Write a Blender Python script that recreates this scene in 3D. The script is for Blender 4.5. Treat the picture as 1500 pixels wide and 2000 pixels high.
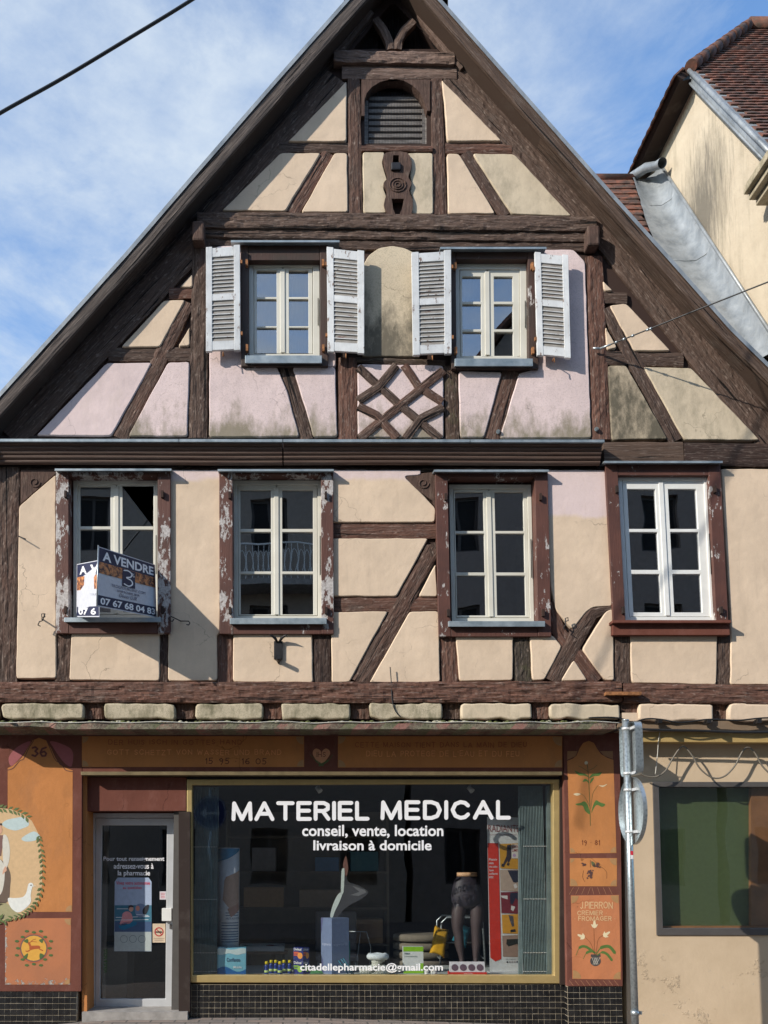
import bpy, bmesh, math, random
from mathutils import Vector, Matrix, noise
from mathutils.geometry import tessellate_polygon
random.seed(7)
R = math.radians
C = bpy.context.scene.collection
for o in list(bpy.data.objects): bpy.data.objects.remove(o)

# ---------------------------------------------------------------- camera
F = 1700.0; PX, PY = 600.0, 1530.0; PITCH = R(5.0); CAM = Vector((0, -8.72, 1.58))
cd = bpy.data.cameras.new('camera'); cam = bpy.data.objects.new('camera', cd); C.objects.link(cam)
cam.location = CAM; cam.rotation_euler = (R(90) + PITCH, 0, 0)
cd.sensor_fit = 'VERTICAL'; cd.sensor_height = 36; cd.sensor_width = 27
cd.lens = F / 2000 * 36; cd.shift_x = (750 - PX) / 2000; cd.shift_y = (PY - 1000) / 2000
cd.clip_start = 0.1; cd.clip_end = 3000
bpy.context.scene.camera = cam
# ---------------------------------------------------------------- light
SUNDIR = Vector((1.6, 1.0, -0.95)).normalized()
ELEV = math.asin(-SUNDIR.z)
w = bpy.data.worlds.new('World'); bpy.context.scene.world = w; w.use_nodes = True
wt = w.node_tree; wt.nodes.clear()
def wn(t, **k):
    n = wt.nodes.new(t)
    for a, b in k.items(): setattr(n, a, b)
    return n
sky = wn('ShaderNodeTexSky', sky_type='NISHITA', sun_disc=False, sun_elevation=ELEV,
         sun_rotation=math.atan2(-SUNDIR.x, -SUNDIR.y), altitude=200, air_density=1.0, dust_density=0.6, ozone_density=1.6)
tc = wn('ShaderNodeTexCoord')
sp = wn('ShaderNodeSeparateXYZ'); wt.links.new(tc.outputs['Generated'], sp.inputs[0])
mz = wn('ShaderNodeMath', operation='MAXIMUM'); wt.links.new(sp.outputs[2], mz.inputs[0]); mz.inputs[1].default_value = 0.08
dx = wn('ShaderNodeMath', operation='DIVIDE'); wt.links.new(sp.outputs[0], dx.inputs[0]); wt.links.new(mz.outputs[0], dx.inputs[1])
dy = wn('ShaderNodeMath', operation='DIVIDE'); wt.links.new(sp.outputs[1], dy.inputs[0]); wt.links.new(mz.outputs[0], dy.inputs[1])
cb = wn('ShaderNodeCombineXYZ'); wt.links.new(dx.outputs[0], cb.inputs[0]); wt.links.new(dy.outputs[0], cb.inputs[1])
n1 = wn('ShaderNodeTexNoise'); n1.inputs['Scale'].default_value = 1.9; n1.inputs['Detail'].default_value = 11; n1.inputs['Roughness'].default_value = 0.64; n1.inputs['Distortion'].default_value = 0.35
mp = wn('ShaderNodeMapping'); mp.inputs['Location'].default_value = (4.3, 1.9, 0); mp.inputs['Rotation'].default_value = (0, 0, R(-35)); mp.inputs['Scale'].default_value = (1.0, 1.0, 1)
wt.links.new(cb.outputs[0], mp.inputs[0]); wt.links.new(mp.outputs[0], n1.inputs['Vector'])
# more cloud towards the left of the view
bias = wn('ShaderNodeMath', operation='MULTIPLY_ADD'); wt.links.new(sp.outputs[0], bias.inputs[0]); bias.inputs[1].default_value = -0.30; bias.inputs[2].default_value = 0.03
ad = wn('ShaderNodeMath', operation='ADD'); wt.links.new(n1.outputs[0], ad.inputs[0]); wt.links.new(bias.outputs[0], ad.inputs[1])
rp = wn('ShaderNodeValToRGB'); rp.color_ramp.elements[0].position = 0.36; rp.color_ramp.elements[0].color = (0.03,)*3+(1,)
rp.color_ramp.elements[1].position = 0.60; rp.color_ramp.elements[1].color = (0.92,)*3+(1,)
wt.links.new(ad.outputs[0], rp.inputs[0])
mx = wn('ShaderNodeMix', data_type='RGBA'); wt.links.new(rp.outputs[0], mx.inputs[0]); tn = wn('ShaderNodeMix', data_type='RGBA', blend_type='MULTIPLY'); tn.inputs[0].default_value = 1; wt.links.new(sky.outputs[0], tn.inputs[6]); tn.inputs[7].default_value = (.92, 1.18, 1.38, 1)
wt.links.new(tn.outputs[2], mx.inputs[6]); mx.inputs[7].default_value = (3.3, 3.75, 4.25, 1)
n2 = wn('ShaderNodeTexNoise'); n2.inputs['Scale'].default_value = 5.5; n2.inputs['Detail'].default_value = 9; n2.inputs['Roughness'].default_value = .62; wt.links.new(mp.outputs[0], n2.inputs['Vector'])
r2 = wn('ShaderNodeMapRange'); wt.links.new(n2.outputs[0], r2.inputs[0]); r2.inputs[1].default_value = .30; r2.inputs[2].default_value = .68; r2.inputs[3].default_value = .35; r2.inputs[4].default_value = 1.0
m3 = wn('ShaderNodeMath', operation='MULTIPLY'); wt.links.new(rp.outputs[0], m3.inputs[0]); wt.links.new(r2.outputs[0], m3.inputs[1]); wt.links.new(m3.outputs[0], mx.inputs[0])
bg = wn('ShaderNodeBackground'); bg.inputs[1].default_value = 0.15; wt.links.new(mx.outputs[2], bg.inputs[0])
wo = wn('ShaderNodeOutputWorld'); wt.links.new(bg.outputs[0], wo.inputs[0])
sd = bpy.data.lights.new('sun', 'SUN'); sd.energy = 3.6; sd.angle = R(0.5); sd.color = (1.0, 0.93, 0.83)
so = bpy.data.objects.new('sun', sd); C.objects.link(so); so.rotation_euler = SUNDIR.to_track_quat('-Z', 'Y').to_euler(); so.location = (-12, -12, 14)
sc = bpy.context.scene
sc.view_settings.view_transform = 'Standard'; sc.view_settings.look = 'None'; sc.view_settings.gamma = 1
sc.view_settings.exposure = 0.55

# ---------------------------------------------------------------- projection of measured points
cp, sn = math.cos(PITCH), math.sin(PITCH)
def ray(px, py):
    a = (px - PX) / F; b = -(py - PY) / F
    return Vector((a, cp - b * sn, sn + b * cp))
def W(px, py, Y=0.0):
    d = ray(px, py); return CAM + d * ((Y - CAM.y) / d.y)
def WX(px, py, X):
    d = ray(px, py); return CAM + d * ((X - CAM.x) / d.x)
def WZ(px, py, Z):
    d = ray(px, py); return CAM + d * ((Z - CAM.z) / d.z)

# ---------------------------------------------------------------- materials
class G:
    def __init__(s, name):
        s.m = bpy.data.materials.new(name); s.m.use_nodes = True; s.t = s.m.node_tree; s.t.nodes.clear()
        s.o = s.t.nodes.new('ShaderNodeOutputMaterial'); s.p = s.t.nodes.new('ShaderNodeBsdfPrincipled')
        s.t.links.new(s.p.outputs[0], s.o.inputs[0]); s.tc = s.t.nodes.new('ShaderNodeTexCoord')
    def L(s, a, b): s.t.links.new(a, b)
    def put(s, sock, v):
        if hasattr(v, 'is_output') or hasattr(v, 'links'): s.L(v, sock)
        elif isinstance(v, (tuple, list)) and len(v) == 3 and sock.type == 'RGBA': sock.default_value = (*v, 1)
        else: sock.default_value = v
    def mp(s, vec, sc=(1, 1, 1), loc=(0, 0, 0), rot=(0, 0, 0)):
        n = s.t.nodes.new('ShaderNodeMapping'); s.L(vec, n.inputs[0]); n.inputs['Scale'].default_value = sc; n.inputs['Location'].default_value = loc; n.inputs['Rotation'].default_value = rot
        return n.outputs[0]
    def noise(s, vec, scale=5, det=4, rough=.55, dist=0):
        n = s.t.nodes.new('ShaderNodeTexNoise'); s.L(vec, n.inputs['Vector']); n.inputs['Scale'].default_value = scale
        n.inputs['Detail'].default_value = det; n.inputs['Roughness'].default_value = rough; n.inputs['Distortion'].default_value = dist
        return n.outputs[0]
    def vor(s, vec, scale=5, feat='F1'):
        n = s.t.nodes.new('ShaderNodeTexVoronoi'); n.feature = feat; s.L(vec, n.inputs['Vector']); n.inputs['Scale'].default_value = scale
        return n.outputs[0]
    def ramp(s, fac, a, b, ca=0.0, cb_=1.0):
        n = s.t.nodes.new('ShaderNodeMapRange'); s.L(fac, n.inputs[0]); n.inputs[1].default_value = a; n.inputs[2].default_value = b
        n.inputs[3].default_value = ca; n.inputs[4].default_value = cb_; n.clamp = True
        return n.outputs[0]
    def mix(s, fac, a, b):
        n = s.t.nodes.new('ShaderNodeMix'); n.data_type = 'RGBA'; s.put(n.inputs[0], fac); s.put(n.inputs[6], a); s.put(n.inputs[7], b)
        return n.outputs[2]
    def math(s, op, a, b=0.0):
        n = s.t.nodes.new('ShaderNodeMath'); n.operation = op; s.put(n.inputs[0], a); s.put(n.inputs[1], b); return n.outputs[0]
    def bump(s, h, st=.5, d=.01, nrm=None):
        n = s.t.nodes.new('ShaderNodeBump'); s.L(h, n.inputs['Height']); n.inputs['Strength'].default_value = st; n.inputs['Distance'].default_value = d
        if nrm: s.L(nrm, n.inputs['Normal'])
        return n.outputs[0]
    def sep(s, vec):
        n = s.t.nodes.new('ShaderNodeSeparateXYZ'); s.L(vec, n.inputs[0]); return n.outputs
    def rnd(s): return s.t.nodes.new('ShaderNodeObjectInfo').outputs['Random']
    def pos(s): return s.t.nodes.new('ShaderNodeNewGeometry').outputs['Position']
    def fin(s, col, rough=.8, nrm=None, metal=0.0, spec=.5):
        s.put(s.p.inputs['Base Color'], col); s.put(s.p.inputs['Roughness'], rough); s.p.inputs['Metallic'].default_value = metal
        s.p.inputs['Specular IOR Level'].default_value = spec
        if nrm: s.L(nrm, s.p.inputs['Normal'])
        return s.m

def plain(name, col, rough=.6, metal=0.0, spec=.5, var=.12, nscale=9, bump=0.15):
    g = G(name); v = g.tc.outputs['Object']; n = g.noise(v, nscale, 5, .6)
    c = g.mix(g.ramp(n, .3, .7), tuple(x * (1 - var) for x in col), tuple(min(1, x * (1 + var)) for x in col))
    return g.fin(c, rough, g.bump(g.noise(v, 60, 3), bump, .003), metal, spec)

def timber(name, a, b, dark=(.02, .013, .01), hewn=1.0, green=0.0):
    g = G(name); uv = g.tc.outputs['UV']
    grain = g.noise(g.mp(uv, (2.2, 34, 1)), 1.0, 6, .62, .3)
    big = g.noise(g.mp(uv, (1.3, 3.0, 1)), 1.6, 5, .6)
    chip = g.noise(g.mp(uv, (14, 46, 1)), 1.0, 3, .5, .5)
    pit = g.noise(g.mp(uv, (9, 22, 1)), 1.6, 2, .5)
    crack = g.ramp(g.noise(g.mp(uv, (.55, 17, 1)), 1.4, 5, .55, .7), .345, .38, 1, 0)
    c0_ = g.ramp(g.noise(g.mp(uv, (3.5, 70, 1)), 1.2, 5, .7), .54, .70, 0, .55)
    c = g.mix(g.ramp(g.math('ADD', big, g.math('MULTIPLY', g.math('SUBTRACT', g.rnd(), .3), .75)), .35, .85), a, b)
    c = g.mix(g.ramp(grain, .36, .68, .55, 0), c, dark)
    c = g.mix(g.ramp(pit, .60, .74, 0, .5 * hewn), c, (.36, .28, .23))
    c = g.mix(g.ramp(g.noise(g.pos(), 3.1, 6, .65), .56, .74, 0, .4), c, (.12, .10, .085))
    c = g.mix(c0_, c, (.33, .265, .225))
    if green: c = g.mix(g.ramp(g.noise(g.pos(), 5, 6, .7), .52, .7, 0, green), c, (.07, .075, .03))
    c = g.mix(crack, c, (.008, .006, .005))
    h = g.math('ADD', g.math('MULTIPLY', grain, .8), g.math('MULTIPLY', chip, .9 * hewn))
    h = g.math('SUBTRACT', h, g.math('MULTIPLY', crack, 1.2))
    return g.fin(c, .82, g.bump(h, .85, .014), spec=.25)

def plaster(name, base, stain=None, amt=0.0, pink=None, pz=0.0, scale=3.0, lo=.5, speck=.0, grime=(.17, .15, .11), zr=None, zamt=.16):
    g = G(name); v = g.tc.outputs['Object']
    n = g.noise(v, 2.3, 6, .6); c = g.mix(g.ramp(n, .3, .7), tuple(x * .87 for x in base), tuple(min(.9, x * 1.07) for x in base))
    if pink:
        z = g.sep(v)[2]; zz = g.math('ADD', z, g.math('MULTIPLY', g.noise(v, 5, 4), .12))
        c = g.mix(g.ramp(zz, pz, pz + .05), c, pink)
    # faint warm-grey washes
    c = g.mix(g.ramp(g.noise(g.mp(v, (1, 1, .45)), 3.4, 5, .65), .52, .76, 0, .26), c, tuple(x * .68 for x in base))
    if stain:
        sn_ = g.noise(g.mp(v, (1.5, 1, .7)), scale, 9, .72)
        if zr: sn_ = g.math('ADD', sn_, g.ramp(g.sep(v)[2], zr[0], zr[1], zamt, -.10))
        st = g.ramp(sn_, lo, lo + .2, 0, amt)
        c = g.mix(st, c, stain)
    fine = g.noise(v, 95, 4, .7)
    # rain streaks, rubbed patches and hairline cracks
    c = g.mix(g.ramp(g.noise(g.mp(v, (9, 9, .8)), 1.0, 7, .7), .56, .72, 0, .22), c, tuple(x * .55 for x in base))
    c = g.mix(g.ramp(g.noise(v, 8, 8, .75), .60, .70, 0, .30), c, tuple(min(.85, x * 1.22) for x in base))
    wv_ = g.t.nodes.new('ShaderNodeVectorMath'); wv_.operation = 'MULTIPLY_ADD'; nt_ = g.t.nodes.new('ShaderNodeTexNoise'); g.L(v, nt_.inputs['Vector']); nt_.inputs['Scale'].default_value = 6; nt_.inputs['Detail'].default_value = 5
    g.L(nt_.outputs['Color'], wv_.inputs[0]); wv_.inputs[1].default_value = (.22, .22, .22); g.L(v, wv_.inputs[2])
    ck = g.math('MULTIPLY', g.ramp(g.vor(wv_.outputs[0], 1.5, 'DISTANCE_TO_EDGE'), .002, .006, 1, 0), g.ramp(g.noise(v, 1.7, 3), .52, .60))
    c = g.mix(g.math('MULTIPLY', ck, .6), c, tuple(x * .3 for x in base))
    c = g.mix(g.ramp(fine, .5, .74, 0, .3 + speck), c, grime if speck else tuple(x * .72 for x in base))
    h = g.math('ADD', g.math('MULTIPLY', g.noise(v, 7, 5, .5), 1.6), g.math('MULTIPLY', fine, .16))
    h = g.math('ADD', h, g.math('MULTIPLY', g.noise(v, 26, 3, .5), .22))
    return g.fin(c, .93, g.bump(h, .32, .013), spec=.15)

CREAM = (.68, .53, .39); PINK = (.69, .555, .535)
M = {}
M['timber'] = timber('timber_brown', (.165, .080, .056), (.098, .062, .047))
M['timber_grey'] = timber('timber_weathered', (.235, .155, .122), (.13, .084, .064))
M['timber_dark'] = timber('timber_dark', (.062, .034, .026), (.042, .028, .024), hewn=.5)
M['timber_moss'] = timber('timber_mossy', (.09, .055, .038), (.065, .052, .038), green=.7)
M['planed'] = timber('planed_board', (.12, .076, .054), (.08, .054, .042), hewn=.12)
M['silver'] = timber('silvered_board', (.27, .25, .24), (.11, .09, .08), hewn=.2)
M['cream'] = plaster('cream_plaster', CREAM)
M['cream_grey'] = plaster('cream_plaster_greyed', (.60, .50, .365), (.24, .21, .15), .65, scale=3, lo=.48)
M['cream_soot'] = plaster('cream_plaster_mould', (.60, .49, .35), (.10, .088, .065), .95, scale=2.2, lo=.36, speck=.4)
M['arch_soot'] = plaster('cream_plaster_mould_below', (.60, .50, .36), (.12, .105, .08), .93, scale=2.4, lo=.52, speck=.35, zr=(W(760, 640).z, W(760, 540).z), zamt=.20)
M['cream_pink3'] = plaster('cream_plaster_pink_top', CREAM, pink=PINK, pz=W(500, 932).z)
M['cream_pink12'] = plaster('cream_plaster_pink_band', CREAM, pink=PINK, pz=W(1100, 1003).z)
M['pink'] = plaster('pink_plaster', PINK, (.50, .42, .34), .4, scale=2.4, lo=.52)
M['pink_dirty'] = plaster('pink_plaster_stained', PINK, (.22, .19, .13), .9, scale=2.3, lo=.50, speck=.15, zr=(W(600, 852).z, W(600, 770).z), zamt=.17)
M['stone_dirty'] = plaster('mossy_render', (.50, .43, .31), (.15, .14, .085), .9, scale=4.5, lo=.45, speck=.5)
M['wallbeige'] = plaster('beige_render', (.66, .50, .32), (.48, .37, .24), .4, scale=2)
M['orange'] = plaster('orange_paint', (.52, .215, .075), (.34, .16, .075), .45, scale=3)
M['orange_red'] = plaster('orange_red_paint', (.53, .20, .09), (.38, .165, .09), .45, scale=3)
M['brownpaint'] = plaster('brown_paint', (.155, .058, .042), (.22, .10, .08), .5, scale=6)
g = G('orange_paint_flaking'); v = g.tc.outputs['Object']; o_ = g.sep(v)
c = g.mix(g.ramp(g.noise(v, 3, 6), .3, .7), (.53, .20, .09), (.40, .165, .085))
lowm = g.ramp(o_[2], W(60, 1925, .12).z, W(60, 1895, .12).z, .10, -.22); lefm = g.ramp(o_[0], W(2, 1880, .12).x, W(24, 1880, .12).x, .24, -.22)
k = g.math('ADD', g.noise(v, 17, 9, .7), g.math('MAXIMUM', lowm, lefm)); mk = g.ramp(k, .56, .585)
c = g.mix(mk, c, g.mix(g.ramp(g.noise(v, 60, 4), .35, .65), (.26, .23, .20), (.48, .44, .40))); M['orange_flake'] = g.fin(c, .9, g.bump(g.math('ADD', g.math('MULTIPLY', mk, -1.0), g.math('MULTIPLY', g.noise(v, 60, 4), .3)), .7, .006), spec=.15)
def peeling(name, amt, ca=(.125, .052, .038)):
    g = G(name); v = g.tc.outputs['Object']
    c = g.mix(g.ramp(g.noise(v, 4, 5), .3, .7), ca, (.08 * ca[0] / .125, .036, .028))
    nn = g.noise(g.mp(v, (1.5, 1, .62)), 13, 10, .75); big = g.noise(g.mp(v, (1.2, 1, .6), (3, 1, 2)), 3.2, 3, .5)
    k = g.math('ADD', nn, g.math('MULTIPLY', g.math('SUBTRACT', big, .5), .75))
    msk = g.ramp(k, .60 - amt, .625 - amt)
    c = g.mix(g.math('MULTIPLY', msk, .9), c, g.mix(g.ramp(g.noise(v, 40, 3), .35, .65), (.36, .33, .31), (.58, .55, .53)))
    h = g.math('ADD', g.math('MULTIPLY', msk, -.5), g.math('MULTIPLY', g.noise(g.mp(v, (30, 30, 4)), 2, 4), .8))
    return g.fin(c, .6, g.bump(h, .6, .006), spec=.35)
M['peel1'] = peeling('peeling_paint_heavy', .075); M['peel2'] = peeling('peeling_paint_light', -.005); M['peel3'] = peeling('peeling_paint_slight', -.06); M['peel4'] = peeling('dark_casing_paint', -.08, (.075, .038, .030))
M['shutter'] = None
g = G('old_white_paint'); v = g.tc.outputs['Object']
c = g.mix(g.ramp(g.noise(v, 6, 6, .6), .35, .7), (.56, .57, .57), (.72, .73, .73))
c = g.mix(g.ramp(g.noise(g.mp(v, (1, 1, .5)), 14, 9, .75), .59, .62, 0, .9), c, (.17, .10, .07))
c = g.mix(g.ramp(g.noise(g.mp(v, (40, 40, 5)), 1.2, 3), .6, .8, 0, .3), c, (.25, .24, .22))
M['shutter'] = g.fin(c, .65, g.bump(g.noise(g.mp(v, (20, 20, 3)), 2, 4), .4, .004))
g = G('old_grey_louvre'); v = g.tc.outputs['Object']
c = g.mix(g.ramp(g.noise(v, 9, 6, .6), .35, .7), (.22, .20, .175), (.33, .305, .275))
c = g.mix(g.ramp(g.noise(g.mp(v, (.4, 1, 2)), 11, 9, .75), .60, .63, 0, .9), c, (.13, .05, .035))
M['louvre'] = g.fin(c, .75)
g = G('pvc_cream'); M['pvc'] = g.fin(g.mix(g.ramp(g.noise(g.tc.outputs['Object'], 3, 4), .35, .7), (.60, .575, .49), (.68, .66, .58)), .35)
M['pvcwhite'] = plain('pvc_white', (.76, .76, .73), .35, var=.05)
g = G('zinc'); v = g.tc.outputs['Object']
c = g.mix(g.ramp(g.noise(v, 6, 7, .65), .32, .7), (.20, .25, .28), (.40, .45, .48))
M['zinc'] = g.fin(c, g.ramp(g.noise(v, 14, 5), .3, .7, .38, .62), g.bump(g.noise(v, 5, 3), .35, .01), metal=.45)
g = G('zinc_bright'); v = g.tc.outputs['Object']
c = g.mix(g.ramp(g.noise(g.mp(v, (1, 1, .4)), 4, 8, .68), .32, .68), (.17, .19, .205), (.38, .405, .42))
c = g.mix(g.ramp(g.noise(v, 9, 6, .7), .60, .72, 0, .55), c, (.17, .15, .13))
M['zinc2'] = g.fin(c, g.ramp(g.noise(v, 11, 5), .3, .7, .35, .6), g.bump(g.noise(v, 3.5, 4), .35, .02), metal=.3)
g = G('galvanised'); v = g.tc.outputs['Object']
c = g.mix(g.ramp(g.vor(v, 42), .1, .6), (.30, .35, .37), (.48, .53, .55))
M['galv'] = g.fin(c, .38, None, metal=.75)
M['iron'] = plain('wrought_iron', (.035, .033, .034), .5, .6, var=.4)
M['rust'] = plain('rusty_iron', (.30, .13, .05), .8, .2, var=.5, nscale=30)
M['cable'] = plain('black_cable', (.015, .015, .016), .5)
M['cable_grey'] = plain('grey_cable', (.16, .14, .11), .5)
M['cable_white'] = plain('white_wire', (.5, .48, .42), .5)
M['brass'] = plain('gold_anodised', (.62, .46, .20), .34, .55, var=.08)
M['brass_dull'] = plain('dull_bronze_strip', (.24, .185, .10), .45, .5, var=.2)
M['lintel'] = plain('ochre_lintel', (.47, .33, .13), .55, .1, var=.12)
M['alu'] = plain('aluminium', (.62, .63, .64), .42, .35, var=.05)
M['darkframe'] = plain('dark_window_frame', (.12, .11, .105), .4, .3, var=.1)
M['black'] = plain('black_interior', (.012, .011, .011), .9)
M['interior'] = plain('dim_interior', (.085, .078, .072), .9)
M['white'] = plain('white_print', (.78, .78, .78), .5, var=.03)
M['letters'] = plain('white_vinyl', (.82, .82, .84), .5, var=.02, bump=0)
M['pavement'] = None
def glass(name, refl, tint=(.9, .93, .95), rough=0.0, f90=.9):
    m = bpy.data.materials.new(name); m.use_nodes = True; t = m.node_tree; t.nodes.clear()
    o = t.nodes.new('ShaderNodeOutputMaterial'); mxs = t.nodes.new('ShaderNodeMixShader'); tr = t.nodes.new('ShaderNodeBsdfTransparent'); gl = t.nodes.new('ShaderNodeBsdfGlossy')
    tr.inputs[0].default_value = (*tint, 1); gl.inputs['Roughness'].default_value = rough; gl.inputs['Color'].default_value = (.95, .97, 1, 1)
    lw = t.nodes.new('ShaderNodeLayerWeight'); lw.inputs[0].default_value = .5
    pw = t.nodes.new('ShaderNodeMath'); pw.operation = 'POWER'; t.links.new(lw.outputs['Facing'], pw.inputs[0]); pw.inputs[1].default_value = 3
    mr = t.nodes.new('ShaderNodeMapRange'); t.links.new(pw.outputs[0], mr.inputs[0]); mr.inputs[3].default_value = refl; mr.inputs[4].default_value = f90
    t.links.new(mr.outputs[0], mxs.inputs[0]); t.links.new(tr.outputs[0], mxs.inputs[1]); t.links.new(gl.outputs[0], mxs.inputs[2])
    # very slightly wavy old-town panes
    tcn = t.nodes.new('ShaderNodeTexCoord'); nz = t.nodes.new('ShaderNodeTexNoise'); nz.inputs['Scale'].default_value = 2.2; nz.inputs['Detail'].default_value = 1
    bp = t.nodes.new('ShaderNodeBump'); bp.inputs['Strength'].default_value = .06; bp.inputs['Distance'].default_value = .02
    t.links.new(tcn.outputs['Object'], nz.inputs['Vector']); t.links.new(nz.outputs[0], bp.inputs['Height']); t.links.new(bp.outputs[0], gl.inputs['Normal'])
    t.links.new(mxs.outputs[0], o.inputs[0]); return m
M['pane'] = glass('window_glass', .24, (.55, .57, .6))
M['pane_attic'] = glass('attic_window_glass', .28, (.62, .62, .6))
M['shopglass'] = glass('shop_glass', .065, (.96, .97, .97))
_col = {}
def col(r, gg, b, rough=.6):
    k = (r, gg, b, rough)
    if k not in _col:
        s2l = lambda c: ((c / 255) / 12.92 if c / 255 <= .04045 else (((c / 255) + .055) / 1.055) ** 2.4)
        _col[k] = plain('paint_%d_%d_%d' % (r, gg, b), (s2l(r), s2l(gg), s2l(b)), rough, var=.08, nscale=25)
    return _col[k]

# ---------------------------------------------------------------- object helpers
def tag(o, label=None, cat=None, group=None, kind=None):
    if label: o['label'] = label
    if cat: o['category'] = cat
    if group: o['group'] = group
    if kind: o['kind'] = kind
    return o
def thing(name, label, cat, loc=(0, 0, 0), group=None):
    o = bpy.data.objects.new(name, None); C.objects.link(o); o.location = loc; o.empty_display_size = .2
    return tag(o, label, cat, group)
def origin(p):
    v = Vector((0, 0, 0))
    while p is not None: v = v + Vector(p.location); p = p.parent
    return v
class MB:
    def __init__(s): s.v = []; s.f = []; s.sm = []; s.uv = {}
    def add(s, vs, fs, smooth=False, uvs=None):
        b = len(s.v); s.v += [Vector(p) for p in vs]
        for i, f in enumerate(fs):
            if uvs: s.uv[len(s.f)] = [uvs[j] for j in f]
            s.f.append([b + j for j in f]); s.sm.append(smooth)
        return s
    def hexa(s, p):
        return s.add(p, [(0, 1, 2, 3), (7, 6, 5, 4), (0, 4, 5, 1), (1, 5, 6, 2), (2, 6, 7, 3), (3, 7, 4, 0)])
    def box(s, x0, x1, y0, y1, z0, z1):
        return s.hexa([(x0, y0, z0), (x1, y0, z0), (x1, y0, z1), (x0, y0, z1), (x0, y1, z0), (x1, y1, z0), (x1, y1, z1), (x0, y1, z1)])
    def pbox(s, x0, y0, x1, y1, Yf, Yb, k=0.0, yr=0.0):
        q = [(x0 + k * (y1 - yr), y1), (x1 + k * (y1 - yr), y1), (x1 + k * (y0 - yr), y0), (x0 + k * (y0 - yr), y0)]
        a = [W(x, y, Yf) for x, y in q]
        return s.hexa(a + [Vector((p.x, Yb, p.z)) for p in a])
    def tube(s, pts, r, n=8, caps=True):
        pts = [Vector(p) for p in pts]; rs = r if isinstance(r, (list, tuple)) else [r] * len(pts)
        rings = []; up = None
        for i, p in enumerate(pts):
            d = (pts[min(i + 1, len(pts) - 1)] - pts[max(i - 1, 0)]).normalized()
            if up is None: up = d.orthogonal().normalized()
            up = (up - d * up.dot(d)); up = up.normalized() if up.length > 1e-5 else d.orthogonal().normalized()
            q = d.cross(up)
            rings.append([p + (up * math.cos(2 * math.pi * k / n) + q * math.sin(2 * math.pi * k / n)) * rs[i] for k in range(n)])
        vs = [v for rg in rings for v in rg]; fs = []
        for i in range(len(pts) - 1):
            for k in range(n): fs.append((i * n + k, i * n + (k + 1) % n, (i + 1) * n + (k + 1) % n, (i + 1) * n + k))
        s.add(vs, fs, True)
        if caps: s.add(rings[0], [tuple(range(n))]); s.add(rings[-1], [tuple(range(n))])
        return s
    def lathe(s, c, prof, n=16, sx=1, sy=1, ang=0):
        vs = []; fs = []
        for r, z in prof:
            for k in range(n):
                a = 2 * math.pi * k / n + ang; vs.append((c[0] + r * sx * math.cos(a), c[1] + r * sy * math.sin(a), c[2] + z))
        for i in range(len(prof) - 1):
            for k in range(n): fs.append((i * n + k, i * n + (k + 1) % n, (i + 1) * n + (k + 1) % n, (i + 1) * n + k))
        s.add(vs, fs, True); m = len(prof) - 1
        s.add([vs[k] for k in range(n)], [tuple(range(n))]); s.add([vs[m * n + k] for k in range(n)], [tuple(range(n))])
        return s
    def prism(s, loops, a, b):
        """loops: list of outlines of 3-D points for the front; back = b(p)"""
        flat = [p for l in loops for p in l]
        tris = tessellate_polygon([[Vector((p.x, p.z, 0)) if a == 'xz' else (Vector((p.y, p.z, 0)) if a == 'yz' else Vector((p.x, p.y, 0))) for p in l] for l in loops])
        s.add(flat, [tuple(t) for t in tris])
        if b:
            s.add([b(p) for p in flat], [tuple(reversed(t)) for t in tris])
            for l in loops:
                n = len(l); s.add(l + [b(p) for p in l], [(i, (i + 1) % n, n + (i + 1) % n, n + i) for i in range(n)])
        return s
    def pprism(s, loops, Yf, Yb):
        return s.prism([[W(x, y, Yf) for x, y in l] for l in loops], 'xz', (lambda p: Vector((p.x, Yb, p.z))) if Yb is not None else None)
    def build(s, name, mat, parent=None, bevel=0.0):
        me = bpy.data.meshes.new(name); o = origin(parent)
        me.from_pydata([tuple(p - o) for p in s.v], [], s.f); me.materials.append(mat)
        me.polygons.foreach_set('use_smooth', s.sm)
        if s.uv:
            ul = me.uv_layers.new(name='UVMap')
            for pl in me.polygons:
                u = s.uv.get(pl.index)
                if u:
                    for j, li in enumerate(pl.loop_indices): ul.data[li].uv = u[j]
        bm = bmesh.new(); bm.from_mesh(me); 
        if not s.uv: bmesh.ops.remove_doubles(bm, verts=bm.verts, dist=1e-5)
        bmesh.ops.recalc_face_normals(bm, faces=bm.faces); bm.to_mesh(me); bm.free()
        ob = bpy.data.objects.new(name, me); C.objects.link(ob)
        if parent is not None: ob.parent = parent
        if bevel:
            bv = ob.modifiers.new('bevel', 'BEVEL'); bv.width = bevel; bv.segments = 2; bv.limit_method = 'ANGLE'; bv.angle_limit = R(40)
        return ob
def nz(x, y, z, s=1.0): return noise.noise(Vector((x * s, y * s, z * s)))
def rounded(pts, r):
    out = []; n = len(pts)
    for i in range(n):
        p = pts[i]; a = pts[i - 1]; b = pts[(i + 1) % n]
        ra = min(r, (a - p).length * .4); rb = min(r, (b - p).length * .4)
        pa = p + (a - p).normalized() * ra; pb = p + (b - p).normalized() * rb
        out += [pa, pa * .25 + p * .5 + pb * .25, pb]
        L = (b - p).length - rb - r; k = int(L / .07)
        e = b + (p - b).normalized() * min(r, (b - p).length * .4)
        for j in range(1, k): out.append(pb.lerp(e, j / k))
    return out
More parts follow.
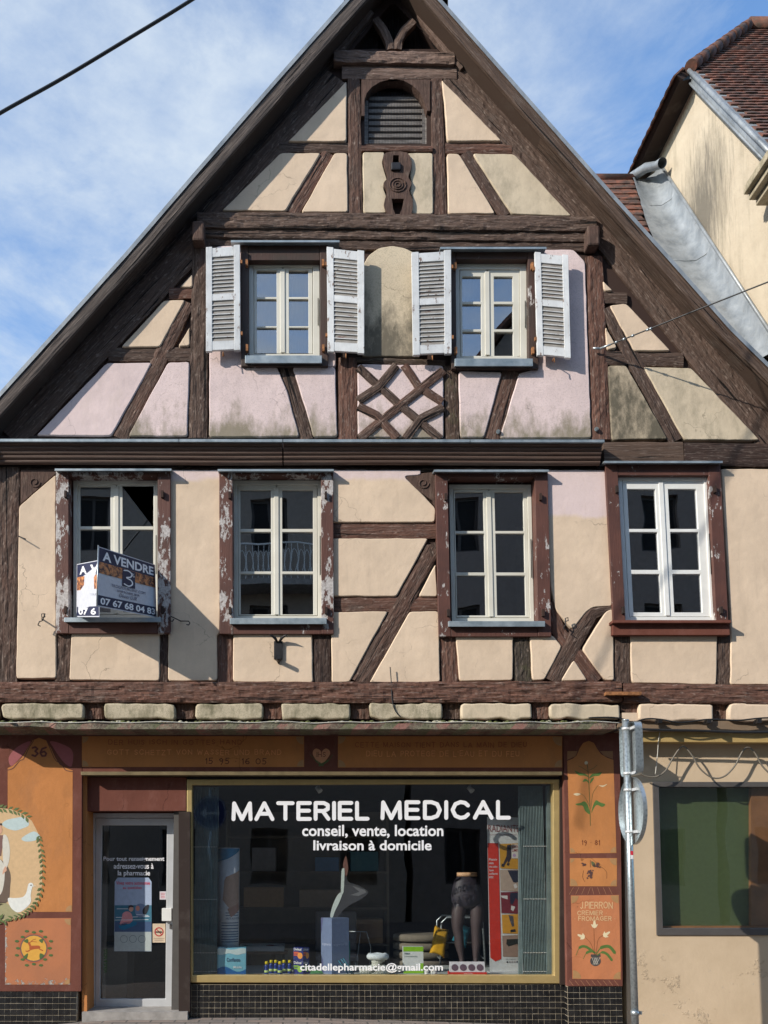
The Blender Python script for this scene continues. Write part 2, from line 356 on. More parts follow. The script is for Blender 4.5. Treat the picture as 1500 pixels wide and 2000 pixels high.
def panel(name, px, mat, parent, Yf=-.016, Yb=.045, r=.03, wob=.006, inset=.013):
    """plaster field standing slightly proud of the timbers, with soft rounded arrises"""
    P = [W(x, y, Yf) for x, y in px]
    A = sum(P[i].x * P[(i + 1) % len(P)].z - P[(i + 1) % len(P)].x * P[i].z for i in range(len(P)))
    if A < 0: P.reverse()
    Q = rounded(P, r); n = len(Q)
    Q = [Vector((q.x + wob * nz(q.x, 3, q.z, 7), 0, q.z + wob * nz(q.x, 9, q.z, 7))) for q in Q]
    nr = []
    for i in range(n):
        t = (Q[(i + 1) % n] - Q[i - 1]); nr.append(Vector((-t.z, 0, t.x)).normalized())
    mb = MB(); rings = []
    for off, y in ((0, Yb), (0, Yf + .014), (.004, Yf + .005), (inset * .8, Yf + .0008)):
        rings.append([Vector((Q[i].x + nr[i].x * off, y, Q[i].z + nr[i].z * off)) for i in range(n)])
    vs = [v for rg in rings for v in rg]
    mb.add(vs, [(k * n + i, k * n + (i + 1) % n, (k + 1) * n + (i + 1) % n, (k + 1) * n + i) for k in range(3) for i in range(n)], True)
    cap = rings[-1]; tris = tessellate_polygon([[Vector((p.x, p.z, 0)) for p in cap]])
    mb.add(cap, [tuple(t) for t in tris])
    return mb.build(name, mat, parent)
def beamw(name, pts, ws, mat, parent, depth=.1, rough=.006, wob=.005, du=.05, dv=.035, nrm=Vector((0, -1, 0)), drop=.008):
    """timber with a hewn face. pts: 3-D centre line on the front face, ws: widths"""
    pts = [Vector(p) for p in pts]
    if not isinstance(ws, (list, tuple)): ws = [ws] * len(pts)
    segs = [0]
    for i in range(1, len(pts)): segs.append(segs[-1] + (pts[i] - pts[i - 1]).length)
    Lg = segs[-1]; nu = max(2, int(Lg / du)); wm = max(ws); nv = max(3, int(wm / dv)); ro = random.uniform(0, 50)
    def at(s_):
        for i in range(1, len(segs)):
            if s_ <= segs[i] + 1e-9:
                t = (s_ - segs[i - 1]) / max(1e-9, segs[i] - segs[i - 1]); return pts[i - 1].lerp(pts[i], t), ws[i - 1] * (1 - t) + ws[i] * t
        return pts[-1], ws[-1]
    vs = []; uv = []; fs = []; cols = nv + 3
    for i in range(nu + 1):
        s_ = Lg * i / nu; c, wd = at(s_); a, _ = at(max(0, s_ - .03)); b, _ = at(min(Lg, s_ + .03))
        d = (b - a).normalized(); side = d.cross(nrm).normalized()
        for j in range(-1, nv + 2):
            jj = min(max(j, 0), nv); v = jj / nv - .5
            ew = wob * noise.noise(Vector((s_ * 5 + ro, v * 2, 1)))
            p = c + side * (v * wd + (ew if abs(v) > .4 else 0))
            rel = rough * (noise.noise(Vector((s_ * 7 + ro, v * wd * 26, 3))) + .6 * noise.noise(Vector((s_ * 20 + ro, v * wd * 50, 7))))
            if jj in (0, nv): rel -= drop
            if j in (-1, nv + 1): p = p - nrm * depth
            else: p = p + nrm * rel
            vs.append(p); uv.append((s_ + ro, v * wd + ro * .37 + (.02 if j != jj else 0)))
    for i in range(nu):
        for j in range(cols - 1):
            a = i * cols + j; fs.append((a, a + 1, a + cols + 1, a + cols))
    fs.append(tuple(range(cols))); fs.append(tuple(nu * cols + j for j in range(cols)))
    mb = MB(); mb.add(vs, fs, False, uv)
    ob = mb.build(name, mat, parent)
    return ob
def beam(name, px, wpx, mat, parent, Y=0.0, **k):
    sc_ = (8.72 + Y) / F
    ws = [a * sc_ for a in wpx] if isinstance(wpx, (list, tuple)) else wpx * sc_
    return beamw(name, [W(x, y, Y) for x, y in px], ws, M[mat], parent, **k)
def cr(pts, n=6, closed=False):
    out = []; N = len(pts); pts = [Vector(p) for p in pts]
    rng = range(N) if closed else range(N - 1)
    for i in rng:
        p0 = pts[i - 1] if (closed or i > 0) else pts[i]; p1 = pts[i]; p2 = pts[(i + 1) % N]; p3 = pts[(i + 2) % N] if (closed or i + 2 < N) else p2
        for k in range(n):
            t = k / n; out.append(.5 * ((2 * p1) + (p2 - p0) * t + (2 * p0 - 5 * p1 + 4 * p2 - p3) * t * t + (3 * p1 - p0 - 3 * p2 + p3) * t ** 3))
    if not closed: out.append(pts[-1])
    return out
def decal(name, polys, mat, parent, mapf, step=.00004):
    """paint laid on a surface: flat shapes mapped by mapf(x, y, lift)"""
    mb = MB()
    for i, pl in enumerate(polys):
        tris = tessellate_polygon([[Vector((x, y, 0)) for x, y in pl]])
        mb.add([mapf(x, y, i * step) for x, y in pl], [tuple(t) for t in tris])
    return mb.build(name, mat, parent)
def plane_map(Y): return lambda x, y, l=0: W(x, y, Y - l)
def disc(x, y, rx, ry=None, n=20): ry = ry or rx; return [(x + rx * math.cos(2 * math.pi * k / n), y + ry * math.sin(2 * math.pi * k / n)) for k in range(n)]
def blob(pts, n=5): return [(p[0], p[1]) for p in cr([(x, y, 0) for x, y in pts], n, True)]
def stroke(pts, w_, smooth=False, cap=5):
    """polyline as a list of capsule polygons"""
    if smooth: pts = [(p[0], p[1]) for p in cr([(x, y, 0) for x, y in pts], 5)]
    out = []
    for (x0, y0), (x1, y1) in zip(pts, pts[1:]):
        a = math.atan2(y1 - y0, x1 - x0); r = w_ / 2
        out.append([(x1 + r * math.cos(a - math.pi / 2 + math.pi * k / cap), y1 + r * math.sin(a - math.pi / 2 + math.pi * k / cap)) for k in range(cap + 1)] +
                   [(x0 + r * math.cos(a + math.pi / 2 + math.pi * k / cap), y0 + r * math.sin(a + math.pi / 2 + math.pi * k / cap)) for k in range(cap + 1)])
    return out
def line(pts, w_, smooth=True):
    """ribbon polygon"""
    if smooth: pts = [(p[0], p[1]) for p in cr([(x, y, 0) for x, y in pts], 5)]
    L_, R_ = [], []
    for i, (x, y) in enumerate(pts):
        a = pts[max(0, i - 1)]; b = pts[min(len(pts) - 1, i + 1)]; d = Vector((b[0] - a[0], b[1] - a[1])).normalized()
        wd = w_[i * (len(w_) - 1) // (len(pts) - 1)] if isinstance(w_, list) else w_
        L_.append((x - d.y * wd / 2, y + d.x * wd / 2)); R_.append((x + d.y * wd / 2, y - d.x * wd / 2))
    return L_ + R_[::-1]
GL = {'A': (.95, [[(0, 0), (.5, 1), (1, 0)], [(.2, .34), (.8, .34)]]), 'B': (.7, [[(0, 0), (0, 1), (.6, 1), (.88, .9), (.88, .64), (.6, .54), (0, .54)], [(.6, .54), (.97, .42), (.97, .12), (.65, 0), (0, 0)]]),
 'C': (.9, [[(.97, .78), (.78, .95), (.5, 1), (.18, .87), (0, .5), (.18, .13), (.5, 0), (.78, .05), (.97, .22)]]), 'D': (.85, [[(0, 0), (0, 1), (.45, 1), (.82, .87), (1, .5), (.82, .13), (.45, 0), (0, 0)]]),
 'E': (.68, [[(1, 1), (0, 1), (0, 0), (1, 0)], [(0, .52), (.92, .52)]]), 'F': (.62, [[(1, 1), (0, 1), (0, 0)], [(0, .52), (.85, .52)]]),
 'G': (.85, [[(.95, .8), (.5, 1), (.1, .8), (0, .5), (.1, .18), (.5, 0), (.95, .18), (.95, .48), (.6, .48)]]), 'H': (.75, [[(0, 0), (0, 1)], [(1, 0), (1, 1)], [(0, .5), (1, .5)]]),
 'I': (.0, [[(0, 0), (0, 1)]]), 'J': (.5, [[(1, 1), (.9, .1), (.4, -.05), (0, .1)]]), 'K': (.7, [[(0, 0), (0, 1)], [(1, 1), (0, .45), (1, 0)]]), 'L': (.62, [[(0, 1), (0, 0), (1, 0)]]),
 'M': (1.0, [[(0, 0), (.04, 1), (.5, 0), (.96, 1), (1, 0)]]), 'N': (.8, [[(0, 0), (0, 1), (1, 0), (1, 1)]]), 'O': (.9, [[(.5, 1), (.12, .85), (0, .5), (.12, .15), (.5, 0), (.88, .15), (1, .5), (.88, .85), (.5, 1)]]),
 'P': (.62, [[(0, 0), (0, 1), (.7, 1), (1, .85), (1, .6), (.7, .46), (0, .46)]]), 'R': (.75, [[(0, 0), (0, 1), (.65, 1), (.95, .87), (.95, .62), (.65, .5), (0, .5)], [(.55, .5), (1, 0)]]),
 'S': (.65, [[(.95, .82), (.5, 1), (.08, .8), (.2, .57), (.8, .43), (.95, .2), (.5, 0), (.03, .18)]]), 'T': (.85, [[(0, 1), (1, 1)], [(.5, 1), (.5, 0)]]),
 'U': (.75, [[(0, 1), (0, .25), (.2, .03), (.8, .03), (1, .25), (1, 1)]]), 'V': (.8, [[(0, 1), (.5, 0), (1, 1)]]), 'W': (1.1, [[(0, 1), (.25, 0), (.5, .8), (.75, 0), (1, 1)]]),
 'X': (.75, [[(0, 0), (1, 1)], [(0, 1), (1, 0)]]), 'Y': (.75, [[(0, 1), (.5, .5), (1, 1)], [(.5, .5), (.5, 0)]]), 'Z': (.75, [[(0, 1), (1, 1), (0, 0), (1, 0)]]),
 '0': (.7, [[(.5, 1), (.1, .8), (0, .5), (.1, .2), (.5, 0), (.9, .2), (1, .5), (.9, .8), (.5, 1)]]), '1': (.15, [[(0, .75), (1, 1), (1, 0)]]),
 '3': (.6, [[(.05, .9), (.5, 1), (.9, .8), (.5, .55), (.95, .3), (.5, 0), (0, .12)]]), '5': (.6, [[(1, 1), (.15, 1), (.1, .55), (.6, .62), (.95, .35), (.6, 0), (0, .08)]]),
 '6': (.65, [[(.9, .95), (.3, .8), (0, .35), (.3, .02), (.8, .05), (.95, .3), (.65, .52), (.1, .4)]]), '8': (.65, [[(.5, .54), (.1, .75), (.5, 1), (.9, .75), (.5, .54), (0, .25), (.5, 0), (1, .25), (.5, .54)]]),
 '9': (.65, [[(.85, .6), (.4, .45), (.05, .75), (.5, 1), (.9, .8), (.8, .3), (.5, -.1)]]), '.': (.0, [[(0, .02), (.01, 0)]]), '·': (.0, [[(0, .45), (.01, .45)]]), "'": (.0, [[(0, .8), (0, 1)]]), ' ': (.35, [])}
def strokes(txt, x0, yb, x1, h, wpx, gap=.28, slope=0.0, hand=0.0):
    """text drawn with round-ended strokes; returns polygons in pixel space"""
    tot = sum(GL[c][0] for c in txt) + gap * (len(txt) - 1); sx = (x1 - x0) / tot; x = x0; out = []
    for c in txt:
        wd, sts = GL[c]; jy = random.uniform(-hand, hand)
        for st in sts:
            pts = [(x + px_ * wd * sx if wd else x + px_, yb - (py_ + jy) * h + slope * (x - x0) + random.uniform(-hand, hand) * h * .3) for px_, py_ in st]
            out += stroke(pts, wpx)
        x += (wd + gap) * sx
    return out
def text(name, s, mapf, rect, mat, parent, bold=0.0, lift=0.0, shear=0.0, th=.0005):
    """default-font text fitted into rect (x0, y0 top, x1, y1 bottom) of the space of mapf"""
    cu = bpy.data.curves.new('t', 'FONT'); cu.body = s; cu.offset = bold; cu.shear = shear; cu.resolution_u = 3
    o = bpy.data.objects.new('t', cu); me = bpy.data.meshes.new_from_object(o)
    vs = [v.co.copy() for v in me.vertices]; fs = [tuple(p.vertices) for p in me.polygons]
    bpy.data.objects.remove(o); bpy.data.curves.remove(cu); bpy.data.meshes.remove(me)
    if not vs: return None
    a0 = min(v.x for v in vs); a1 = max(v.x for v in vs); b0 = min(v.y for v in vs); b1 = max(v.y for v in vs)
    x0, y0, x1, y1 = rect
    P = [mapf(x0 + (v.x - a0) / (a1 - a0) * (x1 - x0), y1 - (v.y - b0) / (b1 - b0) * (y1 - y0), lift) for v in vs]
    mb = MB(); mb.add(P, fs); return mb.build(name, mat, parent)

# ================================================================ GROUND
YG = .12      # plane of the painted shop pillars
g = G('paving'); v = g.pos()
bt = g.t.nodes.new('ShaderNodeTexBrick'); g.L(g.mp(v, (1, 1, 1)), bt.inputs['Vector']); bt.inputs['Scale'].default_value = 2.1
bt.inputs['Color1'].default_value = (.26, .20, .165, 1); bt.inputs['Color2'].default_value = (.20, .17, .15, 1); bt.inputs['Mortar'].default_value = (.09, .08, .07, 1); bt.inputs['Mortar Size'].default_value = .02
c = g.mix(g.ramp(g.noise(v, 7, 6), .45, .7, 0, .5), bt.outputs[0], (.13, .12, .11))
M['pavement'] = g.fin(c, .9, g.bump(g.math('ADD', g.noise(v, 40, 4), bt.outputs[1]), .5, .008))
g = G('asphalt'); v = g.pos()
M['asphalt'] = g.fin(g.mix(g.ramp(g.noise(v, 60, 4, .7), .35, .7), (.035, .035, .037), (.075, .074, .072)), .9, g.bump(g.noise(v, 160, 3), .6, .006))
M['kerb'] = plain('kerb_stone', (.30, .28, .26), .85, var=.25)
mb = MB(); mb.box(-400, 400, -400, 400, -.60, -.26); tag(mb.build('ground', M['asphalt']), kind='structure')
mb = MB(); mb.box(-60, 60, -9.6, -2.2, -.255, -.22); tag(mb.build('road', M['asphalt']), kind='structure')
prof = [(-60, -.08), (-2.9, -.085), (-2.3, -.03), (-1.9, -.006), (0, -.004), (1.5, -.05), (3.2, -.10), (60, -.10)]
mb = MB()
for i in range(len(prof) - 1):
    (xa, za), (xb, zb) = prof[i], prof[i + 1]
    mb.add([(xa, -2.05, za - .03), (xb, -2.05, zb - .03), (xb, .75, zb), (xa, .75, za)], [(0, 1, 2, 3)])
    mb.add([(xa, -2.05, za - .03), (xb, -2.05, zb - .03), (xb, -2.05, -.4), (xa, -2.05, -.4)], [(0, 1, 2, 3)])
tag(mb.build('pavement', M['pavement']), kind='structure')
mb = MB()
for i in range(60):
    x = -30 + i; mb.box(x + .006, x + .994, -2.2, -2.06, -.4, -.105)
tag(mb.build('kerb', M['kerb'], bevel=.01), kind='structure')
mb = MB(); mb.box(-60, 60, -14, -9.6, -.255, -.11); tag(mb.build('far_pavement', M['pavement']), kind='structure')

# ================================================================ THE HOUSE
H = thing('half_timbered_house', 'gabled half-timbered house with cream and pink plaster above an orange painted shop front', 'house')
WINS = dict(  # casing, casing widths L R T B, frame, panes L, R, rows, shear, reference row
 w1=dict(c=(109, 915, 333, 1237), cw=(25, 25, 14, 24), f=(143, 937, 308, 1208), L=(156, 216), R=(239, 299), rows=[(950, 1028), (1034, 1111), (1117, 1196)], k=.0, drip=(107, 910, 335, 918), sill=(125, 1206, 314, 1215), m='peel1'),
 w2=dict(c=(428, 917, 651, 1238), cw=(26, 24, 10, 20), f=(456, 938, 628, 1210), L=(469, 529), R=(551, 611), rows=[(957, 1033), (1039, 1116), (1121, 1200)], k=.003, drip=(425, 912, 652, 919), sill=(448, 1207, 637, 1219), m='peel1'),
 w3=dict(c=(850, 920, 1070, 1243), cw=(24, 26, 12, 20), f=(876, 946, 1037, 1214), L=(887, 943), R=(965, 1021), rows=[(961, 1037), (1042, 1118), (1124, 1202)], k=.022, drip=(848, 914, 1072, 920), sill=(870, 1213, 1058, 1224), m='peel2'),
 w4=dict(c=(1182, 903, 1407, 1240), cw=(24, 24, 25, 28), f=(1205, 929, 1381, 1212), L=(1222, 1277), R=(1302, 1357), rows=[(955, 1033), (1039, 1113), (1121, 1196)], k=.052, drip=(1180, 898, 1411, 903), sill=None, m='peel3'),
 a1=dict(c=(470, 478, 640, 715), cw=(15, 15, 30, 20), f=(486, 507, 624, 696), L=(501, 540), R=(564, 602), rows=[(528, 580), (584, 637), (640, 690)], k=.003, drip=(451, 461, 663, 472), sill=(478, 694, 628, 709), m='peel4'),
 a2=dict(c=(880, 484, 1050, 720), cw=(10, 19, 22, 19), f=(888, 512, 1028, 701), L=(902, 939), R=(964, 1001), rows=[(540, 589), (594, 643), (648, 698)], k=.008, drip=(860, 476, 1067, 485), sill=(887, 700, 1039, 715), m='peel4'),
)
for n, d in WINS.items():
    d['y0'] = d['c'][1]
    d['sh'] = (lambda x, y, d=d: (x + d['k'] * (y - d['y0']), y))
def q(d, r): x0, y0, x1, y1 = r; s = d['sh']; return [s(x0, y0), s(x1, y0), s(x1, y1), s(x0, y1)]
def inset(r, a, b, c_, d_): return (r[0] + a, r[1] + c_, r[2] - b, r[3] - d_)
# backing wall, with openings
wall = [(-55, 1405), (1640, 1405), (1640, 880), (1500, 742), (1199, 412), (860, 25), (768, -70), (676, 25), (385, 362), (245, 525), (0, 800), (-55, 862)]
holes = []
for d in WINS.values():
    c0 = d['c']; cw = d['cw']; holes.append(q(d, inset(c0, cw[0] - 2, cw[1] - 2, cw[2] - 2, cw[3] - 2)))
arch = [(712, 281), (712, 195), (716, 182), (726, 170), (742, 160), (765, 154), (788, 157), (806, 167), (820, 181), (828, 197), (834, 216), (834, 281)]
gab = [(690, 96), (763, 8), (772, 8), (858, 96)]
bodypx = [wall] + holes + [arch, gab]
mb = MB(); mb.pprism(bodypx, .04, .32); mb.build('wall', M['timber_dark'], H)
# dark rooms behind
def room(r, Y0, Y1, name='room', mat='black', pad=.15, parent=H):
    a = W(r[0], r[3], Y0); b = W(r[2], r[1], Y0); x0, x1, z0, z1 = a.x - pad, b.x + pad, a.z - pad, b.z + pad; mb = MB()
    mb.add([(x0, Y0, z0), (x1, Y0, z0), (x1, Y0, z1), (x0, Y0, z1), (x0, Y1, z0), (x1, Y1, z0), (x1, Y1, z1), (x0, Y1, z1)],
           [(4, 5, 6, 7), (0, 1, 5, 4), (3, 2, 6, 7), (0, 4, 7, 3), (1, 5, 6, 2)])
    return mb.build(name, M[mat], parent)
for d in WINS.values(): room(d['c'], .325, 2.4, mat='interior')
room((700, 150, 840, 285), .325, 1.4); room((690, 5, 858, 96), .325, 1.6, pad=.1)

# ---- windows
def window(d, attic=False, frameY=.075):
    k = d['sh']; pm = M['pvcwhite'] if d is WINS['w4'] else M['pvc']
    f = d['f']; Yf = frameY if d is not WINS['w4'] else .01
    hi = inset(f, 8, 8, 9, 7) if not attic else inset(f, 9, 13, 14, 5)
    mb = MB(); mb.pprism([q(d, f), q(d, hi)], Yf, Yf + .07); win = mb.build('window', pm, H, bevel=.004)
    mid = (d['L'][1] + d['R'][0]) / 2
    for (a, b), (s0, s1) in ((d['L'], (hi[0] + 1, mid - .8)), (d['R'], (mid + .8, hi[2] - 1))):
        mb = MB(); mb.pprism([q(d, (s0, hi[1] + 1, s1, hi[3] - 1))] + [q(d, (a, r0, b, r1)) for r0, r1 in d['rows']], Yf + .012, Yf + .055)
        mb.build('sash', pm, win, bevel=.003)
        mb = MB()
        for r0, r1 in d['rows']: mb.pprism([q(d, (a - 2, r0 - 2, b + 2, r1 + 2))], Yf + .034, Yf + .040)
        mb.build('pane', M['pane_attic' if attic else 'pane'], win)
    mb = MB(); mb.pprism([q(d, (mid - 5, hi[1] + 4, mid + 4, hi[3] - 3))], Yf + .002, Yf + .014); mb.build('meeting_stile', pm, win, bevel=.003)
    c0 = d['c']; cw = d['cw']; cm = M[d['m']]
    Yc = -.05
    for i, r in enumerate(((c0[0], c0[1] + (0), c0[0] + cw[0], c0[3]), (c0[2] - cw[1], c0[1], c0[2], c0[3]))):
        mb = MB(); mb.pprism([q(d, r)], Yc, .20); mb.build('casing', cm, win, bevel=.005)
    mb = MB(); mb.pprism([q(d, (c0[0] + cw[0] + .5, c0[1], c0[2] - cw[1] - .5, c0[1] + cw[2]))], Yc + .004, .20); mb.build('casing_rail', cm, win, bevel=.005)
    mb = MB(); mb.pprism([q(d, (c0[0] + cw[0] + .5, c0[3] - cw[3], c0[2] - cw[1] - .5, c0[3]))], Yc + .004, .20); mb.build('casing_rail', M['peel4'] if attic else M['peel3'], win, bevel=.005)
    if d['drip']:
        x0, y0, x1, y1 = d['drip']; a = W(x0, y1, -.115); b = W(x1, y0, -.115)
        mb = MB(); mb.hexa([(a.x, -.115, a.z), (b.x, -.115, a.z), (b.x, -.115, a.z + .014), (a.x, -.115, a.z + .014), (a.x, .03, a.z + .02), (b.x, .03, a.z + .02), (b.x, .03, a.z + .045), (a.x, .03, a.z + .045)])
        mb.box(a.x, b.x, -.118, -.112, a.z - .008, a.z + .014); mb.build('drip_flashing', M['zinc'], win)
    if d['sill']:
        x0, y0, x1, y1 = d['sill']; x0, _ = k(x0, y0); x1, _ = k(x1, y0); a = W(x0, y1, -.10); b = W(x1, y0, -.10)
        mb = MB(); mb.hexa([(a.x, -.10, a.z), (b.x, -.10, a.z), (b.x, -.10, b.z), (a.x, -.10, b.z), (a.x, .085, b.z - .01), (b.x, .085, b.z - .01), (b.x, .085, b.z + .03), (a.x, .085, b.z + .03)])
        mb.build('sill', M['zinc'], win, bevel=.003)
    # hinge pins left over from lost shutters
    for fr in (.16, .86):
        for x in (c0[0] + cw[0] * .8, c0[2] - cw[1] * .62):
            mb = MB(); yy = c0[1] + (c0[3] - c0[1]) * fr; xx, yy = k(x, yy); p = W(xx, yy, -.055); mb.box(p.x - .012, p.x + .012, -.085, -.05, p.z - .035, p.z + .035); mb.build('hinge_pin', M['rust'] if attic else M['timber_dark'], win)
    # espagnolette rod on the reveal
    mb = MB(); x = f[2] - 3; pts = [k(x, f[1] + (f[3] - f[1]) * t) for t in (.4, .55, .68)]
    mb.tube([W(a, b, Yf - .012) for a, b in pts], .005, 6); mb.build('rod', M['iron'], win)
    return win
for n in ('w1', 'w2', 'w3', 'w4'): WINS[n]['o'] = window(WINS[n])
for n in ('a1', 'a2'): WINS[n]['o'] = window(WINS[n], True, .03)
# brown board sill under the right-hand window
mb = MB(); mb.pprism([[(1197, 1211), (1428, 1211), (1428, 1216), (1197, 1216)]], -.13, .0); mb.build('sill', M['brownpaint'], WINS['w4']['o'])
mb = MB(); mb.pprism([[(1197, 1216), (1425, 1216), (1426, 1240), (1197, 1240)]], -.075, .0); mb.build('apron', M['brownpaint'], WINS['w4']['o'], bevel=.005)
# curtain-like pale shapes inside a few rooms
def inner(px, Y, m_, nm='curtain'):
    mb = MB(); x0, y0, x1, y1 = px; n = 14
    vs = []
    for i in range(n + 1):
        x = x0 + (x1 - x0) * i / n; yy = Y + .03 * math.sin(i * 1.9)
        vs += [W(x, y0, yy), W(x, y1, yy)]
    mb.add(vs, [(2 * i, 2 * i + 1, 2 * i + 3, 2 * i + 2) for i in range(n)], True); return mb.build(nm, m_, H)
inner((495, 520, 545, 700), .6, col(176, 170, 160)); inner((570, 520, 612, 700), .6, col(176, 170, 160))
inner((897, 540, 942, 640), .7, col(150, 146, 138))

# ---- roof verge and roof
LE = [(-90, 872), (0, 772), (245, 500), (385, 337), (537, 162), (680, 0), (768, -100)]
RE = [(768, -100), (857, 0), (1100, 275), (1199, 387), (1314, 515), (1428, 644), (1500, 715), (1640, 858)]
YV = -.24
def verge(E, side, dh, mat, name):
    mb = MB(); outer = [W(x, y, YV) for x, y in E]; lower = [W(x + side * -dh, y, YV) if y > -90 else W(x, y + dh * 1.13, YV) for x, y in E]
    # board: front face between outer and lower lines
    n = len(E); sub = []
    for i in range(n - 1):
        K = 10
        for k in range(K): sub.append((outer[i].lerp(outer[i + 1], k / K), lower[i].lerp(lower[i + 1], k / K)))
    sub.append((outer[-1], lower[-1]))
    vs = []; uv = []; s_ = 0
    for i, (a, b) in enumerate(sub):
        if i: s_ += (a - sub[i - 1][0]).length
        for j in range(6):
            t = j / 5; p = a.lerp(b, t); p = p + Vector((0, -.004 * nz(p.x, j, p.z, 4) + (.006 if j in (0, 5) else 0), .006 * nz(s_, 1, j, 2) if j == 5 else 0)); vs.append(p); uv.append((s_, t * .18))
        vs.append(sub[i][1] + Vector((0, .045, 0))); uv.append((s_, .24))
    m = 7; mb.add(vs, [(i * m + j, i * m + j + 1, (i + 1) * m + j + 1, (i + 1) * m + j) for i in range(len(sub) - 1) for j in range(m - 1)], False, uv)
    return mb.build(name, mat, H), outer, lower
_, LO, LL = verge(LE, -1, 34, M['silver'], 'verge_board')
_, RO, RL = verge(RE, 1, 30, M['planed'], 'verge_board')
def strip(A, B, mat, name, uvw=.3):
    """quads between two polylines, with UVs along"""
    vs = []; uv = []; s_ = 0; K = 8; AA = []; BB = []
    for i in range(len(A) - 1):
        for k in range(K): AA.append(A[i].lerp(A[i + 1], k / K)); BB.append(B[i].lerp(B[i + 1], k / K))
    AA.append(A[-1]); BB.append(B[-1])
    for i in range(len(AA)):
        if i: s_ += (AA[i] - AA[i - 1]).length
        for j in range(4): vs.append(AA[i].lerp(BB[i], j / 3)); uv.append((s_ + 7, uvw * j / 3))
    mb = MB(); mb.add(vs, [(i * 4 + j, i * 4 + j + 1, i * 4 + j + 5, i * 4 + j + 4) for i in range(len(AA) - 1) for j in range(3)], False, uv)
    return mb.build(name, mat, H)
def back(P, y): return [Vector((p.x, y, p.z)) for p in P]
for Lw, nm in ((LL, 'l'), (RL, 'r')):
    A = [p + Vector((0, .045, 0)) for p in Lw]; A2 = [p + Vector((0, 0, .05)) for p in A]
    strip(A, A2, M['planed'], 'verge_board'); strip(A2, back(A2, .05), M['planed'], 'soffit_board')
# zinc edging on top
for Oo, sgn in ((LO, -1), (RO, 1)):
    n_ = [Vector((sgn * .75, 0, .66)) * .02 for _ in Oo]
    A = [p + Vector((0, -.012, 0)) for p in Oo]; B = [p + d for p, d in zip(A, n_)]
    strip([p - d * 1.0 for p, d in zip(A, n_)], B, M['zinc2'], 'zinc_edging'); strip(B, back(B, .15), M['zinc2'], 'zinc_edging')
# tiled roof slopes reaching back
def tilefield(name, org, u, v_, rows, ncols, tw, exp, mat, parent, start=lambda r: 0, stop=None, th=.018, lift=.02):
    nn = u.cross(v_).normalized(); 
    if nn.z < 0: nn = -nn
    mb = MB()
    for r in range(rows):
        x_a = start(r); x_b = stop(r) if stop else ncols * tw
        k0 = int(math.floor(x_a / tw)); off = .5 * tw if r % 2 else 0
        k = k0
        while k * tw + off < x_b:
            a = max(x_a, k * tw + off); b = min(x_b, (k + 1) * tw + off - .006)
            if b - a > .03:
                j = random.uniform(-.006, .006); d = exp * 1.45; zb = nn * (lift + random.uniform(0, .007)); zt = nn * (.002)
                y0 = r * exp + j; p = lambda s_, t_, z: org + u * s_ + v_ * t_ + z
                c1 = [p(a, y0, zb), p(b, y0, zb), p(b, y0 + d, zt), p(a, y0 + d, zt)]; bow = nn * .006 
                m1 = p((a + b) / 2, y0 - .012, zb + bow)
                vs = [c1[0], m1, c1[1], c1[2], c1[3]] + [x + nn * th for x in (c1[0], m1, c1[1], c1[2], c1[3])]
                mb.add(vs, [(5, 6, 7, 8, 9), (0, 1, 6, 5), (1, 2, 7, 6), (2, 3, 8, 7), (4, 0, 5, 9), (0, 4, 3, 2, 1)])
            k += 1
    return mb.build(name, mat, parent)
g = G('roof_tiles'); v = g.tc.outputs['Object']; cell = g.noise(g.mp(v, (5.5, 5.5, 6)), 1.2, 2)
c = g.mix(g.ramp(cell, .38, .66), (.06, .034, .026), (.20, .075, .045)); c = g.mix(g.ramp(g.noise(v, 11, 6, .7), .5, .72, 0, .75), c, (.085, .075, .055))
c = g.mix(g.ramp(g.noise(v, 3, 3), .62, .72, 0, .6), c, (.24, .10, .06))
M['tiles'] = g.fin(c, .85, g.bump(g.noise(v, 40, 4), .5, .006))
ridgeT = W(768, -100, YV)
Lb = W(-90, 872, YV); Rb = W(1640, 858, YV)
for P0, nm in ((Lb, 'l'), (Rb, 'r')):
    vv = (ridgeT - P0); Ls = vv.length; vv.normalize(); uu = Vector((0, 1, 0)); base = P0 - vv * 0 + Vector((0, .02, 0))
    mb = MB(); sgn = -1 if nm == 'l' else 1; nn = Vector((sgn * .75, 0, .66))
    q4 = [base, base + vv * (Ls - .32), base + vv * (Ls - .32) + uu * 4.0, base + uu * 4.0]
    mb.add([p - nn * .07 for p in q4] + [p - nn * .13 for p in q4], [(0, 1, 2, 3), (4, 5, 6, 7), (0, 1, 5, 4), (1, 2, 6, 5), (2, 3, 7, 6), (3, 0, 4, 7)]); mb.build('roof', M['planed'], H)
    tilefield('roof_tiles', base + uu * .03 - nn * .045, uu, vv, int(Ls / .16) - 3, 1, .18, .16, M['tiles'], H, stop=lambda r: 3.9, lift=-.005, th=.012)
# side walls of the house
g0 = MB(); xl = W(-55, 1200, .04).x; xr = W(1640, 1200, .04).x
g0.box(xl, xl + .25, .33, 6, -.3, W(-55, 870, .04).z); g0.box(xr - .25, xr, .33, 6, -.3, W(1640, 890, .04).z); g0.box(xl, xr, 5.8, 6, -.3, 6.5); g0.build('side_wall', M['cream'], H)

# ---- timbers (pixel centre lines, widths in pixels)
T = lambda n, p, wd, m='timber', Y=0.0, **k: beam(n, p, wd, m, H, Y=Y, **k)
